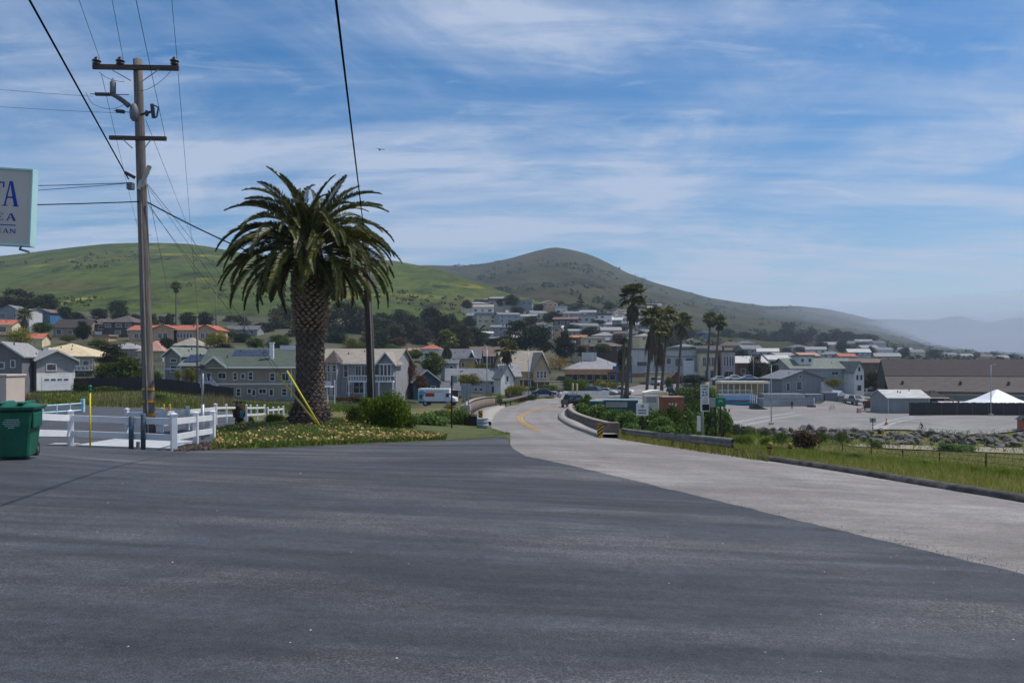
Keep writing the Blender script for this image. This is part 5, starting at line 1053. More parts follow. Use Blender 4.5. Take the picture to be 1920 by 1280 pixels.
def mural():
    N = MUR.node_tree.nodes; L = MUR.node_tree.links; t = N.new('ShaderNodeTexCoord'); mp = N.new('ShaderNodeMapping'); mp.inputs['Scale'].default_value = (0.5, 1, 1.6); L.new(t.outputs['Object'], mp.inputs[0])
    n = N.new('ShaderNodeTexNoise'); n.inputs['Scale'].default_value = 1.1; n.inputs['Detail'].default_value = 5; n.inputs['Distortion'].default_value = 1.6; L.new(mp.outputs[0], n.inputs['Vector'])
    r = N.new('ShaderNodeValToRGB'); L.new(n.outputs['Fac'], r.inputs[0]); cr = r.color_ramp
    for p, c in ((0.0, '0f3a5c'), (0.42, '1b6d97'), (0.52, '2a93ae'), (0.6, '123b5e'), (0.72, '7fb0c0')):
        e = cr.elements.new(p); e.color = (*lin(c), 1)
    L.new(r.outputs[0], N['Principled BSDF'].inputs['Base Color']); N['Principled BSDF'].inputs['Roughness'].default_value = 0.7
mural()
h = empty('mural_wall', 'low wall painted with a turquoise sea mural beside the skate area', 'wall', at(1376, 766, 168)); s = 168/F
bx(h, 'wall', MUR, -44*s, 40*s, 0, 0.4, -0.5, 22*s); bx(h, 'sky_band', M('mural_sky', lin('7fa9cf'), 0.08, 0.5, 0.7), -44*s, 40*s, -0.03, -0.003, 16*s, 24*s); bx(h, 'painted_headland', M('mural_land', lin('7e4f43'), 0.3, 0.8, 0.8), -14*s, 30*s, -0.05, -0.032, 14*s, 16.5*s)
h = empty('skate_building', 'low grey-green walled skate building with rooftop railing', 'building', at(1482, 766, 166)); s = 166/F
bx(h, 'wall', WALLS['pblue'], -50*s, 44*s, 0, 6, -1, 19*s); bx(h, 'upper_wall', WALLS['bgrey'], -44*s, 34*s, 2.0, 5.8, 19.1*s, 27*s); bx(h, 'grey_band', WALLS['grey'], -50*s, 44*s, -0.06, -0.003, 19*s-0.3, 21*s)
for i in range(24): bx(h, 'railing_bar', DARKM, (-26+i*3)*s, (-25.7+i*3)*s, -1.0, -0.96, -0.3, 13*s)
bx(h, 'railing_top', DARKM, -26*s, 44*s, -1.02, -0.94, 13.1*s, 13.7*s); bx(h, 'bin', DARKM, 26*s, 40*s, -2.2, -1.4, -0.2, 7*s); bx(h, 'corner_post', WHITE, 43*s, 45*s, -0.2, -0.01, -0.5, 20*s)
h = empty('skate_ramp', 'dark curved quarter pipe skate ramp beside the mural', 'ramp', at(1425, 768, 160)); s = 160/F
rp = [(-12*s, 0), (22*s, 0)]+[((22-26*t)*s, (0.3+11*t**2.2)*s) for t in np.linspace(0, 1, 9)]+[(-12*s, 11.3*s)]
r = MB(); r.prism(rp, 'y', 0, 3.0); r.build('ramp_body', DARKM, h); r = MB(); r.prism([((22-26*t)*s, (0.4+11*t**2.2)*s) for t in np.linspace(0, 1, 9)]+[((22-26*t)*s, (0.9+11*t**2.2)*s) for t in np.linspace(1, 0, 9)], 'y', -0.05, 3.05); r.build('ramp_surface', TRIM, h)
for i in range(4): bx(h, 'post', TRIM, (-11+i*4)*s, (-10+i*4)*s, 2.7, 2.85, 11.4*s, 26*s)
h = empty('storage_shed', 'blue-grey storage sheds beside the parked pickup', 'shed', at(1563, 762, 176)); s = 176/F
bx(h, 'wall', WALLS['dgrey'], -16*s, 8*s, 0, 4, -1, 26*s); r = MB(); r.prism([(6*s, 20*s), (22*s, 20*s), (14*s, 30*s)], 'y', -0.4, 4.4); r.build('roof', WHITE, h); bx(h, 'side_wall', WALLS['bgrey'], 8.1*s, 20*s, 0, 4, -1, 20*s); bx(h, 'grey_box', WALLS['grey'], -50*s, -18*s, 0.2, 3.5, -1, 23*s)
# long brown roofed hall
h = empty('long_hall', 'long hall with broad dark brown roof stepping to a taupe lower roof', 'building', at(1672, 776, 170), math.radians(-19)); s = 158/F; RB = ROOFS['dbrown']; RT = ROOFS['taupe']
bx(h, 'wall', WALLS['bgrey'], 2*s, 381*s, 4, 30, -1, 46*s)
r = MB(); r.prism([(2.0, 44*s), (9.0, 73*s), (9.0, 75*s), (1.9, 46*s)], 'x', -4*s, 381*s); r.build('lower_roof', RT, h)
g = MB(); g.prism([(9.2, 46*s+.01), (9.2, 72*s), (17.0, 107*s), (25.8, 72*s), (25.8, 46*s+.01)], 'x', -3*s, 380*s); g.build('gable_wall', RB, h)
r = MB(); r.prism([(9.02, 72*s), (17.0, 108*s), (26.0, 72*s), (26.0, 75*s), (17.0, 111*s), (9.0, 76.2*s)], 'x', -4*s, 381*s); r.build('roof', RB, h)
bx(h, 'white_band', TRIM, 60*s, 381*s, 3.7, 3.9, 38*s, 40*s)
for x in (24, 130, 215): bx(h, 'roof_vent', DARKM, x*s, (x+4)*s, 5, 5.6, 60*s, 66*s)
h = house('blue-grey shed with pale metal roof by the plank fence', 1703, 778, 146, 76, 32, 13, 8, -3, 'gx', 'bgrey', 'white', None, name='shed', cat='shed', over=0.25)
h = house('small dark kiosk with two-tier roof beside the pale metal roofed shed', 1757, 768, 150, 30, 22, 14, 4, 0, 'hip', 'dbrown', 'dbrown', [('f', -6, 6, 5, 8), ('f', 5, 6, 5, 8)], name='kiosk', cat='kiosk'); s = 150/F
r = MB(); r.cbox((24*s, 2, 22*s), 36*s, 3, 0.18, 0, 0, math.radians(24)); r.build('lean_to_roof', ROOFS['orange'], h)
house('low blue gabled roof behind the plank fence beside the tent', 1796, 772, 146, 40, 10, 7, 5, 0, 'gx', 'bgrey', 'white', None, name='shed', cat='shed')
TENT = M('tent_fabric', (0.78, 0.79, 0.82), 0.04, 0.5, 0.6)
h = empty('tent', 'white peaked marquee tent behind the plank fence', 'tent', at(1906, 782, 148)); s = 148/F
r = MB(); a = 64*s; z0 = 17*s; n = 6; ring = []
prof = [(1.0, z0), (0.7, z0+6*s), (0.42, z0+15*s), (0.18, z0+26*s), (0.02, z0+33*s)]; V = []; Fc = []
for q, zz in prof:
    V += [(-a*q, 6-6*q, zz), (0, 6-6.0*q, zz+0.0), (a*q, 6-6*q, zz), (a*q, 6+6*q, zz), (-a*q, 6+6*q, zz)]
for i in range(len(prof)-1):
    for k in range(5): Fc.append((i*5+k, i*5+(k+1) % 5, (i+1)*5+(k+1) % 5, (i+1)*5+k))
r.add(V, Fc); r.build('canopy', TENT, h); bx(h, 'valance', TENT, -a, a, -0.03, 0.0, z0-0.35, z0-0.004)
for x in (-a+.1, 0, a-.1): bx(h, 'post', STEEL, x-.05, x+.05, 0.05, 0.15, -0.4, z0)
# plank fence at the car park's back edge
FENB = M('weathered_plank', (0.040, 0.036, 0.038), 0.35, 1.5, 0.95, fine=0.2, stretch=(1, 1, 0.2))
fe = empty('plank_fence', 'dark plank fence along the back of the car park before the tent', 'fence', at(1706, 780, 139)); s = 139/F
pm = MB(); pm.box(-0.13, 0.13, -0.02, 0.02, -0.5, 2.25); pmesh = pm.mesh('plank', FENB); n = 0; x = 0.0
while x < 34 and n < 130:
    px_ = CX+F*(fe.location.x+x)/139.0; zz = gz(fe.location.x+x, 139.0)-fe.location.z; link('plank', pmesh, fe, (x, 0.02*rng.uniform(-1, 1), zz+rng.uniform(-.05, .05))); x += 0.27; n += 1
for i in range(13): bx(fe, 'post', BRN, i*2.7, i*2.7+.1, -0.1, -0.03, -0.6, 2.1)
# near fence left of the meadow
fe = empty('board_fence', 'dark board fence between the garage house and the white outside stairs', 'fence', at(140, 728, 119)); n = 0; x = 0.0
pm = MB(); pm.box(-0.14, 0.14, -0.02, 0.02, -0.6, 1.85); pmesh = pm.mesh('plank', FENB)
while x < 23.5:
    xx = fe.location.x+x; link('plank', pmesh, fe, (x, 0.02*rng.uniform(-1, 1), gz(xx, 119)-fe.location.z+rng.uniform(-.05, .05))); x += 0.29
# hillside and hazy houses, row by row
HS = [ # px, py base, depth, w, h, r, roof, wall, roofc, depth m
 (905,588,480,34,20,6,'gx','white','tan'),(938,574,520,38,16,5,'flat','pink','brown'),(978,574,520,34,14,4,'flat','bgrey','grey'),(1032,582,500,26,22,6,'gy','peach','tan'),(1052,590,490,18,20,4,'flat','white','white'),
 (888,604,440,24,20,6,'gx','pblue','slate'),(918,606,440,42,24,5,'flat','cream','grey'),(955,606,430,36,26,5,'gx','pblue','slate'),(990,604,440,26,18,5,'gx','lgrey','grey'),
 (945,622,390,44,14,5,'gx','grey','slate'),(1060,612,430,40,22,5,'gx','dbrown','brown'),(1018,620,400,34,18,6,'gy','white','pink'),(1095,606,440,38,22,4,'flat','lgrey','grey'),(1124,606,440,40,24,5,'flat','white','dgrey'),(1098,622,400,44,18,6,'gx','lgrey','slate'),(1140,610,440,44,16,5,'gx','bgrey','white'),
 (1172,604,460,46,12,5,'gx','lgrey','slate'),(1200,622,430,50,20,5,'flat','pink','tan'),(1130,640,360,36,18,8,'hip','lgrey','grey'),(1080,640,350,30,12,5,'gx','brown','orange'),(1160,648,330,40,16,6,'gx','bgrey','slate'),(1140,660,290,56,18,8,'hip','dbrown','brown'),(1090,662,280,22,18,5,'flat','tan','orange'),
 (930,642,330,30,10,5,'gx','white','slate'),(910,632,360,26,12,4,'gx','pblue','white'),(960,640,330,24,10,5,'gx','cream','tan')]
HS2 = [(1290,664,380,40,14,6,'hip','grey','slate'),(1330,668,370,44,12,8,'gx','ggrey','taupe'),(1302,650,480,24,12,4,'gy','cream','grey'),(1325,640,520,14,16,4,'flat','blue','white'),(1375,660,430,46,12,8,'hip','ggrey','taupe'),(1412,664,420,40,10,7,'gx','bgrey','slate'),(1440,668,400,38,9,6,'gx','lgrey','white'),(1400,654,520,36,10,6,'hip','bgrey','dgrey'),
 (1475,676,380,40,9,6,'gx','white','grey'),(1520,676,390,40,9,6,'gx','bgrey','pink'),(1500,660,560,34,9,5,'hip','lgrey','dgrey'),(1530,664,520,36,9,5,'gx','white','grey'),(1562,672,430,40,8,6,'hip','lgrey','slate'),(1590,676,400,30,8,5,'gx','pink','red'),(1612,668,520,40,8,6,'gx','lgrey','white'),(1560,654,640,30,8,5,'gx','cream','grey'),(1600,652,700,36,8,5,'gx','bgrey','dgrey'),(1632,660,640,34,8,5,'gx','lgrey','grey'),(1660,664,620,30,8,5,'gx','white','slate'),(1665,676,430,44,8,6,'gx','tan','grey'),
 (1700,664,720,26,8,4,'gx','white','grey'),(1722,668,680,26,8,5,'gx','cream','slate'),(1650,650,820,26,7,4,'gx','lgrey','dgrey'),(1620,646,860,30,6,4,'gx','bgrey','grey'),(1785,672,800,24,7,4,'gx','white','slate'),(1815,673,850,24,6,4,'gx','lgrey','grey'),(1850,674,900,30,6,4,'gx','pink','brown'),(1885,676,900,26,6,4,'gx','white','grey'),(1545,684,300,26,8,4,'gx','pink','white')]
wn_ = {'white': 'white', 'pink': 'pinkish', 'bgrey': 'blue-grey', 'peach': 'peach', 'blue': 'blue', 'cream': 'cream', 'pblue': 'pale blue', 'lgrey': 'light grey', 'grey': 'grey', 'red': 'red-brown', 'navy': 'navy', 'brown': 'brown', 'dbrown': 'dark brown', 'tan': 'tan', 'ggrey': 'warm grey'}
for i in range(34):
    t_ = i/33; py = 572+74*((i*0.618) % 1); px = 884+(1236-884)*((i*0.381966+0.13) % 1); d_ = 560-(py-572)*2.9
    HS.append((px, py, d_, rng.uniform(20, 32), rng.uniform(12, 19), rng.uniform(4, 6), ['gx', 'hip', 'flat', 'gx'][i % 4], ['white', 'lgrey', 'cream', 'pblue', 'white', 'lgrey', 'peach', 'tan'][i % 8], ['grey', 'slate', 'taupe', 'white', 'brown', 'grey'][i % 6]))
for t10 in ('forty', 'fifty', 'sixty', 'seventy'):
    ordn = ordn+([t10[:-1]+'ieth'] if t10 != 'forty' else [])+[t10+'-'+q for q in ('first', 'second', 'third', 'fourth', 'fifth', 'sixth', 'seventh', 'eighth', 'ninth')]
for px, py, w_ in ((1086, 632, 30), (1112, 646, 34), (1146, 630, 32), (1172, 636, 34), (1196, 632, 32), (1218, 640, 30), (1062, 652, 26), (1130, 618, 30), (1186, 616, 30), (1214, 618, 34), (1070, 598, 26), (1104, 594, 26), (1012, 598, 26), (968, 596, 30)):
    HS.append((px+rng.uniform(-3, 3), py, 560-(py-572)*2.9, w_, rng.uniform(14, 19), rng.uniform(4, 7), rng.choice(['gx', 'hip', 'gx']), rng.choice(['white', 'lgrey', 'cream', 'lgrey', 'pblue']), rng.choice(['grey', 'slate', 'taupe', 'grey'])))
HS.sort()
for i, (px, py, d, w, h_, r_, rf, wa, rc) in enumerate(HS):
    house(f'{wn_[wa]} house on the slope below the cone hill, {ordn[i]} counted from the green spur', px, py, d, w*1.15, h_*0.62, r_*0.9, 9, rng.uniform(-18, 18), rf, wa, rc, 'auto', 'houses on the slope below the cone hill', found=4)
HS2.sort()
for i, (px, py, d, w, h_, r_, rf, wa, rc) in enumerate(HS2):
    house(f'hazy {wn_[wa]} house far behind the town, {ordn[i]} going right from the fan palms', px, py, d, w, h_, r_, 9, rng.uniform(-18, 18), rf, wa, rc, 'auto' if d < 600 else None, 'hazy houses far behind the town', found=5)
# ------------------------------------------------------------------ grass, flowers, ground cover
def scatter(n, near, far, seed, tp=1.0):
    """n ground points between two photo polylines (near edge, far edge)"""
    r = np.random.default_rng(seed); a = max(near[0][0], far[0][0]); b = min(near[-1][0], far[-1][0]); c = np.linspace(a, b, 50)
    dn = udepths(c, lerp_line(near, c)); dfr = udepths(c, lerp_line(far, c)); px = a+(b-a)*r.random(n); t = r.random(n)**tp
    q = np.interp(px, c, dn); w = np.interp(px, c, dfr); d = q*(w/q)**t
    return gpt(px, d), r
def blades(name, P, r, h, w, mat, lean=0.35, label=None):
    n = len(P); hh = h*(0.45+0.9*r.random(n)); th = r.random(n)*6.283; ln = lean*hh*(0.3+r.random(n)); ww = w*(0.6+0.8*r.random(n))
    a2 = r.random(n)*6.283; s = np.stack([np.cos(a2)*ww, np.sin(a2)*ww, np.zeros(n)], -1)
    tip = P+np.stack([np.cos(th)*ln, np.sin(th)*ln, hh], -1); B = P.copy(); B[:, 2] -= 0.03
    V = np.stack([B-s, B+s, tip], 1).reshape(-1, 3); o = link(name, fast_mesh(name, V, np.arange(3*n).reshape(-1, 3), mat)); return tag(o, label, None, None, 'stuff')
G_VERGE = LEAF('verge_grass', (0.095, 0.125, 0.020), (0.25, 0.26, 0.055), 0.35, 0.25, c3=(0.36, 0.29, 0.13), p3=0.80)
G_GREEN = LEAF('green_grass', (0.065, 0.105, 0.014), (0.17, 0.225, 0.034), 0.3, 0.3, c3=(0.16, 0.14, 0.06), p3=0.93)
G_DRY = LEAF('dry_reed', (0.085, 0.075, 0.035), (0.20, 0.165, 0.085), 0.2, 0.3)
VN = [(1160, 822), (1230, 833), (1330, 848.5), (1440, 864), (1560, 880), (1700, 903), (1920, 940), (2300, 1002)]
P, r = scatter(26000, VN, [(1160, 815), (1300, 826), (1420, 842), (1560, 858), (1700, 872), (1920, 890), (2300, 930)], 11); blades('grass', P, r, 0.17, 0.010, G_VERGE, 0.6)
P, r = scatter(30000, [(1160, 815), (1300, 826), (1420, 842), (1560, 858), (1700, 872), (1920, 890), (2300, 930)], [(1160, 800), (1330, 806), (1450, 812), (1560, 834), (1700, 845.5), (1920, 851), (2300, 856)], 12, 0.8); blades('grass', P, r, 0.20, 0.018, G_VERGE, 0.6)
P, r = scatter(5000, [(1330, 848), (1420, 858), (1520, 864), (1640, 874), (1760, 884), (1920, 905)], [(1330, 836), (1420, 840), (1520, 850), (1640, 858), (1760, 868), (1920, 885)], 13); blades('grass', P, r, 0.28, 0.012, G_GREEN, 0.5)
P, r = scatter(16000, [(60, 757), (170, 761), (323, 765), (383, 768), (480, 776), (640, 772), (770, 778)], [(60, 730), (170, 731), (323, 734), (383, 742), (480, 750), (640, 750), (770, 760)], 14); blades('grass', P, r, 0.35, 0.04, G_GREEN)
for (a, b, n_, sd) in ((35, 75, 380, 15), (175, 262, 330, 16), (372, 440, 900, 17), (262, 372, 160, 18)):
    P, r = scatter(n_, [(a, 764+(a > 300)*4), (b, 765+(b > 350)*5)], [(a, 744), (b, 748)], sd); blades('reeds', P, r, 0.95, 0.028, G_DRY, 0.3)
# lawn in front of the bridge corner
P, r = scatter(9000, [(640, 833), (820, 826.5), (900, 821), (936, 818), (956, 814.5)], [(640, 815), (760, 805), (870, 800), (925, 806), (956, 813.5)], 19); blades('grass', P, r, 0.10, 0.010, G_GREEN)
# ice plant: fleshy leaves and pale flowers over the bed
ICE = LEAF('ice_plant_leaf', (0.040, 0.068, 0.014), (0.12, 0.165, 0.036), 0.15, 0.6, c3=(0.18, 0.08, 0.045), p3=0.93)
BN = [(402, 843.5), (500, 840.5), (560, 838), (700, 831), (800, 827), (835, 825.5)]; BF = [(402, 808), (460, 796), (560, 796), (640, 800), (720, 806), (800, 815), (835, 821)]
P, r = scatter(34000, BN, BF, 21); P[:, 2] += 0.05; blades('ice_plant', P, r, 0.15, 0.017, ICE, 0.9)
P, r = scatter(7000, [(600, 806), (700, 806), (780, 801), (850, 797), (868, 795)], [(600, 790), (700, 786), (780, 784), (850, 786), (868, 788)], 22); P[:, 2] += 0.08; blades('ice_plant', P, r, 0.22, 0.022, ICE, 0.8)
FLW = LEAF('pale_flower', (0.26, 0.19, 0.05), (0.50, 0.42, 0.16), 0.2, 0.5, c3=(0.24, 0.12, 0.08), p3=0.62)
def flowers(name, P, r, rad, up):
    n = len(P); k = 7; V = np.zeros((n, k+1, 3)); tilt = r.normal(size=(n, 3))*0.45; nrm = np.stack([tilt[:, 0], tilt[:, 1]-0.35, np.ones(n)], -1); nrm /= np.linalg.norm(nrm, axis=1)[:, None]
    a = np.cross(nrm, np.array([0.3, 1, 0.1])); a /= np.linalg.norm(a, axis=1)[:, None]; b = np.cross(nrm, a); C = P.copy(); C[:, 2] += up*(0.7+0.5*r.random(n)); rr = rad*(0.6+0.7*r.random(n))
    V[:, 0] = C-nrm*0.012
    for i in range(k): th = 2*math.pi*i/k; V[:, i+1] = C+(a*math.cos(th)+b*math.sin(th))*rr[:, None]
    base = (np.arange(n)*(k+1))[:, None]; Fc = np.concatenate([np.stack([base[:, 0], base[:, 0]+1+i, base[:, 0]+1+(i+1) % k], -1) for i in range(k)])
    return tag(link(name, fast_mesh(name, V.reshape(-1, 3), Fc, FLW)), kind='stuff')
P, r = scatter(2300, BN, BF, 23); P = P[np.array([mnoise.fractal(Vector((p[0]*1.1, p[1]*0.7, 2.0)), 1.0, 2.0, 3) > 0.02 for p in P])]; flowers('flowers', P, r, 0.040, 0.18)
P, r = scatter(420, [(640, 806), (700, 806), (780, 801), (860, 797)], [(640, 794), (700, 790), (780, 786), (860, 789)], 24); flowers('flowers', P, r, 0.045, 0.30)
P, r = scatter(240, [(690, 831), (800, 827), (840, 824)], [(690, 824), (800, 820), (840, 820.5)], 25); flowers('flowers', P, r, 0.04, 0.2)
# red-brown gravel at the corner of the fence
GRV = LEAF('gravel_stone', (0.13, 0.07, 0.055), (0.30, 0.22, 0.18), 0.0, 2.0, c3=(0.42, 0.38, 0.34), p3=0.9)
P, r = scatter(2600, [(328, 847), (360, 845.5), (410, 843.5)], [(328, 842), (360, 834), (410, 829)], 26); P[:, 2] += 0.02; blades('gravel', P, r, 0.05, 0.035, GRV, 0.9)
# litter and loose stones on the lot
P, r = scatter(70, [(-40, 1275), (1960, 1275)], [(-40, 870), (450, 860), (960, 850), (1000, 875), (1960, 1100)], 27, 0.7)
V = []; Fc = []
for i, p in enumerate(P):
    s_ = float(r.uniform(0.004, 0.011))*(1 if r.random() < 0.9 else 1.8); th = r.random()*6.28; b = len(V)
    for k in range(5): V.append((p[0]+s_*math.cos(th+k*1.2566)*r.uniform(.6, 1.3), p[1]+s_*math.sin(th+k*1.2566)*r.uniform(.6, 1.3), p[2]+0.012))
    V.append((p[0], p[1], p[2]+0.014+s_*0.6)); Fc += [(b+k, b+(k+1) % 5, b+5) for k in range(5)]
tag(link('pebbles', fast_mesh('pebbles', np.array(V), np.array(Fc), LEAF('pebble', (0.22, 0.19, 0.16), (0.5, 0.47, 0.44), 0.0, 1.0))), kind='stuff')

# tufts of uncut weeds along the rail and between the boulders
P, r = scatter(2600, [(1160, 824), (1230, 835), (1330, 850), (1440, 866)], [(1160, 818), (1230, 829), (1330, 842), (1440, 856)], 31); blades('weeds', P, r, 0.26, 0.012, G_VERGE, 0.6)
P, r = scatter(1700, [(1400, 830), (1520, 833), (1700, 842), (1920, 850), (2100, 852)], [(1400, 803), (1520, 809), (1700, 810), (1920, 811), (2100, 811)], 32); P[:, 2] += 0.1; blades('weeds', P, r, 0.55, 0.06, G_GREEN, 0.8)

# ------------------------------------------------------------------ shrubs near at hand
def shrub_px(kind, px, d, top, wpx, label, group=None, dy=0.0):
    b = float(G(px, d)[0]); return shrub(kind, px, d, max(0.3, (b-top)*d/F), wpx*d/F, label, group)
shrub_px('bright', 738, 36, 722, 84, 'big bright green bush right of the leaning pole in the flower bed')
shrub_px('bright', 690, 36.5, 738, 74, 'bright green bush at the foot of the leaning pole')
shrub_px('bright', 714, 36.8, 732, 70, 'bright green bush filling the gap behind the leaning pole')
shrub_px('green', 664, 37, 756, 44, 'dark low green bush left of the leaning pole')
shrub_px('green', 760, 38, 765, 50, 'dark green undergrowth at the right flank of the big bright bush')
shrub_px('green', 862, 52, 760, 60, 'dark green bush in front of the left bridge parapet')
shrub_px('broad', 806, 48, 772, 76, 'leafy green bush below the moving truck')
shrub_px('sage', 770, 50, 775, 40, 'grey-green bush between the bright bush and moving truck')
CRK = [('broad', 1090, 68, 752, 46), ('broad', 1122, 66, 756, 50), ('broad', 1152, 60, 764, 44), ('broad', 1176, 56, 766, 46), ('broad', 1214, 58, 764, 54), ('broad', 1240, 50, 776, 48), ('green', 1258, 56, 752, 66), ('broad', 1296, 54, 762, 54), ('green', 1300, 66, 742, 60), ('broad', 1326, 58, 752, 50), ('broad', 1350, 62, 762, 54),
       ('broad', 1275, 46, 792, 44), ('bright', 1312, 44, 803, 44), ('broad', 1248, 45, 796, 40), ('sage', 1378, 74, 792, 54), ('green', 1404, 78, 798, 50), ('sage', 1430, 80, 800, 44), ('bright', 1392, 50, 812, 56), ('bright', 1438, 52, 815, 46), ('green', 1462, 66, 808, 44), ('broad', 1185, 46, 792, 36), ('green', 1340, 48, 800, 40), ('yellow', 1365, 52, 810, 26)]
CRK.sort(key=lambda k: k[1]); cn = {'broad': 'broad-leaved', 'green': 'dark green', 'bright': 'bright green', 'sage': 'grey-green', 'yellow': 'yellow-flowering'}
for i, (k, px, d, top, w) in enumerate(CRK): shrub_px(k, px, d, top, w, f'{cn[k]} creekside shrub behind the guardrail, {ordn[i]} from the parapet', 'creekside shrubs behind the guardrail')
shrub_px('red', 1508, 52, 800, 70, 'reddish brown bush in the verge right of the yellow stakes')
VS = [('bright', 1560, 33, 856, 60), ('bright', 1718, 33, 862, 90), ('bright', 1680, 36, 862, 40), ('green', 1600, 30, 868, 44), ('yellow', 1826, 27, 872, 34), ('bright', 1880, 26, 884, 50), ('green', 1540, 95, 806, 40), ('green', 1575, 96, 808, 50), ('broad', 1780, 88, 829, 60), ('broad', 1812, 90, 832, 40), ('green', 1640, 90, 826, 36), ('bright', 1450, 36, 838, 50)]
VS.sort(key=lambda k: k[1])
for i, (k, px, d, top, w) in enumerate(VS): shrub_px(k, px, d, top, w, f'{cn[k]} weed clump in the roadside meadow, {ordn[i]} from the speed sign', 'weed clumps in the roadside meadow')
TS = [('green', 1102, 98, 735, 46), ('yellow', 960, 160, 720, 40), ('yellow', 975, 158, 718, 36), ('green', 1000, 165, 722, 40), ('green', 1030, 170, 718, 40), ('yellow', 1018, 160, 717, 26), ('green', 1068, 172, 704, 40), ('green', 1090, 172, 706, 44), ('yellow', 1130, 178, 708, 60), ('yellow', 1152, 178, 714, 50), ('yellow', 1005, 130, 744, 40), ('yellow', 1030, 132, 742, 30), ('green', 940, 110, 744, 60), ('red', 965, 118, 738, 50), ('dark', 990, 120, 738, 44), ('green', 905, 118, 742, 50), ('green', 880, 120, 744, 40), ('bright', 930, 125, 735, 40), ('green', 1300, 150, 714, 84), ('dark', 1275, 152, 724, 60), ('green', 1330, 150, 722, 50),
      ('green', 320, 122, 724, 60), ('green', 200, 118, 722, 60), ('green', 295, 92, 735, 50), ('red', 665, 132, 740, 50), ('red', 640, 134, 742, 30), ('bright', 470, 36.5, 778, 20), ('bright', 512, 36, 772, 44), ('bright', 538, 37, 780, 30), ('dark', 155, 117, 712, 40), ('green', 845, 80, 762, 40), ('broad', 825, 62, 768, 50), ('green', 1280, 100, 770, 60), ('green', 1320, 100, 765, 60), ('green', 1240, 95, 765, 50)]
TS.sort(key=lambda k: k[1]); cn['dark'] = 'very dark'; cn['red'] = 'reddish'
for i, (k, px, d, top, w) in enumerate(TS): shrub_px(k, px, d, top, w, f'{cn[k]} garden shrub, {ordn[i]} of the town shrubs counted from the left', 'garden shrubs of the town')

# grit gathered along the seam between the dark lot and the pale road
P, r = scatter(900, [(975, 861), (1100, 886), (1240, 920), (1500, 986), (1920, 1092)], [(975, 850), (1100, 876), (1240, 909), (1500, 969), (1920, 1064)], 41); P[:, 2] += 0.012; blades('grit', P, r, 0.010, 0.010, LEAF('grit_stone', (0.06, 0.055, 0.05), (0.22, 0.20, 0.18), 0.0, 3.0), 0.6)

# ------------------------------------------------------------------ boulders along the creek bank
ROCK = M('boulder_rock', (0.09, 0.082, 0.074), 0.45, 0.9, 0.95, bump=0.5, col2=(0.19, 0.17, 0.15), fine=0.2)
ROCKD = M('dark_boulder_rock', (0.09, 0.085, 0.085), 0.4, 0.9, 0.95, bump=0.5, col2=(0.2, 0.19, 0.18), fine=0.2)
def rock_mesh(seed, mat):
    r = random.Random(seed); bm = bmesh.new(); bmesh.ops.create_icosphere(bm, subdivisions=2, radius=1)
    for k in range(7):
        n = Vector((r.gauss(0, 1), r.gauss(0, 1), r.gauss(0, 1))).normalized(); c = r.uniform(.45, .8)
        for v in bm.verts:
            q = v.co.dot(n)
            if q > c: v.co -= n*(q-c)
    me = bpy.data.meshes.new('boulder'); bm.to_mesh(me); bm.free(); me.materials.append(mat); return me
RM = [rock_mesh(i, ROCK if i % 3 else ROCKD) for i in range(9)]
for i in range(210):
    px = 1395+(1990-1395)*i/209+rng.uniform(-4, 4); t = rng.random(); d = 99.0+7.5*t if px > 1520 else rng.uniform(101, 110); w = rng.uniform(.30, .78)
    p = gv(px, d, 0.10+rng.uniform(-.1, .25)); o = link('boulder', RM[rng.randrange(9)], None, p, (rng.uniform(-.5, .5), rng.uniform(-.5, .5), rng.random()*6.28), (w*rng.uniform(.8, 1.5), w, w*rng.uniform(.5, .8)))
    tag(o, 'rough grey boulder in the bank between creek path and car park', 'boulder', 'boulders along the creek bank')

# ------------------------------------------------------------------ bridge parapets, guardrails
STONE = M('parapet_concrete', (0.165, 0.130, 0.108), 0.22, 1.4, 0.95, bump=0.3, fine=0.2)
CAPM = M('parapet_cap', (0.27, 0.235, 0.20), 0.15, 1.4, 0.9, fine=0.12)
def wall_along(root, W2, h, th, name, mat, z0=-0.3, over=0.0):
    V = []; n = len(W2); t = np.gradient(W2, axis=0); nn = np.stack([-t[:, 1], t[:, 0]], -1); nn /= np.linalg.norm(nn, axis=1)[:, None]
    for w, k in zip(W2, nn):
        z = gz(*w); a = w+k*(th/2+over); b = w-k*(th/2+over)
        V += [(a[0], a[1], z+z0), (a[0], a[1], z+h), (b[0], b[1], z+h), (b[0], b[1], z+z0)]
    V = np.array(V); V -= np.array(root.location); i = np.arange(n-1)[:, None]*4; k = np.arange(4)[None, :]; a = i+k; b = i+(k+1) % 4; Fc = np.stack([a, b, b+4, a+4], -1).reshape(-1, 4); Fc = np.concatenate([Fc, [[0, 3, 2, 1]], [[4*n-4, 4*n-3, 4*n-2, 4*n-1]]])
    o = link(name, fast_mesh(name, V, Fc, mat), root); return o
PR = smooth_w([(1150, 819), (1128, 811), (1100, 801), (1077, 791), (1069, 783), (1068, 775), (1071, 769)], 60, 5)
pr = empty('bridge_parapet', 'curved concrete parapet on the right side of the bridge', 'parapet', (PR[0][0], PR[0][1], gz(*PR[0])))
wall_along(pr, PR, 0.66, 0.28, 'wall', STONE); wall_along(pr, PR, 0.74, 0.28, 'coping', CAPM, 0.662, 0.05)
b = MB(); b.box(-0.28, 0.28, -0.3, 0.3, -0.3, 0.78); b.build('end_pier', STONE, pr, bevel=0.02)
PL = smooth_w([(873, 785), (876, 778), (884, 771), (897, 765.5), (912, 761.5), (927, 759.5)], 50, 4)
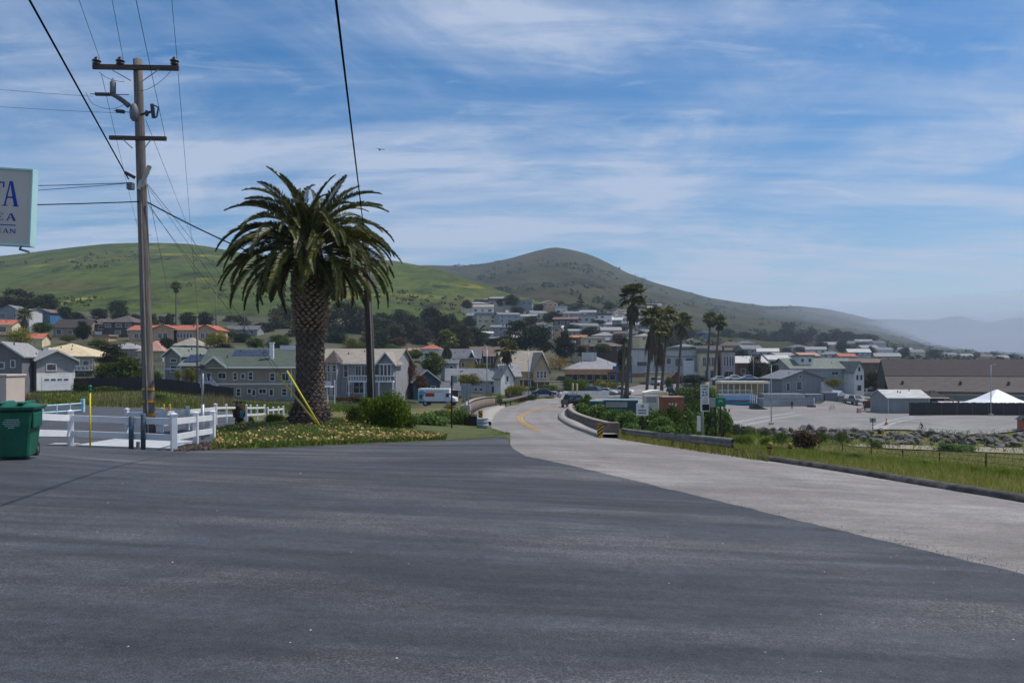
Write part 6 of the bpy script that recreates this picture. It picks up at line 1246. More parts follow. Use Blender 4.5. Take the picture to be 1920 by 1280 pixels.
pl_ = empty('bridge_parapet', 'sunlit concrete parapet on the left side of the bridge', 'parapet', (PL[0][0], PL[0][1], gz(*PL[0])))
wall_along(pl_, PL, 0.95, 0.3, 'wall', STONE); wall_along(pl_, PL, 1.04, 0.3, 'coping', CAPM, 0.952, 0.06)
b = MB(); b.box(-0.35, 0.35, -0.3, 0.3, -0.3, 1.02); b.build('end_pier', CONC, pl_, bevel=0.02)
for q in (PL[-1],):
    b = MB(); b.box(-0.3, 0.3, -0.3, 0.3, -0.3, 1.1); b.build('end_pier', CAPM, pl_, loc=(q[0]-pl_.location.x, q[1]-pl_.location.y, gz(*q)-pl_.location.z))
RAIL = M('weathered_guardrail', (0.19, 0.18, 0.17), 0.35, 2, 0.75, fine=0.25)
def guardrail(label, pix, h, n_posts, tail=None):
    W2 = smooth_w(pix, 40, 2); r0 = empty('guardrail', label, 'guardrail', (W2[0][0], W2[0][1], gz(*W2[0]))); prof = [(0.02, -0.15), (-0.05, -0.11), (-0.05, -0.05), (0.02, 0.0), (-0.05, 0.05), (-0.05, 0.11), (0.02, 0.15), (0.05, 0.15), (0.0, 0.0), (0.05, -0.15)]
    t = np.gradient(W2, axis=0); nn = np.stack([-t[:, 1], t[:, 0]], -1); nn /= np.linalg.norm(nn, axis=1)[:, None]; V = []
    for w, k in zip(W2, nn):
        z = gz(*w)+h-0.16
        if k[1] > 0: k = -k
        for a, zz in prof: V.append((w[0]-k[0]*a-r0.location.x, w[1]-k[1]*a-r0.location.y, z+zz-r0.location.z))
    m = len(prof); i = np.arange(len(W2)-1)[:, None]*m; kk = np.arange(m)[None, :]; a = i+kk; bq = i+(kk+1) % m
    link('rail', fast_mesh('rail', np.array(V), np.stack([a, bq, bq+m, a+m], -1).reshape(-1, 4), RAIL), r0)
    for j in range(n_posts):
        w = W2[int(j*(len(W2)-1)/(n_posts-1))]; k = nn[int(j*(len(W2)-1)/(n_posts-1))]; k = -k if k[1] > 0 else k; z = gz(*w); pb = MB(); pb.box(-0.07, 0.07, -0.07, 0.07, -0.4, h-0.30); pb.build('post', BRN, r0, loc=(w[0]-k[0]*0.14-r0.location.x, w[1]-k[1]*0.14-r0.location.y, z-r0.location.z))
    return r0
guardrail('weathered steel guardrail in the weeds along the right road edge', [(1166, 819), (1230, 830), (1300, 841.5), (1374, 852)], 0.50, 7)
guardrail('pale steel guardrail beyond the left bridge parapet', [(941, 763), (960, 757.5), (975, 753.5), (991, 749.5)], 0.85, 5)
# ------------------------------------------------------------------ utility pole and cables
PLD = 34.0; ub = PLD/F; pb_ = at(281, 812, PLD)
POLEM = M('weathered_pole_wood', (0.125, 0.105, 0.095), 0.3, 2.5, 0.95, bump=0.4, stretch=(6, 6, 0.25), fine=0.2, col2=(0.22, 0.195, 0.18))
ARMM = M('crossarm_wood', (0.075, 0.055, 0.045), 0.3, 3, 0.95, stretch=(0.4, 5, 5))
INSU = M('brown_porcelain', (0.022, 0.018, 0.022), 0.2, 4, 0.3, spec=0.5)
GREYD = M('grey_device', (0.13, 0.14, 0.15), 0.3, 5, 0.6)
YELP = M('yellow_plastic', (0.62, 0.50, 0.03), 0.1, 3, 0.5)
pole = empty('utility_pole', 'tall weathered wooden utility pole with two crossarms behind the white fence', 'utility pole', pb_)
def lp(px, py, dy=0.0): p = at(px, py, PLD)-pb_; return Vector((p.x, dy, p.z))
def pole_x(py): return 281+(258-281)*(812-py)/(812-112)
b = MB(); pts = []; rad = []
for i in range(15):
    py = 824-(824-112)*i/14; pts.append(lp(pole_x(py), py)); rad.append((10.6-2.6*i/14)*ub)
b.tube(pts, rad, 16); b.build('pole', POLEM, pole, True)
def arm(y, x0, x1, th, nm='crossarm'):
    b = MB(); c = lp((x0+x1)/2, y, -0.26); b.cbox(c, (x1-x0)*ub, 0.12, th*ub, 0, 0, math.radians(1.0)); return b.build(nm, ARMM, pole, bevel=0.008)
a1 = arm(131, 180, 340, 9); a2 = arm(262.5, 211, 317, 7.5)
for (xa, ya, xb, yb) in ((216, 136, 250, 155), (304, 136, 268, 158), (238, 266, 253, 281), (290, 266, 273, 283)):
    b = MB(); b.tube([lp(xa, ya, -0.33), lp(xb, yb, -0.22)], 0.022, 5); b.build('brace', STEEL, pole)
for x in (187, 231, 332):
    b = MB(); c = lp(x, 126, -0.26); prf = [(0.03, -0.10), (0.05, -0.02), (0.15, 0.0), (0.17, 0.05), (0.08, 0.08), (0.12, 0.11), (0.19, 0.14), (0.17, 0.19), (0.08, 0.22), (0.10, 0.27), (0.05, 0.33)]
    b.lathe(prf, 14, 0, c); b.build('insulator', INSU, a1, True)
# switch gear at mid height
b = MB(); c = lp(256, 214, -0.22); b.lathe([(0.08, -0.36), (0.16, -0.25), (0.19, 0.02), (0.16, 0.2), (0.10, 0.33), (0.05, 0.38)], 12, 0, c); b.build('bell_housing', GREYD, pole, True)
b = MB(); b.tube([lp(250, 204, -0.4), lp(236, 192, -0.42), lp(222, 184, -0.42)], [0.12, 0.09, 0.10], 8)
for k in range(6): q = lp(247-k*4.5, 201-k*3.1, -0.41); b.lathe([(0.13, -0.03), (0.16, 0.0), (0.13, 0.03)], 8, 0, q)
b.build('bracket_insulator', GREYD, pole, True)
b = MB(); b.lathe([(0.08, 0), (0.12, 0.05), (0.12, 0.5), (0.07, 0.55), (0.04, 0.66)], 10, 0, lp(221, 183, -0.42)); b.build('arrester', GREYD, pole, True)
b = MB(); b.tube([lp(294, 225, -0.3), lp(291, 200, -0.3)], 0.085, 8); b.tube([lp(300, 222, -0.3), lp(303, 206, -0.3)], 0.035, 6); b.tube([lp(291, 200, -0.3), lp(303, 206, -0.3)], 0.03, 5); b.tube([lp(294, 226, -0.3), lp(301, 223, -0.3)], 0.03, 5); b.tube([lp(268, 218, -0.2), lp(282, 216, -0.3), lp(292, 213, -0.3)], 0.05, 6); b.build('fuse_cutout', DARKM, pole)
b = MB(); b.lathe([(0.05, -.12), (0.10, 0), (0.05, .12)], 8, 0, lp(281, 217, -0.3)); b.build('small_insulator', DARKM, pole)
for (xa, ya, xb, yb) in ((176, 181, 246, 181), (220, 212, 250, 214)):
    b = MB(); n = 9 if xb-xa > 40 else 6; b.tube([lp(xa, ya, -0.3), lp(xb, yb, -0.2)], 0.018, 5)
    for k in range(n): f = (k+1)/(n+1)*0.55+0.1; q = lp(xa, ya, -0.3).lerp(lp(xb, yb, -0.2), f); T = MB(); b.cbox(q, 0.05, 0.13, 0.13)
    b.build('string_insulator', DARKM, pole)
b = MB(); b.cbox(lp(249, 331, -0.25), 20*ub, 0.1, 6*ub, 0, 0, math.radians(28)); b.build('short_arm', ARMM, pole)
b = MB(); b.cbox(lp(277, 333, -0.24), 8*ub, 0.05, 42*ub, 0, 0, math.radians(24)); b.cbox(lp(268, 349, -0.27), 7*ub, 0.05, 18*ub, 0, 0, math.radians(18)); b.cbox(lp(284, 321, -0.24), 4*ub, 0.04, 16*ub, 0, 0, math.radians(10)); b.build('splintered_board', M('pale_split_wood', (0.42, 0.37, 0.30), 0.2, 3, 0.9), pole)
b = MB(); b.cbox(lp(251, 352, -0.3), 11*ub, 0.25, 13*ub); b.build('junction_box', GREYD, pole, bevel=0.02)
b = MB(); b.tube([lp(pole_x(380)+2, 380, -0.2), lp(pole_x(600)+2, 600, -0.225), lp(pole_x(812)+2, 812, -0.245)], 0.035, 5); b.build('ground_wire_cover', M('pale_batten', (0.30, 0.26, 0.22), 0.2, 3, 0.9), pole)
for y in (729, 752, 777):
    for sx in (-1, 1):
        b = MB(); c = lp(pole_x(y), y); R = 10.9*ub
        for k in range(5):
            th = math.radians(-90+sx*(22+k*14)); b.cbox(c+Vector((R*math.cos(th), R*math.sin(th), 0)), 0.11, 0.012, 0.10 if y < 770 else 0.14, 0, 0, 0, th+math.pi/2)
        b.build('reflector', M('orange_reflector', (0.60, 0.30, 0.02), 0.1, 3, 0.5), pole)
for y, sx in ((413, -1), (441, 1), (472, -1), (505, 1), (556, 1)):
    b = MB(); x = pole_x(y); b.tube([lp(x+sx*8, y, 0), lp(x+sx*16, y, 0)], 0.012, 4); b.build('climbing_step', STEEL, pole)
def cable(label, pts, r, sag=0.0, n=24, name='overhead_cable'):
    P = []
    for i in range(len(pts)-1):
        a, c = Vector(pts[i]), Vector(pts[i+1])
        for k in range(n+(i == len(pts)-2)): t = k/n; q = a.lerp(c, t); q.z -= sag*4*t*(1-t); P.append(q)
    b = MB(); o0 = P[0].copy(); b.tube([q-o0 for q in P], r, 5); o = b.build(name, WIREM, loc=o0); return tag(o, label, 'cable')
def back(p, q, y=-25): t = (y-q.y)/(q.y-p.y); return q+(q-p)*t
p = at(241, 336, 34); q = at(55, 0, 17); cable('thick black cable from the middle of the utility pole to the upper left edge', [p, q, back(p, q, -10)], 0.026)
for lab, (x, y), (x2, y2), d2 in (('left thin conductor on the top crossarm', (187, 110), (148, 0), 28.5), ('middle thin conductor on the top crossarm', (231, 110), (210, 0), 28.5), ('right thin conductor on the top crossarm', (332, 110), (322, 0), 28.5), ('thin line passing behind the pole top to the upper edge', (310, 258), (255, 0), 22.0)):
    p = at(x, y, 33.7); q = at(x2, y2, d2); cable(lab, [p, q, back(p, q, -10)], 0.009)
for lab, a, c in (('conductor running down from the left insulator behind the pole', (190, 138, 33.7), (262, 440, 118)), ('conductor running away from the right insulator towards the hill', (334, 138, 33.7), (372, 600, 122)), ('thin line slanting from the switch gear towards the hill', (273, 224, 33.9), (404, 552, 290)),
                  ('upper service line from the splintered board towards the houses', (276, 345, 33.9), (458, 566, 290)), ('steep service line from the splintered board down behind the houses', (276, 347, 33.9), (318, 560, 210)), ('lower service line beside the thick cable', (278, 382, 33.9), (404, 560, 290))):
    cable(lab, [at(*a), at(*c)], 0.010 if a[1] < 300 else 0.012, 0.25)
cable('thick black cable from the utility pole to the leaning pole behind the palm', [at(276, 379, 33.9), at(688, 548, 37.7)], 0.030, 0.35)
for lab, a, c, r_ in (('upper thin line running left from the switch gear', (176, 181, 33.7), (-160, 152, 33), 0.007), ('lower thin line running left from the switch gear', (220, 212, 33.7), (-160, 188, 33), 0.007), ('black cable running left from the pole to behind the sign, uppermost', (240, 343, 33.8), (-160, 350, 33), 0.016), ('slim cable running left just below the uppermost black cable', (247, 343, 33.8), (-160, 370, 33), 0.012), ('thick cable running left at the height of the sign lettering', (262, 378, 33.8), (-160, 386, 33), 0.024)):
    cable(lab, [at(*a), at(*c)], r_, 0.05)
cable('looped jumper wire below the left end of the top crossarm', [lp(193, 140, -0.3)+pb_, lp(215, 155, -0.4)+pb_, lp(240, 158, -0.3)+pb_], 0.010, 0.03, 8, 'jumper_wire')
cable('looped jumper wire below the right end of the top crossarm', [lp(326, 138, -0.3)+pb_, lp(300, 165, -0.4)+pb_, lp(270, 175, -0.3)+pb_], 0.010, 0.05, 8, 'jumper_wire')
cable('drooping jumper wire left of the switch gear', [lp(168, 178, -0.3)+pb_, lp(182, 200, -0.35)+pb_, lp(215, 209, -0.3)+pb_, lp(246, 196, -0.3)+pb_], 0.009, 0.05, 8, 'jumper_wire')
p = at(684, 445, 38); q = at(630, 0, 11.2); cable('thick black cable crossing the sky from the leaning pole to the upper edge', [p, q, back(p, q, -14)], 0.020)
# guy wires with yellow guards
for lab, (gx, gy), (tx, ty), (yx, yy), dd in (('guy wire with long yellow guard, left of the pair at the date palm', (603, 806), (279, 388), (519, 700), 32.6), ('guy wire with long yellow guard, right of the pair at the date palm', (606, 810), (278, 352), (538, 695), 32.2)):
    g0 = gp(gx, gy, -0.1) if False else at(gx, gy, dd); t0 = at(tx, ty, 33.9); e = empty('guy_wire', lab, 'guy wire', g0); k = t0-g0
    b = MB(); b.tube([Vector((0, 0, 0)), k], 0.007, 5); b.build('wire', WIREM, e); f = (yy-gy)/(ty-gy)*1.0
    # the guard follows the wire for the length the photograph shows
    L_ = Vector((at(yx, yy, dd+0.3)-g0)); b = MB(); b.tube([Vector((0, 0, 0.02)), L_], 0.046 if 'left' in lab else 0.040, 8); b.build('guard', M('yellow_guard_faded', (0.50, 0.38, 0.10), 0.25, 2, 0.5) if 'left' in lab else M('yellow_guard', (0.58, 0.50, 0.04), 0.15, 2, 0.5), e, True)
# leaning pole behind the palm
p2 = gv(698, 38); e = empty('utility_pole', 'dark leaning wooden pole behind the date palm crown and bright bush', 'utility pole', p2)
b = MB(); tp = at(684, 436, 38)-p2; b.tube([Vector((0, 0, -0.3)), tp*0.5+Vector((0.05, 0, 0)), tp], [0.21, 0.19, 0.16], 12); b.build('pole', M('dark_pole_wood', (0.085, 0.066, 0.056), 0.35, 2.5, 0.95, bump=0.4, stretch=(6, 6, 0.25), fine=0.2), e, True)
b = MB(); b.tube([Vector((0.12, -0.17, 0.2)), tp*0.5+Vector((0.14, -0.17, 0)), tp*0.97+Vector((0.08, -0.14, 0))], 0.03, 5); b.build('conduit', STEEL, e)
# distant poles
for lab, px, top, base, d, w in (('thin dark utility pole standing in the meadow before the tower house', 370, 588, 744, 121, 5), ('distant utility pole with crossarm on the hill foot right of the thin palm', 405, 545, 628, 290, 2.5), ('distant utility pole left of the date palm against the hill', 458, 560, 632, 300, 2.5)):
    q = at(px, base, d); e = empty('utility_pole', lab, 'utility pole', q); H = (base-top)*d/F; b = MB(); b.tube([(0, 0, -0.5), (0, 0, H)], [w*d/F/2, w*d/F/2*0.7], 8); b.build('pole', POLEM, e, True); b = MB(); b.box(-1.2, 1.2, -.2, -.1, H*0.95, H*0.95+.2); b.build('crossarm', ARMM, e)
for lab, px, top, base, d, w in (('slim grey lamp post in the car park by the painted hatching', 1446, 684, 798, 118, 2.2), ('slim grey lamp post in front of the white tent', 1858, 684, 783, 138, 2.0), ('slim grey lamp post beside the long white barn', 913, 652, 748, 120, 2.2), ('slim grey lamp post before the tan victorian house', 991, 655, 742, 130, 2.0), ('tall lamp post in front of the red brick building', 1413, 668, 724, 200, 1.2)):
    q = gv(px, d); e = empty('lamp_post', lab, 'lamp post', q); H = EYE-(top-HY)*d/F-q.z; b = MB(); b.tube([(0, 0, -0.3), (0, 0, H)], [w*d/F/2, w*d/F/2*0.6], 8); b.build('pole', STEEL, e, True); b = MB(); b.tube([(0, 0, H-.1), (0.3, -0.2, H+.05), (0.8, -0.3, H+.1)], 0.04, 5); b.build('arm', STEEL, e); b = MB(); b.cbox((1.0, -0.3, H+.08), 0.55, 0.22, 0.12); b.build('lamp_head', GREYD, e, bevel=0.02)
    b = MB(); b.box(-.3, .3, -.3, .3, -.4, .35); b.build('base_block', CONC, e, bevel=0.02)

# ------------------------------------------------------------------ white vinyl fences
VIN = M('white_vinyl', (0.70, 0.71, 0.73), 0.10, 2.2, 0.45, fine=0.06, lo=0.4, hi=0.8)
def vinyl_fence(label, posts, h=1.0, w=0.15, rails=(0.80, 0.36), rh=0.18, lean=0.0, skip=()):
    P_ = [gp(px, py) if d is None else gv(px, d) for px, py, d in posts]; e = empty('vinyl_fence', label, 'fence', P_[0])
    pm = MB(); pm.box(-w/2, w/2, -w/2, w/2, -0.25, h); pm = pm.mesh('post', VIN, bevel=0.006); cm = MB(); a = w/2+0.012; cm.box(-a, a, -a, a, h+.001, h+0.03); cm.add([(-a, -a, h+.031), (a, -a, h+.031), (a, a, h+.031), (-a, a, h+.031), (0, 0, h+.075)], [(0, 1, 4), (1, 2, 4), (2, 3, 4), (3, 0, 4), (3, 2, 1, 0)]); cm = cm.mesh('cap', VIN)
    for i, p in enumerate(P_):
        k = (P_[min(i+1, len(P_)-1)]-P_[max(0, i-1)]); o = link('post', pm, e, p-P_[0], (0, lean if i == 1 else 0, math.atan2(k.y, k.x))); link('cap', cm, o)
    for i in range(len(P_)-1):
        if i in skip: continue
        a, c = P_[i]-P_[0], P_[i+1]-P_[0]; k = c-a; L = math.hypot(k.x, k.y); rz = math.atan2(k.y, k.x); ry = -math.atan2(k.z, L)
        for z in rails:
            b = MB(); b.box(0.03, k.length-0.03, -0.022, 0.022, -rh/2, rh/2); o = b.build('rail', VIN, e, bevel=0.006, loc=a+Vector((0, 0, z))); o.rotation_euler = (0, ry, rz)
    return e
vinyl_fence('white two-rail vinyl fence along the near edge of the concrete pad', [(-60, 838, None), (132, 836, None), (326, 845, None), (367, 834, None), (399, 828, None)], 0.98)
vinyl_fence('white two-rail vinyl fence behind the tall utility pole', [(238, 811, None), (303, 811, None), (352, 806, None), (404, 796, None)], 1.0, 0.14, skip=())
vinyl_fence('short white two-rail fence left of the carved bear', [(404, 793, None), (424, 791, None), (446, 789.5, None)], 0.95, 0.10, rh=0.12)
vinyl_fence('short white two-rail fence right of the carved bear', [(462, 789, None), (470, 788, None), (482, 787, None), (496, 785.5, None)], 0.95, 0.10, rh=0.12)
vinyl_fence('small low white fence end near the date palm trunk', [(502, 780, None), (512, 779, None), (522, 778, None), (531, 777, None)], 0.62, 0.12, rails=(0.45,), rh=0.13)
# concrete pad
pd = [gp(142, 837), gp(328, 843.5), gp(366, 829), gp(238, 821)]; b = MB(); b.add([p+Vector((0, 0, -0.2)) for p in pd]+[p+Vector((0, 0, 0.05)) for p in pd], [(4, 5, 6, 7), (0, 1, 5, 4), (1, 2, 6, 5), (2, 3, 7, 6), (3, 0, 4, 7)])
tag(b.build('concrete_pad', M('pad_concrete', (0.40, 0.42, 0.43), 0.16, 1.0, 0.9)), kind='structure')
b = MB(); b.box(-0.35, 0.35, -.2, .2, 0, .06); tag(b.build('pale_slab', CONC, loc=gp(120, 835)), 'pale broken slab lying at the foot of the leaning fence post', 'slab')
# light blue railing
LB = M('pale_blue_paint', (0.36, 0.55, 0.62), 0.1, 2, 0.6); q = gp(155, 772); q2 = gp(60, 778); e = empty('blue_railing', 'pale blue wooden railing behind the green bin', 'railing', q); k = q2-q
for z in (0.62, 0.12):
    b = MB(); b.tube([Vector((0, 0, z)), k+Vector((0, 0, z*0.9))], 0.06, 4); b.build('rail', LB, e)
for t in (0.0, 0.27, 0.54, 0.81):
    b = MB(); w = 0.12 if t == 0 else 0.05; b.box(-w, w, -w, w, -.2, 0.95 if t == 0 else 0.66); b.build('post', LB, e, loc=k*t)
# beige cabinet
q = gv(-14, 21); e = empty('utility_cabinet', 'beige metal cabinet behind the green bin', 'cabinet', q); CB = M('beige_metal', (0.50, 0.42, 0.36), 0.06, 1, 0.6)
b = MB(); b.box(-.55, .55, -.3, .5, -.2, 1.80); b.build('body', CB, e, bevel=0.01); b = MB(); b.box(-.58, .58, -.33, .53, 1.803, 1.86); b.build('lid', CB, e, bevel=0.01)
# marker rod, bollards, stump
q = gp(169, 840.5); e = empty('marker_rod', 'thin yellow marker rod with a green tip in front of the fence', 'marker', q); H = 105*q.y/F
b = MB(); b.tube([(0, 0, -.1), (0, 0, H)], 0.022, 6); b.build('rod', YELP, e, True); b = MB(); b.lathe([(0.028, 0), (0.05, 0.05), (0.035, 0.12), (0.055, 0.16), (0.02, 0.2)], 7, 0, (0, 0, H)); b.build('tip', M('green_plastic', (0.01, 0.16, 0.07), 0.2, 4, 0.5), e)
BOL = M('blue_grey_steel', (0.075, 0.10, 0.13), 0.25, 3, 0.55, fine=0.15)
for lab, px, top, base in (('blue-grey steel bollard with a blue cord, left of the pair before the fence', 246, 780, 841.5), ('taller blue-grey steel bollard, right of the pair before the fence', 268.5, 775, 842.5)):
    q = gp(px, base); e = empty('bollard', lab, 'bollard', q); H = (base-top)*q.y/F; b = MB(); b.lathe([(0.065, -.2), (0.065, H-.02), (0.05, H), (0.01, H+.005)], 14); b.build('tube', BOL, e, True)
    if px < 250:
        b = MB()
        for z in (0.52, 0.56, 0.60): b.lathe([(0.067, z-.012), (0.075, z), (0.067, z+.012)], 14)
        b.build('cord', M('blue_cord', (0.06, 0.2, 0.32), 0.2, 9, 0.8), e, True)
q = gp(259, 841); b = MB(); b.lathe([(0.055, -.1), (0.055, 0.19), (0.045, 0.205), (0.0, 0.21)], 8); tag(b.build('wood_stub', POLEM, loc=q), 'short cut wooden stub between the two blue-grey bollards', 'stub')
for i, px in enumerate((307, 318)):
    q = gp(px, 769); b = MB(); b.lathe([(0.10, -.2), (0.10, 0.42), (0.07, 0.5), (0.0, 0.52)], 10); tag(b.build('bollard', M('yellow_bollard', (0.55, 0.34, 0.06), 0.2, 3, 0.6), loc=q), f'small yellow bollard at the meadow edge, {"left" if i == 0 else "right"} of the pair', 'bollard')
# garden lamp post
q = gp(380, 824); e = empty('lamp_post', 'short grey lamp post with dark head behind the fence', 'lamp post', q); s = q.y/F
b = MB(); b.tube([(0, 0, -.2), (0, 0, 66*s)], 3.2*s, 10); b.build('lower_pole', STEEL, e, True); b = MB(); b.tube([(0, 0, 66*s), (0, 0, 134*s)], 2.1*s, 10); b.build('upper_pole', STEEL, e, True); b = MB(); b.cbox((0, 0, 136*s), 15*s, 12*s, 4*s); b.cbox((0, 0, 139*s), 8*s, 8*s, 3*s); b.build('lamp_head', DARKM, e, bevel=0.01)
b = MB(); b.box(-4*s, -2.6*s, -.05, .05, 98*s, 120*s); b.build('box', STEEL, e)

# ------------------------------------------------------------------ wheeled bin
BING = M('green_bin_plastic', (0.004, 0.095, 0.056), 0.22, 3.0, 0.5, spec=0.4, fine=0.12, bump=0.15)
bd = 14.6; bz = at(30, 857, bd); e = empty('wheeled_bin', 'green wheeled refuse bin with domed lid at the left edge', 'bin', bz, math.radians(17)); s = bd/F
def taper(b, w0, d0, z0, w1, d1, z1, m=0):
    b.add([(-w0, -d0, z0), (w0, -d0, z0), (w0, d0, z0), (-w0, d0, z0), (-w1, -d1, z1), (w1, -d1, z1), (w1, d1, z1), (-w1, d1, z1)], [(3, 2, 1, 0), (4, 5, 6, 7), (0, 1, 5, 4), (1, 2, 6, 5), (2, 3, 7, 6), (3, 0, 4, 7)], m)
b = MB(); taper(b, 0.27, 0.29, 0.02, 0.345, 0.38, 0.86); b.build('body', BING, e, bevel=0.03, smooth=False)
b = MB(); taper(b, 0.375, 0.41, 0.865, 0.39, 0.425, 0.92); b.build('rim', BING, e, bevel=0.012)
V = []; Fc = []; n = 10; m_ = 8
for i in range(n+1):
    for j in range(m_+1):
        x = -1+2*i/n; y = -1+2*j/m_; V.append((x*0.40, y*0.44, 0.925+0.085*(1-abs(x)**3)*(1-abs(y)**4)))
lidm = fast_mesh('lid', np.array(V), grid_faces(n+1, m_+1), BING, smooth=True); lo = link('lid', lidm, e)
b = MB(); b.box(-.40, .40, -.44, -.425, .90, .935); b.box(-.40, -.385, -.424, .44, .90, .935); b.box(.385, .40, -.424, .44, .90, .935); b.build('lid_edge', BING, lo)
for x in (-.17, .17): b = MB(); b.box(x-.05, x+.05, -.40, .40, .985, 1.022); b.build('lid_rib', BING, lo, bevel=0.012)
b = MB(); b.tube([(-.33, .47, .88), (-.33, .52, .90), (.33, .52, .90), (.33, .47, .88)], 0.02, 6); b.build('handle', BING, e)
for x in (-.24, .24):
    b = MB(); b.tube([(x-.04, .32, .12), (x+.04, .32, .12)], 0.13, 16); w = b.build('wheel', RUBBER, e, False); b = MB(); b.tube([(x-.045, .32, .12), (x+.045, .32, .12)], 0.05, 10); b.build('hub', GREYD, w)
b = MB(); b.box(.335, .37, -.32, .25, .55, .82); b.build('side_grip', BING, e, bevel=0.01)
PRT = M('white_print', (0.50, 0.58, 0.55), 0.1, 2, 0.6); b = MB(); rr = random.Random(3)
for k, (w0, w1) in enumerate(((-.10, .10), (-.13, .13), (-.13, .12), (-.10, .12), (-.05, .05))):
    x = w0+.02; z = .70-k*.036
    while x < w1+.02:
        w = rr.uniform(.012, .028); yq = -(.29+(.38-.29)*(z-.02)/.84)-.006; b.box(x, x+w, yq, yq+.002, z, z+.015); x += w+.010
b.build('printed_notice', PRT, e)

# ------------------------------------------------------------------ hanging sign at the left edge
SGF = M('sign_face', (0.50, 0.47, 0.41), 0.04, 1, 0.5); SGE = M('sign_frame_aqua', (0.42, 0.66, 0.66), 0.08, 2, 0.5); SGB = M('sign_blue', (0.008, 0.035, 0.30), 0.1, 3, 0.5)
sd = 18.0; s = sd/F; so = at(-60, 383, sd); e = empty('sign_board', 'white hanging sign with blue serif lettering in an aqua frame at the left edge', 'sign', so, 0.0)
def sx(px): return (px-(-60))*s
def sz(py): return (383-py)*s
T_ = Matrix.Identity(4); e.rotation_euler = (0, math.radians(2.2), math.radians(6))
b = MB(); b.box(sx(-230), sx(51), 0.0, 0.20, sz(452), sz(314)); b.build('panel', SGF, e)
b = MB(); b.box(sx(-232), sx(54), -0.03, 0.23, sz(314)+.003, sz(310)); b.box(sx(-232), sx(54), -0.03, 0.23, sz(456), sz(452)-.003); b.box(sx(51)+.003, sx(54), -0.03, 0.23, sz(452)-.003, sz(314)+.003); b.build('frame', SGE, e, bevel=0.004)
LM = MB()
def bar(b, x0, y0, x1, y1, w0, w1=None): # slanting stroke between two sign points, widths in px
    w1 = w1 or w0; b.add([(sx(x0-w0/2), -.006, sz(y0)), (sx(x0+w0/2), -.006, sz(y0)), (sx(x1+w1/2), -.006, sz(y1)), (sx(x1-w1/2), -.006, sz(y1)), (sx(x0-w0/2), .004, sz(y0)), (sx(x0+w0/2), .004, sz(y0)), (sx(x1+w1/2), .004, sz(y1)), (sx(x1-w1/2), .004, sz(y1))], [(0, 1, 2, 3), (7, 6, 5, 4), (0, 4, 5, 1), (1, 5, 6, 2), (2, 6, 7, 3), (3, 7, 4, 0)])
def rect(b, x0, x1, y0, y1): b.box(sx(x0), sx(x1), -.006, .004, sz(y1), sz(y0))
def gA(b, x, w, y0, y1):
    h = y1-y0; t = w*0.22; bar(b, x+w*0.44, y0, x+w*0.16, y1, t*0.3, t*0.42); bar(b, x+w*0.5, y0, x+w*0.83, y1, t*0.8, t); rect(b, x+w*0.26, x+w*0.7, y0+h*0.62, y0+h*0.68); rect(b, x, x+w*0.32, y1-h*0.035, y1); rect(b, x+w*0.64, x+w, y1-h*0.035, y1)
def gE(b, x, w, y0, y1):
    h = y1-y0; t = w*0.2; rect(b, x+w*0.14, x+w*0.14+t, y0, y1); rect(b, x, x+w*0.9, y0, y0+h*0.06); rect(b, x, x+w*0.95, y1-h*0.06, y1); rect(b, x+w*0.3, x+w*0.7, y0+h*0.47, y0+h*0.53); rect(b, x+w*0.84, x+w*0.9, y0+h*0.06, y0+h*0.25); rect(b, x+w*0.89, x+w*0.95, y1-h*0.25, y1-h*0.06); rect(b, x+w*0.66, x+w*0.7, y0+h*0.38, y0+h*0.62)
def gN(b, x, w, y0, y1):
    h = y1-y0; t = w*0.2; rect(b, x+w*0.12, x+w*0.2, y0, y1); rect(b, x+w*0.8, x+w*0.88, y0, y1); bar(b, x+w*0.17, y0, x+w*0.82, y1, t, t); rect(b, x, x+w*0.3, y0, y0+h*0.05); rect(b, x+w*0.66, x+w, y0, y0+h*0.05); rect(b, x, x+w*0.32, y1-h*0.05, y1)
def gT(b, x, w, y0, y1):
    h = y1-y0; rect(b, x+w*0.42, x+w*0.60, y0, y1); rect(b, x, x+w, y0, y0+h*0.06); rect(b, x+w*0.93, x+w, y0+h*0.06, y0+h*0.24); rect(b, x, x+w*0.07, y0+h*0.06, y0+h*0.24); rect(b, x+w*0.3, x+w*0.72, y1-h*0.04, y1)
for nm, fn in (('letter', [(gT, -30, 33, 337, 382), (gA, 0, 30, 335, 382)]), ('letter', [(gE, -12, 16, 396, 409.5), (gA, 7, 20, 396, 409.5)]), ('letter', [(gE, -8, 9, 425, 433), (gA, 3, 11, 425, 433), (gN, 15, 12, 425, 433)])):
    for f, x, w, y0, y1 in fn: b = MB(); f(b, x, w, y0, y1); b.build(nm, SGB, e)
b = MB(); rect(b, -150, 26, 417, 418.6); b.build('underline', SGB, e)
b = MB(); b.tube([(sx(34), .1, sz(456)), (sx(32), .06, sz(460)), (sx(40), .02, sz(464))], 0.02, 6); b.cbox((sx(43), 0.0, sz(464.5)), 16*s, 0.1, 4*s, 0, 0, math.radians(14)); b.build('lamp', GREYD, e)
b = MB(); zg = gz(at(-120, 383, sd).x, sd)-so.z; b.tube([(sx(-130), .1, zg-.3), (sx(-130), .1, sz(300))], 0.09, 10); b.build('post', SGE, e)
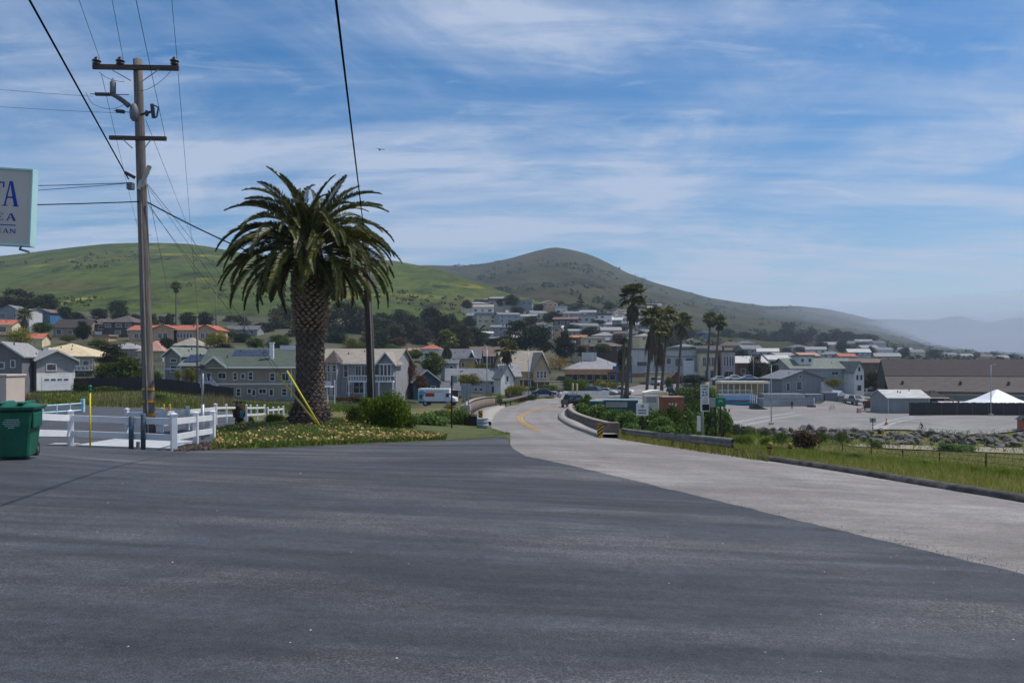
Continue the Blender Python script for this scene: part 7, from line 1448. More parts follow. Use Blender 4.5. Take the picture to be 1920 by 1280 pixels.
# ------------------------------------------------------------------ road signs
SBACK = M('sign_back', (0.30, 0.32, 0.35), 0.1, 2, 0.5, metal=0.3); SWHITE = M('sign_white', (0.66, 0.67, 0.70), 0.04, 2, 0.5); SBLK = M('sign_black', (0.012, 0.012, 0.015), 0.1, 2, 0.6); SGRN = M('sign_green', (0.004, 0.17, 0.085), 0.08, 2, 0.5)
SYEL = M('sign_yellow', (0.62, 0.31, 0.015), 0.1, 2, 0.5); WPOST = M('dark_wood_post', (0.045, 0.036, 0.032), 0.3, 3, 0.95)
def text(parent, body, size, loc, mat, name='lettering', align='CENTER'):
    c = bpy.data.curves.new(name, 'FONT'); c.body = body; c.size = size; c.align_x = align; c.align_y = 'CENTER'; c.extrude = 0.001; c.resolution_u = 2; c.offset = size*0.012
    t = bpy.data.objects.new(name, c); COL.objects.link(t); dg = bpy.context.evaluated_depsgraph_get(); me = bpy.data.meshes.new_from_object(t.evaluated_get(dg)); bpy.data.objects.remove(t); me.materials.clear(); me.materials.append(mat); return link(name, me, parent, loc, (math.pi/2, 0, 0))
d = 42.0; s = d/F; q = gv(1317, d); e = empty('speed_sign', 'speed limit 25 radar sign on a grey post behind the guardrail', 'road sign', q)
def Z(py): return EYE-(py-HY)*s-q.z
b = MB(); b.tube([(0, 0, -.3), (0, 0, Z(713))], 0.062, 10); b.build('post', STEEL, e, True)
b = MB(); b.box(-4.5*s, 11.5*s, -.10, -.075, Z(745), Z(720.5)); p_ = b.build('limit_plate', SWHITE, e, bevel=0.004)
for (y, sz_, t) in ((724.6, 0.115, 'SPEED'), (729.6, 0.115, 'LIMIT'), (738.2, 0.30, '25')): text(p_, t, sz_*1.15, (3.5*s, -.103, Z(y)), SBLK)
b = MB(); b.box(-4.5*s, 12*s, -.14, -.075, Z(771), Z(746)); r_ = b.build('radar_panel', SWHITE, e, bevel=0.006); b = MB(); b.box(-1.5*s, 11.5*s, -.150, -.141, Z(769), Z(757.5)); b.build('display', SBLK, r_)
for y, t in ((749.4, 'YOUR'), (753.8, 'SPEED')): text(r_, t, 0.105, (3.5*s, -.143, Z(y)), SBLK)
b = MB(); b.box(-9.5*s, -4.0*s, -.1, .1, Z(808), Z(780)); b.build('battery_box', SWHITE, e, bevel=0.01); b = MB(); b.cbox((0, 0, Z(711)), .45, .5, .03, 0, math.radians(-25)); b.build('solar_panel', SOLAR, e)
d = 45.0; s = d/F; q = gv(1355, d); e = empty('bike_route_sign', 'green bicycle route sign on a leaning dark wooden post', 'road sign', q)
def Z(py): return EYE-(py-HY)*s-q.z
b = MB(); b.tube([(0, 0, -.3), (-5*s, 0, Z(748))], 0.055, 6); b.build('post', WPOST, e)
b = MB(); b.box(-14*s, 5*s, -.09, -.07, Z(762), Z(745.5)); p_ = b.build('panel', SGRN, e, bevel=0.004); b = MB()
for x in (-7.2, -2.0):
    for k in range(12): t0, t1 = 2*math.pi*k/12, 2*math.pi*(k+1)/12; b.tube([((x+1.7*math.cos(t0))*s, -.094, Z(752)+1.7*s*math.sin(t0)), ((x+1.7*math.cos(t1))*s, -.094, Z(752)+1.7*s*math.sin(t1))], 0.008, 3)
for (x0, z0, x1, z1) in ((-7.2, 0, -5.8, 2.4), (-5.8, 2.4, -3.0, 2.4), (-3.0, 2.4, -4.6, 0), (-4.6, 0, -7.2, 0), (-5.8, 2.4, -4.6, 0), (-2.0, 0, -3.2, 3.2), (-5.9, 3.0, -6.0, 2.4)): b.tube([(x0*s, -.094, Z(752)+z0*s), (x1*s, -.094, Z(752)+z1*s)], 0.008, 3)
b.build('bicycle_symbol', SWHITE, p_)
q = gv(1343, 45); e = empty('road_sign', 'grey back of a small sign on a dark wooden post left of the green sign', 'road sign', q)
b = MB(); b.tube([(0, 0, -.3), (-3*s, 0, Z(748))], 0.055, 6); b.build('post', WPOST, e); b = MB(); b.box(-13*s, -1.5*s, -.085, -.07, Z(763), Z(746)); b.build('panel', SBACK, e, bevel=0.004)
d = 42.0; s = d/F; q = gv(1204, d); e = empty('road_sign', 'white notice sign with dark emblem standing in the creekside shrubs', 'road sign', q)
def Z(py): return EYE-(py-HY)*s-q.z
b = MB(); b.box(-.05, .05, -.03, .03, -.3, Z(757)); b.build('post', WPOST, e); b = MB(); b.box(-11.5*s, 11.5*s, -.06, -.035, Z(779), Z(756)); p_ = b.build('panel', SWHITE, e, bevel=0.004); b = MB()
for k in range(14): t0, t1 = 2*math.pi*k/14, 2*math.pi*(k+1)/14; b.tube([(3*s*math.cos(t0), -.064, Z(761.5)+2.3*s*math.sin(t0)), (3*s*math.cos(t1), -.064, Z(761.5)+2.3*s*math.sin(t1))], 0.012, 3)
b.box(-1.4*s, 1.4*s, -.066, -.061, Z(762.3), Z(760.7)); b.build('emblem', SBLK, p_); b = MB(); rr = random.Random(5)
for y in (769, 774):
    x = -7.5
    while x < 7: w = rr.uniform(1.0, 2.0); b.box(x*s, (x+w)*s, -.065, -.061, Z(y+1.3), Z(y-1.3)); x += w+0.7
b.build('printed_notice', SBLK, p_)
def marker(label, px, py0, py1, d, w, flip=1):
    s = d/F; q = gv(px, d); e = empty('object_marker', label, 'road sign', q); Z = lambda py: EYE-(py-HY)*s-q.z
    b = MB(); b.box(-.03, .03, 0.0, .05, -.3, Z(py0)); b.build('post', STEEL, e); b = MB(); b.box(-w/2*s, w/2*s, -.03, -.004, Z(py1), Z(py0)); p_ = b.build('panel', SYEL, e, bevel=0.003)
    H = Z(py0)-Z(py1); n = 4 if H > .55 else 2; b = MB()
    for k in range(n):
        z = Z(py1)+H*(k+0.25)/n-.0; h = H/n*0.5; dz = flip*w*s*0.75; z0 = [max(Z(py1), min(Z(py0), v)) for v in (z, z+dz, z+dz+h, z+h)]
        if z0[2]-z0[1] < .01 and z0[3]-z0[0] < .01: continue
        b.add([(-w/2*s+.004, -.034, z0[0]), (w/2*s-.004, -.034, z0[1]), (w/2*s-.004, -.034, z0[2]), (-w/2*s+.004, -.034, z0[3]), (-w/2*s+.004, -.031, z0[0]), (w/2*s-.004, -.031, z0[1]), (w/2*s-.004, -.031, z0[2]), (-w/2*s+.004, -.031, z0[3])], [(0, 1, 2, 3), (7, 6, 5, 4), (0, 4, 5, 1), (1, 5, 6, 2), (2, 6, 7, 3), (3, 7, 4, 0)])
    b.build('stripe', SBLK, p_); return e
marker('yellow and black striped object marker at the right end of the parapet', 1125, 794, 820, 38.5, 11, 1)
marker('yellow and black striped object marker behind the grey drum', 901, 769, 783, 52, 8, -1)
def back_sign(label, px, d, x0, x1, y0, y1, posts, dark=False):
    s = d/F; q = gv(px, d); e = empty('road_sign', label, 'road sign', q); Z = lambda py: EYE-(py-HY)*s-q.z
    for x in posts: b = MB(); b.box((x-px)*s-.04, (x-px)*s+.04, -.03, .03, -.4, Z(y0)); b.build('post', WPOST if dark else STEEL, e)
    b = MB(); b.box((x0-px)*s, (x1-px)*s, .035, .055, Z(y1), Z(y0)); b.build('panel', SBACK, e, bevel=0.004); return e
back_sign('large grey back of a road sign on two posts beside the left parapet', 873, 54, 864.5, 883, 719, 745, (872, 878.5))
back_sign('dark slim post with a small pale sign back left of the large sign', 847, 44, 848, 857, 704, 718, (847,), True)
e = back_sign('small orange sign square on a thin post in front of the moving truck', 839, 60, 836, 843, 752, 761, (840,)); e.children[-1].data.materials[0] = M('orange_sign', (0.5, 0.26, 0.03), 0.1, 2, 0.5)
e = back_sign('dark rectangular board on a post at the car park edge by the boulders', 1636.5, 105.5, 1631, 1642.5, 783.5, 791.5, (1636.5,), True); e.children[-1].data.materials[0] = M('dark_board', (0.05, 0.045, 0.06), 0.1, 2, 0.7)
# drum and slatted litter box at the corner
q = gp(905, 804); s = q.y/F; e = empty('litter_drum', 'pale grey steel drum at the corner of the lawn by the road', 'drum', q); DR = M('drum_grey', (0.30, 0.33, 0.36), 0.2, 3, 0.6, fine=0.1)
b = MB(); H = 20*s; R = 11*s; b.lathe([(R*.97, .04), (R, .06), (R, H*.33), (R*1.04, H*.35), (R, H*.37), (R, H*.66), (R*1.04, H*.68), (R, H*.7), (R, H*.97), (R*1.03, H), (R*.92, H), (R*.9, H*.6)], 20); b.build('body', DR, e, True); b = MB(); b.lathe([(R*.88, H*.6), (R*.9, H*.62)], 20); b.build('liner', DARKM, e); b = MB(); b.cbox((R*.3, -R*.6, .02), .3, .3, .16); b.build('foot', DARKM, e)
q = gp(883, 800); e = empty('litter_box', 'dark wooden slatted litter box left of the grey drum', 'litter box', q); s = q.y/F; DW = M('dark_slat_wood', (0.035, 0.027, 0.024), 0.3, 3, 0.95)
for i in range(7): b = MB(); b.box((-12+i*3.4)*s, (-9.2+i*3.4)*s, -.03, .03, -.2, 22*s-.02*i); b.build('slat', DW, e)
for i in range(3): b = MB(); b.box(-12*s-.02, -12*s+.02, .05+i*.14, .15+i*.14, -.2, 22*s); b.build('slat', DW, e)
b = MB(); b.box(-12.5*s, 12*s, -.05, .5, 22*s, 23*s); b.build('top_frame', DW, e); b = MB(); b.box(-11.5*s, 11*s, .04, .48, -.2, 20*s); b.build('inner_box', DARKM, e)
# ------------------------------------------------------------------ carved wooden bear
q = gp(449, 796); s = q.y/F; e = empty('carved_bear', 'dark carved wooden bear statue with a turquoise board in the flower bed', 'statue', q, math.radians(8)); BW_ = M('carved_dark_wood', (0.035, 0.020, 0.013), 0.4, 6, 0.8, bump=0.5)
bm = bmesh.new()
def blob(c, r, sub=2):
    g_ = bmesh.ops.create_icosphere(bm, subdivisions=sub, radius=1); 
    for v in g_['verts']: v.co = Vector((c[0]+v.co.x*r[0], c[1]+v.co.y*r[1], c[2]+v.co.z*r[2]))
for c, r in (((0, 0, .55), (.24, .20, .32)), ((-.11, 0, .18), (.11, .12, .24)), ((.12, 0, .18), (.11, .12, .24)), ((-.11, -.08, .04), (.10, .15, .06)), ((.12, -.08, .04), (.10, .15, .06)), ((-.05, -.02, .93), (.15, .15, .15)), ((-.05, -.16, .90), (.07, .08, .06)), ((-.23, -.06, .55), (.08, .09, .22)), ((.22, -.08, .56), (.08, .10, .20)), ((-.15, 0, 1.06), (.05, .04, .06)), ((.05, 0, 1.06), (.05, .04, .06)), ((0, 0, .78), (.2, .17, .14))): blob(c, r)
me = bpy.data.meshes.new('body'); bm.to_mesh(me); bm.free(); me.materials.append(BW_); o = link('body', me, e); md = o.modifiers.new('remesh', 'REMESH'); md.mode = 'VOXEL'; md.voxel_size = 0.025; md.use_smooth_shade = True
b = MB(); b.cbox((0, 0, 1.10), .62, .12, .035, 0, 0, .05); b.box(-.12, -.09, -.02, .02, 1.1, 1.24); b.box(.06, .09, -.02, .02, 1.1, 1.22); b.build('antler_board', BW_, e)
b = MB(); b.cbox((.14, -.24, .50), .16, .03, .30, 0, 0, .1); b.build('turquoise_board', M('turquoise_paint', (0.02, 0.16, 0.20), 0.2, 4, 0.5), e, bevel=0.01)

# ------------------------------------------------------------------ stakes and wire fence of the meadow
for i, (px, t, bs) in enumerate(((1444, 829, 858), (1481, 830, 855))):
    q = gp(px, bs); e = empty('stake', f'stout orange-yellow marker stake in the verge, {"left" if i == 0 else "right"} of the pair', 'stake', q); H = (bs-t)*q.y/F; b = MB(); b.lathe([(.075, -.2), (.075, H*.9), (.05, H), (.0, H+.01)], 8); b.build('post', M('ochre_stake', (0.36, 0.22, 0.05), 0.3, 4, 0.8), e); b = MB(); b.lathe([(.078, H*.6), (.078, H*.7)], 8); b.build('band', SBLK, e)
FP = [(1580, 832, 848), (1634, 836, 855), (1693, 842, 863), (1762, 847, 869), (1848, 850, 882), (1950, 858, 900)]
for i, (px, t, bs) in enumerate(FP):
    q = gp(px, bs); H = (bs-t)*q.y/F; b = MB(); b.tube([(0, 0, -.3), (rng.uniform(-.03, .03), 0, H)], 0.028 if px < 1800 else .03, 6); o = b.build('fence_post', M('rusty_post', (0.045, 0.028, 0.02), 0.3, 5, 0.9), loc=q); tag(o, f'thin rusty fence post in the meadow, {ordn[i]} from the reddish bush', 'fence post', 'fence posts in the meadow')
for zf in (0.85, 0.5):
    pts = [gp(px, bs)+Vector((0, 0, (bs-t)*gp(px, bs).y/F*zf)) for px, t, bs in FP]; b = MB(); b.tube([p-pts[0] for p in pts], 0.006, 4); tag(b.build('fence_wire', WIREM, loc=pts[0]), f'{"upper" if zf > .6 else "lower"} strand of wire between the thin meadow posts', 'wire')

# ------------------------------------------------------------------ vehicles
def paint(n, c, r=0.35): return M('car_'+n, c, 0.05, 1.5, r, spec=0.3)
RIM = M('wheel_rim', (0.35, 0.36, 0.38), 0.1, 5, 0.35, metal=0.7); LAMP = M('lamp_lens', (0.6, 0.6, 0.58), 0.1, 4, 0.15, spec=0.6); TAIL = M('tail_lens', (0.30, 0.01, 0.01), 0.1, 4, 0.2, spec=0.6)
def car(label, px, d, rz, mat, kind='sedan', z=None, name='parked_car', group=None, pyb=None, scale=1.0):
    q = gv(px, d, 0.06) if pyb is None else at(px, pyb, d); e = empty(name, label, 'car' if kind not in ('pickup', 'van') else kind, q, rz, group, scale)
    L, Wd = {'sedan': (4.5, 1.75), 'suv': (4.6, 1.9), 'pickup': (5.4, 1.95), 'van': (5.0, 1.95)}[kind]
    body = {'sedan': [(-2.25, .35), (-2.25, .85), (-1.6, .95), (1.2, .95), (2.1, .78), (2.25, .6), (2.25, .35)], 'suv': [(-2.3, .4), (-2.3, 1.05), (1.15, 1.08), (2.15, .95), (2.3, .75), (2.3, .4)], 'pickup': [(-2.7, .5), (-2.7, 1.1), (1.4, 1.1), (2.5, 1.02), (2.7, .8), (2.7, .5)], 'van': [(-2.5, .4), (-2.5, 1.15), (1.6, 1.15), (2.4, .95), (2.5, .7), (2.5, .4)]}[kind]
    cab = {'sedan': [(-1.6, .94), (-1.0, 1.42), (.35, 1.45), (1.2, .94)], 'suv': [(-2.25, 1.06), (-2.05, 1.70), (.3, 1.74), (1.15, 1.06)], 'pickup': [(-.65, 1.09), (-.5, 1.80), (.75, 1.82), (1.5, 1.09)], 'van': [(-2.45, 1.14), (-2.35, 1.95), (.7, 1.97), (1.65, 1.14)]}[kind]
    b = MB(); b.prism(body, 'y', -Wd/2, Wd/2); bo = b.build('body', mat, e, bevel=0.06)
    b = MB(); n = len(cab); c1 = [(p[0], -Wd/2*(.98 if p[1] < 1.2 else .80), p[1]) for p in cab]; c2 = [(p[0], Wd/2*(.98 if p[1] < 1.2 else .80), p[1]) for p in cab]; b.add(c1+c2, [tuple(range(n)), tuple(range(2*n-1, n-1, -1))]+[(i, i+n, (i+1) % n+n, (i+1) % n) for i in range(n)]); b.build('cabin', mat, e, bevel=0.03)
    def lerp(a, c, t): return tuple(a[i]+(c[i]-a[i])*t for i in range(3))
    def inset(quad, f, off):
        c = Vector(np.mean([Vector(v) for v in quad], axis=0)); nn = (Vector(quad[1])-Vector(quad[0])).cross(Vector(quad[2])-Vector(quad[0])).normalized(); nn = nn if nn.dot(c-Vector((0, 0, 1.0))) > 0 else -nn
        return [c+(Vector(v)-c)*f+nn*off for v in quad]
    for nm, qd in (('windscreen', (c1[2], c1[3], c2[3], c2[2])), ('rear_window', (c1[0], c1[1], c2[1], c2[0])), ('side_window', (c1[0], c1[3], c1[2], c1[1])), ('side_window', (c2[0], c2[3], c2[2], c2[1]))):
        b = MB(); b.add(inset(qd, .84, .012), [(0, 1, 2, 3)]); b.build(nm, GLASS, e)
    if kind == 'pickup': b = MB(); b.box(-2.6, -.75, -Wd/2+.1, Wd/2-.1, 1.101, 1.115); b.build('load_bed', DARKM, e)
    for sx_ in (-1, 1):
        for wx in (-L*.31, L*.31):
            y = sx_*(Wd/2-.08); b = MB(); b.tube([(wx, y-.11, .34), (wx, y+.11, .34)], .34, 16); w = b.build('wheel', RUBBER, e); b = MB(); b.tube([(wx, y+sx_*.112, .34), (wx, y+sx_*.125, .34)], .2, 12); b.build('rim', RIM, w)
        b = MB(); b.cbox((L/2-.05, sx_*Wd*.36, body[-2][1]+.05), .12, .32, .14); b.build('headlight', LAMP, e); b = MB(); b.cbox((-L/2+.02, sx_*Wd*.40, .78), .1, .2, .2); b.build('taillight', TAIL, e)
    return e
car('black SUV driving away past the right bridge parapet', 1072, 101, math.radians(98), paint('black', (0.008, 0.008, 0.010)), 'suv', name='driving_car')
car('dark blue car parked behind the low white wall left of the road', 1020, 150, 0.15, paint('blue', (0.02, 0.035, 0.085)), 'sedan')
car('slate blue hatchback, first of the car row beside the street', 1118, 168, math.radians(-40), paint('slate', (0.05, 0.07, 0.12)), 'suv', group='cars parked beside the street')
car('silver sedan, second of the car row beside the street', 1138, 168, math.radians(-30), paint('silver', (0.42, 0.44, 0.47)), 'sedan', group='cars parked beside the street')
car('white pickup truck at the end of the car row by the tallest palm', 1164, 170, math.radians(-25), paint('white', (0.68, 0.69, 0.71)), 'pickup', group='cars parked beside the street')
car('pale grey van at the front of the pink shop', 1233, 200, math.radians(-80), paint('palegrey', (0.40, 0.41, 0.43)), 'van')
car('dark blue-black car beside the olive bush', 1266, 176, math.radians(-70), paint('navy', (0.015, 0.018, 0.03)), 'suv')
car('silver car below the pinkish shop front', 1350, 196, math.radians(10), paint('silver', (0.42, 0.44, 0.47)), 'sedan', pyb=716)
car('white car below the red brick building, left one', 1378, 196, math.radians(5), paint('white', (0.68, 0.69, 0.71)), 'sedan', pyb=714)
car('pale blue car below the red brick building, right one', 1404, 196, math.radians(8), paint('paleblue', (0.22, 0.32, 0.42)), 'sedan', pyb=714)
car('grey-green pickup with camper parked by the storage sheds', 1602, 172, math.radians(-75), paint('greygreen', (0.16, 0.20, 0.21)), 'pickup', scale=1.1)
car('silver van parked at the end of the lane behind the red barrier', 1634, 205, math.radians(20), paint('silver', (0.42, 0.44, 0.47)), 'van')
# moving truck
q = gv(836, 122, 0.05); e = empty('moving_truck', 'white box truck with red and turquoise artwork behind the leafy bush', 'truck', q, math.radians(-9)); s = 122/F; TW = paint('truckwhite', (0.66, 0.67, 0.69), 0.4)
b = MB(); b.box(-54*s, -2*s, 0, 2.3, .75, 33*s); b.build('cargo_box', TW, e, bevel=0.03); b = MB(); b.box(-2*s+.004, 6*s, .1, 2.2, 24*s, 33*s); b.build('cab_overhang', TW, e, bevel=0.05)
b = MB(); b.prism([(-2*s+.004, .7), (-2*s+.004, 2.1), (1*s, 2.15), (9*s, 1.45), (17*s, 1.3), (18*s, .7)], 'y', .12, 2.18); b.build('cab', TW, e, bevel=0.05); b = MB(); b.box(0*s, 6*s, .10, .118, 1.4, 1.95); b.build('side_window', GLASS, e)
b = MB(); b.add([(1.4*s, .2, 2.12), (8.7*s, .2, 1.48), (8.7*s, 2.1, 1.48), (1.4*s, 2.1, 2.12)], [(0, 1, 2, 3)]); b.build('windscreen', GLASS, e, loc=(0.02, 0, 0.03))
b = MB(); b.box(-40*s, -22*s, -.012, -.002, 18*s, 25*s); b.build('red_panel', M('truck_red', (0.42, 0.03, 0.02), 0.1, 2, 0.5), e)
b = MB(); b.prism([(-53*s, 9*s), (-40*s, 9*s), (-44*s, 17*s), (-39*s, 26*s), (-46*s, 30*s), (-53*s, 27*s)], 'y', -.010, -.002); b.build('turquoise_art', M('truck_turquoise', (0.10, 0.34, 0.46), 0.3, 1.5, 0.5), e); b = MB(); b.prism([(-52*s, 17*s), (-47*s, 12*s), (-44*s, 20*s), (-48*s, 24*s)], 'y', -.014, -.0105); b.build('dark_art', M('truck_dark', (0.08, 0.06, 0.06), 0.3, 1.5, 0.5), e)
b = MB(); b.box(-38*s, -6*s, -.010, -.002, 26.5*s, 28*s); b.build('stripe', M('truck_stripe', (0.35, 0.30, 0.30), 0.2, 3, 0.5), e); b = MB(); b.box(-53*s, 16*s, .2, 2.1, .45, .72); b.build('chassis', DARKM, e)
for x in (-40*s, 9*s):
    for y in (.2, 2.0): b = MB(); b.tube([(x, y-.12, .42), (x, y+.12, .42)], .42, 16); w = b.build('wheel', RUBBER, e); b = MB(); b.tube([(x, y-.14, .42), (x, y-.122, .42)], .22, 12); b.build('rim', RIM, w)
b = MB(); b.cbox((17.6*s, .35, .95), .12, .3, .2); b.build('headlight', LAMP, e)
# motorcycle by the crossing
q = gv(1056, 138, 0.06); e = empty('motorcycle', 'white and black motorcycle near the yellow posts', 'motorcycle', q, math.radians(20))
for x in (-.75, .75):
    b = MB()
    for k in range(16): t0, t1 = 2*math.pi*k/16, 2*math.pi*(k+1)/16; b.tube([(x+.3*math.cos(t0), 0, .33+.3*math.sin(t0)), (x+.3*math.cos(t1), 0, .33+.3*math.sin(t1))], .07, 5)
    b.build('wheel', RUBBER, e)
b = MB(); b.prism([(-.6, .45), (-.9, .95), (-.2, .85), (.3, 1.05), (.75, .95), (.6, .4)], 'y', -.2, .2); b.build('body', paint('white', (0.6, 0.6, 0.6)), e, bevel=.04); b = MB(); b.cbox((-.4, 0, 1.0), .8, .3, .14); b.build('seat', SBLK, e, bevel=.03); b = MB(); b.tube([(.45, -.4, 1.25), (.55, 0, 1.2), (.45, .4, 1.25)], .03, 5); b.build('handlebar', SBLK, e); b = MB(); b.cbox((-.85, 0, 1.05), .35, .5, .3); b.build('top_box', SBLK, e, bevel=.03)
for i, px in enumerate((1074, 1082)):
    q = gv(px, 140); b = MB(); b.lathe([(.14, -.2), (.14, 1.4), (.17, 1.42), (.17, 2.5), (.1, 2.55), (0, 2.56)], 10); tag(b.build('gate_post', M('cream_post', (0.5, 0.42, 0.22), 0.15, 2, 0.7), loc=q), f'cream and brown post by the crossing, {"left" if i == 0 else "right"} of the pair', 'post')
b = MB(); b.box(-5.5, 12, -.2, .2, -.3, .8); tag(b.build('low_wall', WALLS['white'], loc=gv(1030, 158), rot=(0, 0, .12)), 'low white wall behind the dark blue parked car', 'wall')
for i, (px, w) in enumerate(((1060, 70), (1130, 80))):
    q = gv(px, 172); e = empty('clipped_hedge', f'low clipped hedge in front of the shops, {"left" if i == 0 else "right"} length', 'hedge', q); bl = [(x, 0, .45, .75, .5, .45) for x in np.arange(-4, 4.1, .6)]; link('foliage', leaf_mesh('foliage', bl, 1500, .09, L_YEL, 70+i), e); b = MB(); b.box(-4.2, 4.2, -.3, .3, -.4, .3); b.build('core', BARK, e)
# containers and boats by the creek
TEAL = M('teal_hull', (0.02, 0.06, 0.08), 0.3, 1.5, 0.5); 
q = gv(1150, 92); e = empty('skip_container', 'long dark teal open container with pale rim in the creekside shrubs', 'container', q, math.radians(-6)); s = 92/F
b = MB(); b.prism([(-46*s, 22*s), (-34*s, 0), (42*s, 0), (46*s, 24*s)], 'y', 0, 2.2); b.build('hull', TEAL, e, bevel=.03); b = MB(); b.box(-44*s, -22*s, -.05, 2.25, 22.2*s, 24*s); b.box(-18*s, 46*s, -.05, 2.25, 24.05*s, 26*s); b.build('rim', M('teal_rim', (0.18, 0.32, 0.34), 0.2, 2, 0.6), e); b = MB(); b.box(-14*s, 26*s, -.04, -.003, 12*s, 22*s); b.build('pale_panel', WALLS['bgrey'], e)
q = gv(1232, 110); e = empty('white_kiosk', 'white kiosk with domed top and pale grey front box near the palms', 'kiosk', q); s = 110/F; zt = EYE-(732-HY)*s-q.z
b = MB(); b.box(-20*s, 24*s, 1.0, 3.5, -.5, zt-5*s); b.build('body', WALLS['cream'], e, bevel=.03); b = MB(); b.prism([(-22*s, zt-5*s), (24*s, zt-5*s), (22*s, zt-3*s), (8*s, zt), (-6*s, zt), (-19*s, zt-3*s)], 'y', .8, 3.7); b.build('dome_roof', WALLS['white'], e, bevel=.02); b = MB(); b.box(-24*s, 2*s, -.2, .98, -.5, zt-9*s); b.build('front_box', WALLS['lgrey'], e, bevel=.03); b = MB(); b.box(-20*s, -2*s, -.24, -.21, zt-22*s, zt-12*s); b.build('shutter', WALLS['grey'], e)
q = gv(1263, 98); e = empty('red_container', 'faded orange-red shipping box with pale markings near the creek', 'container', q, math.radians(4)); s = 98/F; zt = EYE-(745-HY)*s-q.z
b = MB(); b.box(-20*s, 20*s, 0, 2.0, -.6, zt); b.build('box', M('faded_red', (0.26, 0.085, 0.055), 0.25, 1.2, 0.8), e, bevel=.02); b = MB(); b.box(-21*s, 21*s, -.06, 2.06, zt+.003, zt+.1); b.build('lid', M('faded_red_top', (0.38, 0.25, 0.2), 0.2, 1.2, 0.8), e); b = MB()
for x in (-8, -2, 4): b.cbox((x*s, -.012, zt-14*s), 3.4*s, .01, 7*s, 0, 0, .25)
b.build('pale_marking', TRIM, e)
# car park markings
hm_ = MB(); 
def hatch(p0, p1, n, w):
    a = Vector(p0); c = Vector(p1); k = (c-a).normalized(); nn = Vector((-k.y, k.x))
    for i in range(n):
        m = a.lerp(c, (i+.5)/n); u = (k*.7+nn*.7)*w; t = (k*.7-nn*.7)*.16; V = []
        for q in (m-u-t, m+u-t, m+u+t, m-u+t): V.append((q.x, q.y, gz(q.x, q.y)+.075))
        hm_.add(V, [(0, 1, 2, 3)])
for (xa, da, xb, db, n, w) in ((1345, 115, 1490, 152, 26, .9), (1375, 113.5, 1500, 142, 22, .8), (1640, 109, 1712, 133, 22, .8), (1655, 108.5, 1730, 128, 18, .6)):
    hatch(((xa-CX)/F*da, da), ((xb-CX)/F*db, db), n, w)
tag(hm_.build('hatch_marking', PAINT), kind='structure')
# cones, bollards, barrier
CONE = M('cone_orange', (0.55, 0.07, 0.02), 0.1, 3, 0.6)
def cone(label, px, d, grp='traffic cones in the car park', h=.85):
    q = gv(px, d, .06); e = empty('traffic_cone', label, 'traffic cone', q, 0, grp, h/.75); b = MB(); b.lathe([(.15, .03), (.12, .2), (.03, .72), (.02, .75)], 10); b.build('body', CONE, e, True); b = MB(); b.box(-.2, .2, -.2, .2, 0, .03); b.build('foot', CONE, e); b = MB(); b.lathe([(.108, .3), (.08, .45)], 10, 0, (0, 0, 0), False); b.build('band', WHITE, e)
cone('orange traffic cone on the painted hatching beside the dark board', 1662, 112, h=.95); cone('orange traffic cone left of the red bicycles', 1608, 150); cone('orange traffic cone right of the red bicycles', 1640, 158); cone('orange traffic cone at the red barrier', 1632, 166)
b = MB(); b.box(-3.2, 3.2, 0, .8, -.2, 1.5); tag(b.build('red_barrier', M('maroon_paint', (0.10, 0.022, 0.022), 0.2, 2, 0.7), loc=gv(1652, 163), bevel=.03), 'maroon box barrier left of the pale metal roofed shed', 'barrier')
q = gv(1922, 108); e = empty('orange_hut', 'small orange hut with dark roof at the right edge of the car park', 'hut', q); b = MB(); b.box(-.45, .6, 0, 1, -.2, 1.3); b.build('wall', M('orange_hut', (0.40, 0.12, 0.05), 0.15, 2, 0.7), e); b = MB(); b.prism([(-.7, 1.3), (.85, 1.3), (.1, 1.9)], 'y', -.2, 1.2); b.build('roof', DARKM, e)

# ------------------------------------------------------------------ bicycles and people
def bicycle(label, px, d, rz, col, group=None, sc=1.0):
    q = gv(px, d, .06); e = empty('bicycle', label, 'bicycle', q, rz, group, sc)
    for x in (-.5, .5):
        b = MB()
        for k in range(18): t0, t1 = 2*math.pi*k/18, 2*math.pi*(k+1)/18; b.tube([(x+.33*math.cos(t0), 0, .33+.33*math.sin(t0)), (x+.33*math.cos(t1), 0, .33+.33*math.sin(t1))], .022, 4, cap=False)
        for k in range(6): t0 = math.pi*k/6; b.tube([(x+.32*math.cos(t0), 0, .33+.32*math.sin(t0)), (x-.32*math.cos(t0), 0, .33-.32*math.sin(t0))], .005, 3, cap=False)
        b.build('wheel', RUBBER, e)
    b = MB()
    for p0, p1 in (((-.5, 0, .33), (-.05, 0, .30)), ((-.05, 0, .30), (-.2, 0, .82)), ((-.2, 0, .78), (.36, 0, .82)), ((-.05, 0, .30), (.36, 0, .76)), ((-.5, 0, .33), (-.18, 0, .75)), ((.5, 0, .33), (.34, 0, .95))): b.tube([p0, p1], .022, 5)
    b.build('frame', col, e); b = MB(); b.cbox((-.22, 0, .86), .24, .12, .05); b.build('saddle', SBLK, e); b = MB(); b.tube([(.30, -.27, 1.0), (.36, 0, .96), (.30, .27, 1.0)], .015, 5); b.build('handlebar', SBLK, e); return e
SKIN = M('skin', (0.40, 0.24, 0.17), 0.05, 5, 0.6); HAIR = M('dark_hair', (0.02, 0.015, 0.012), 0.2, 9, 0.7)
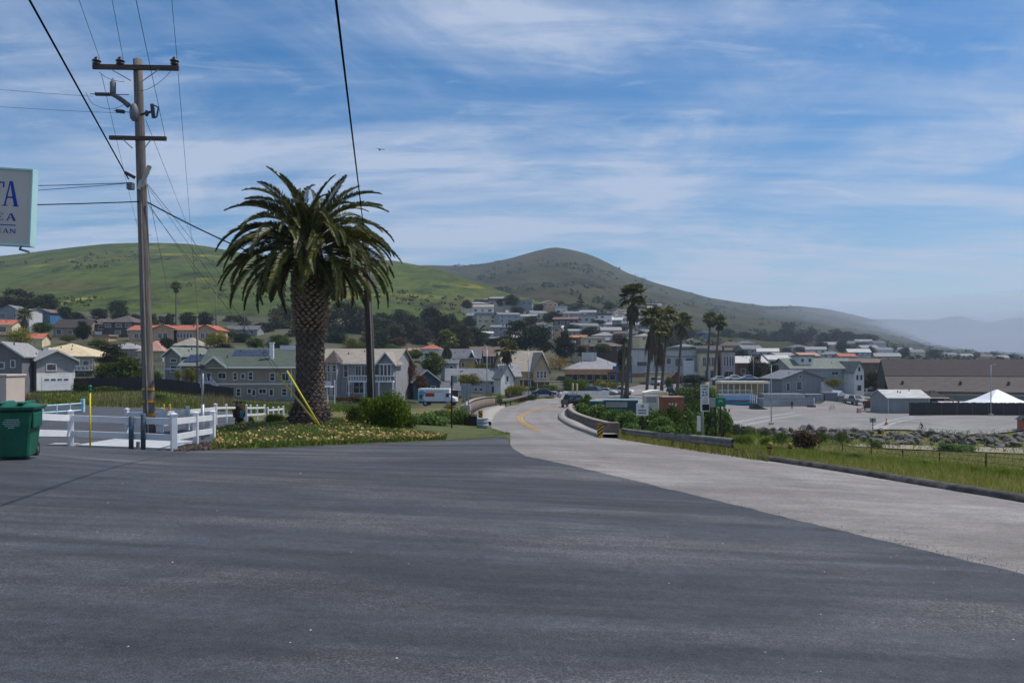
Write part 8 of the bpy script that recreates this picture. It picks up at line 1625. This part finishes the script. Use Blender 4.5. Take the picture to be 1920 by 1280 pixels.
def person(label, loc, rz, pose, shirt, trousers, sc=1.0, group=None):
    """one skinned body; pose gives joint positions in metres (x forward, z up)"""
    J = pose; names = ['pelvis', 'chest', 'neck', 'head', 'lsh', 'lel', 'lha', 'rsh', 'rel', 'rha', 'lhip', 'lkn', 'lan', 'lto', 'rhip', 'rkn', 'ran', 'rto']
    rad = dict(pelvis=.135, chest=.15, neck=.055, head=.085, lsh=.06, lel=.042, lha=.03, rsh=.06, rel=.042, rha=.03, lhip=.085, lkn=.06, lan=.042, lto=.035, rhip=.085, rkn=.06, ran=.042, rto=.035)
    ed = [('pelvis', 'chest'), ('chest', 'neck'), ('neck', 'head'), ('chest', 'lsh'), ('lsh', 'lel'), ('lel', 'lha'), ('chest', 'rsh'), ('rsh', 'rel'), ('rel', 'rha'), ('pelvis', 'lhip'), ('lhip', 'lkn'), ('lkn', 'lan'), ('lan', 'lto'), ('pelvis', 'rhip'), ('rhip', 'rkn'), ('rkn', 'ran'), ('ran', 'rto')]
    me = bpy.data.meshes.new('person'); me.from_pydata([J[n] for n in names], [(names.index(a), names.index(c)) for a, c in ed], []); o = link('person', me, None, loc, (0, 0, rz), (sc, sc, sc)); tag(o, label, 'person', group)
    m = o.modifiers.new('skin', 'SKIN'); m.use_smooth_shade = True
    for i, n in enumerate(names): me.skin_vertices[0].data[i].radius = (rad[n], rad[n]); me.skin_vertices[0].data[i].use_root = (n == 'pelvis')
    sb = o.modifiers.new('smooth', 'SUBSURF'); sb.levels = 1; sb.render_levels = 2
    mat = bpy.data.materials.new('clothed_body'); mat.use_nodes = True; N = mat.node_tree.nodes; L = mat.node_tree.links; t = N.new('ShaderNodeTexCoord'); sp = N.new('ShaderNodeSeparateXYZ'); L.new(t.outputs['Object'], sp.inputs[0])
    zt = J['pelvis'][2]+.05; zn = J['neck'][2]-.02
    g1 = N.new('ShaderNodeMath'); g1.operation = 'GREATER_THAN'; g1.inputs[1].default_value = zt; L.new(sp.outputs[2], g1.inputs[0]); g2 = N.new('ShaderNodeMath'); g2.operation = 'GREATER_THAN'; g2.inputs[1].default_value = zn; L.new(sp.outputs[2], g2.inputs[0])
    m1 = N.new('ShaderNodeMix'); m1.data_type = 'RGBA'; m1.inputs['A'].default_value = (*trousers, 1); m1.inputs['B'].default_value = (*shirt, 1); L.new(g1.outputs[0], m1.inputs['Factor']); m2 = N.new('ShaderNodeMix'); m2.data_type = 'RGBA'; m2.inputs['B'].default_value = (0.40, 0.24, 0.17, 1); L.new(g2.outputs[0], m2.inputs['Factor']); L.new(m1.outputs['Result'], m2.inputs['A']); L.new(m2.outputs['Result'], N['Principled BSDF'].inputs['Base Color']); N['Principled BSDF'].inputs['Roughness'].default_value = .8; me.materials.append(mat)
    h = J['head']; bm = bmesh.new(); bmesh.ops.create_icosphere(bm, subdivisions=2, radius=.112)
    for v in list(bm.verts):
        v.co = Vector((v.co.x*1.05-.015, v.co.y*.95, v.co.z*.95+.05))
    bmesh.ops.delete(bm, geom=[v for v in bm.verts if v.co.z < -.01 and v.co.x > .0], context='VERTS'); hm2 = bpy.data.meshes.new('hair'); bm.to_mesh(hm2); bm.free(); hm2.materials.append(HAIR); link('hair', hm2, o, h); return o
RIDE = dict(pelvis=(-.22, 0, .92), chest=(.02, 0, 1.22), neck=(.10, 0, 1.40), head=(.15, 0, 1.53), lsh=(.06, .17, 1.30), lel=(.20, .20, 1.10), lha=(.32, .24, 1.02), rsh=(.06, -.17, 1.30), rel=(.20, -.20, 1.10), rha=(.32, -.24, 1.02), lhip=(-.18, .1, .88), lkn=(.14, .11, .72), lan=(.0, .1, .36), lto=(.12, .1, .32), rhip=(-.18, -.1, .88), rkn=(.05, -.11, .56), ran=(-.10, -.1, .20), rto=(.03, -.1, .16))
STAND = dict(pelvis=(0, 0, .93), chest=(0, 0, 1.27), neck=(.0, 0, 1.46), head=(.03, 0, 1.60), lsh=(0, .19, 1.38), lel=(.0, .24, 1.10), lha=(.06, .25, .86), rsh=(0, -.19, 1.38), rel=(0, -.24, 1.10), rha=(.06, -.25, .86), lhip=(0, .1, .90), lkn=(.02, .11, .50), lan=(-.01, .11, .08), lto=(.13, .12, .04), rhip=(0, -.1, .90), rkn=(.0, -.11, .50), ran=(-.03, -.11, .08), rto=(.11, -.12, .04))
for lab, plab, px, d, rz, col, sh, tr, sc in (('slim bicycle under the dark clothed rider near the boulder bank', 'person in dark clothes riding a bicycle near the boulder bank', 1728, 107.6, math.radians(175), GREYD, (.015, .015, .02), (.02, .02, .03), .72),
        ('red bicycle under the rider before the red barrier', 'person in black riding past the orange cones', 1622, 152, math.radians(150), CONE, (.02, .03, .02), (.02, .02, .02), .95), ('red bicycle nearest to the maroon barrier', 'person in a red top riding beside the maroon barrier', 1634, 160, math.radians(30), CONE, (.25, .02, .03), (.03, .02, .03), .95)):
    b_ = bicycle(lab, px, d, rz, col, None, sc); person(plab, b_.location, rz, RIDE, sh, tr, sc)
bicycle('leaning red bicycle parked by the storage sheds', 1560, 158, math.radians(20), CONE)
person('person in dark clothes standing behind the skate area railing', gv(1485, 160, .06), math.radians(-90), STAND, (.02, .02, .03), (.02, .02, .03), 1.0)
for i in range(4): b = MB(); b.box(-.05, .05, -.05, .05, -.2, .9); tag(b.build('slim_post', M('post_orange', (0.35, 0.10, 0.05), 0.1, 3, 0.7), loc=gv(1607+i*2.4, 148)), f'slim short post in the row left of the red bicycles, {ordn[i]} from the left', 'post', 'slim posts beside the red bicycles')
# a gull over the palm
e = empty('bird', 'small dark bird gliding above the date palm', 'bird', at(712, 281, 55), math.radians(30)); b = MB(); b.lathe([(.0, -.16), (.045, -.05), (.05, .05), (.03, .14), (0, .18)], 6, cap=False); o = b.build('body', DARKM, e); o.rotation_euler = (math.radians(80), 0, 0)
for sg in (-1, 1): b = MB(); b.add([(0, .06, 0), (sg*.2, .02, .08), (sg*.42, -.08, .04), (sg*.2, -.08, .07), (0, -.06, 0)], [(0, 1, 2, 3, 4)]); b.build('wing', DARKM, e)
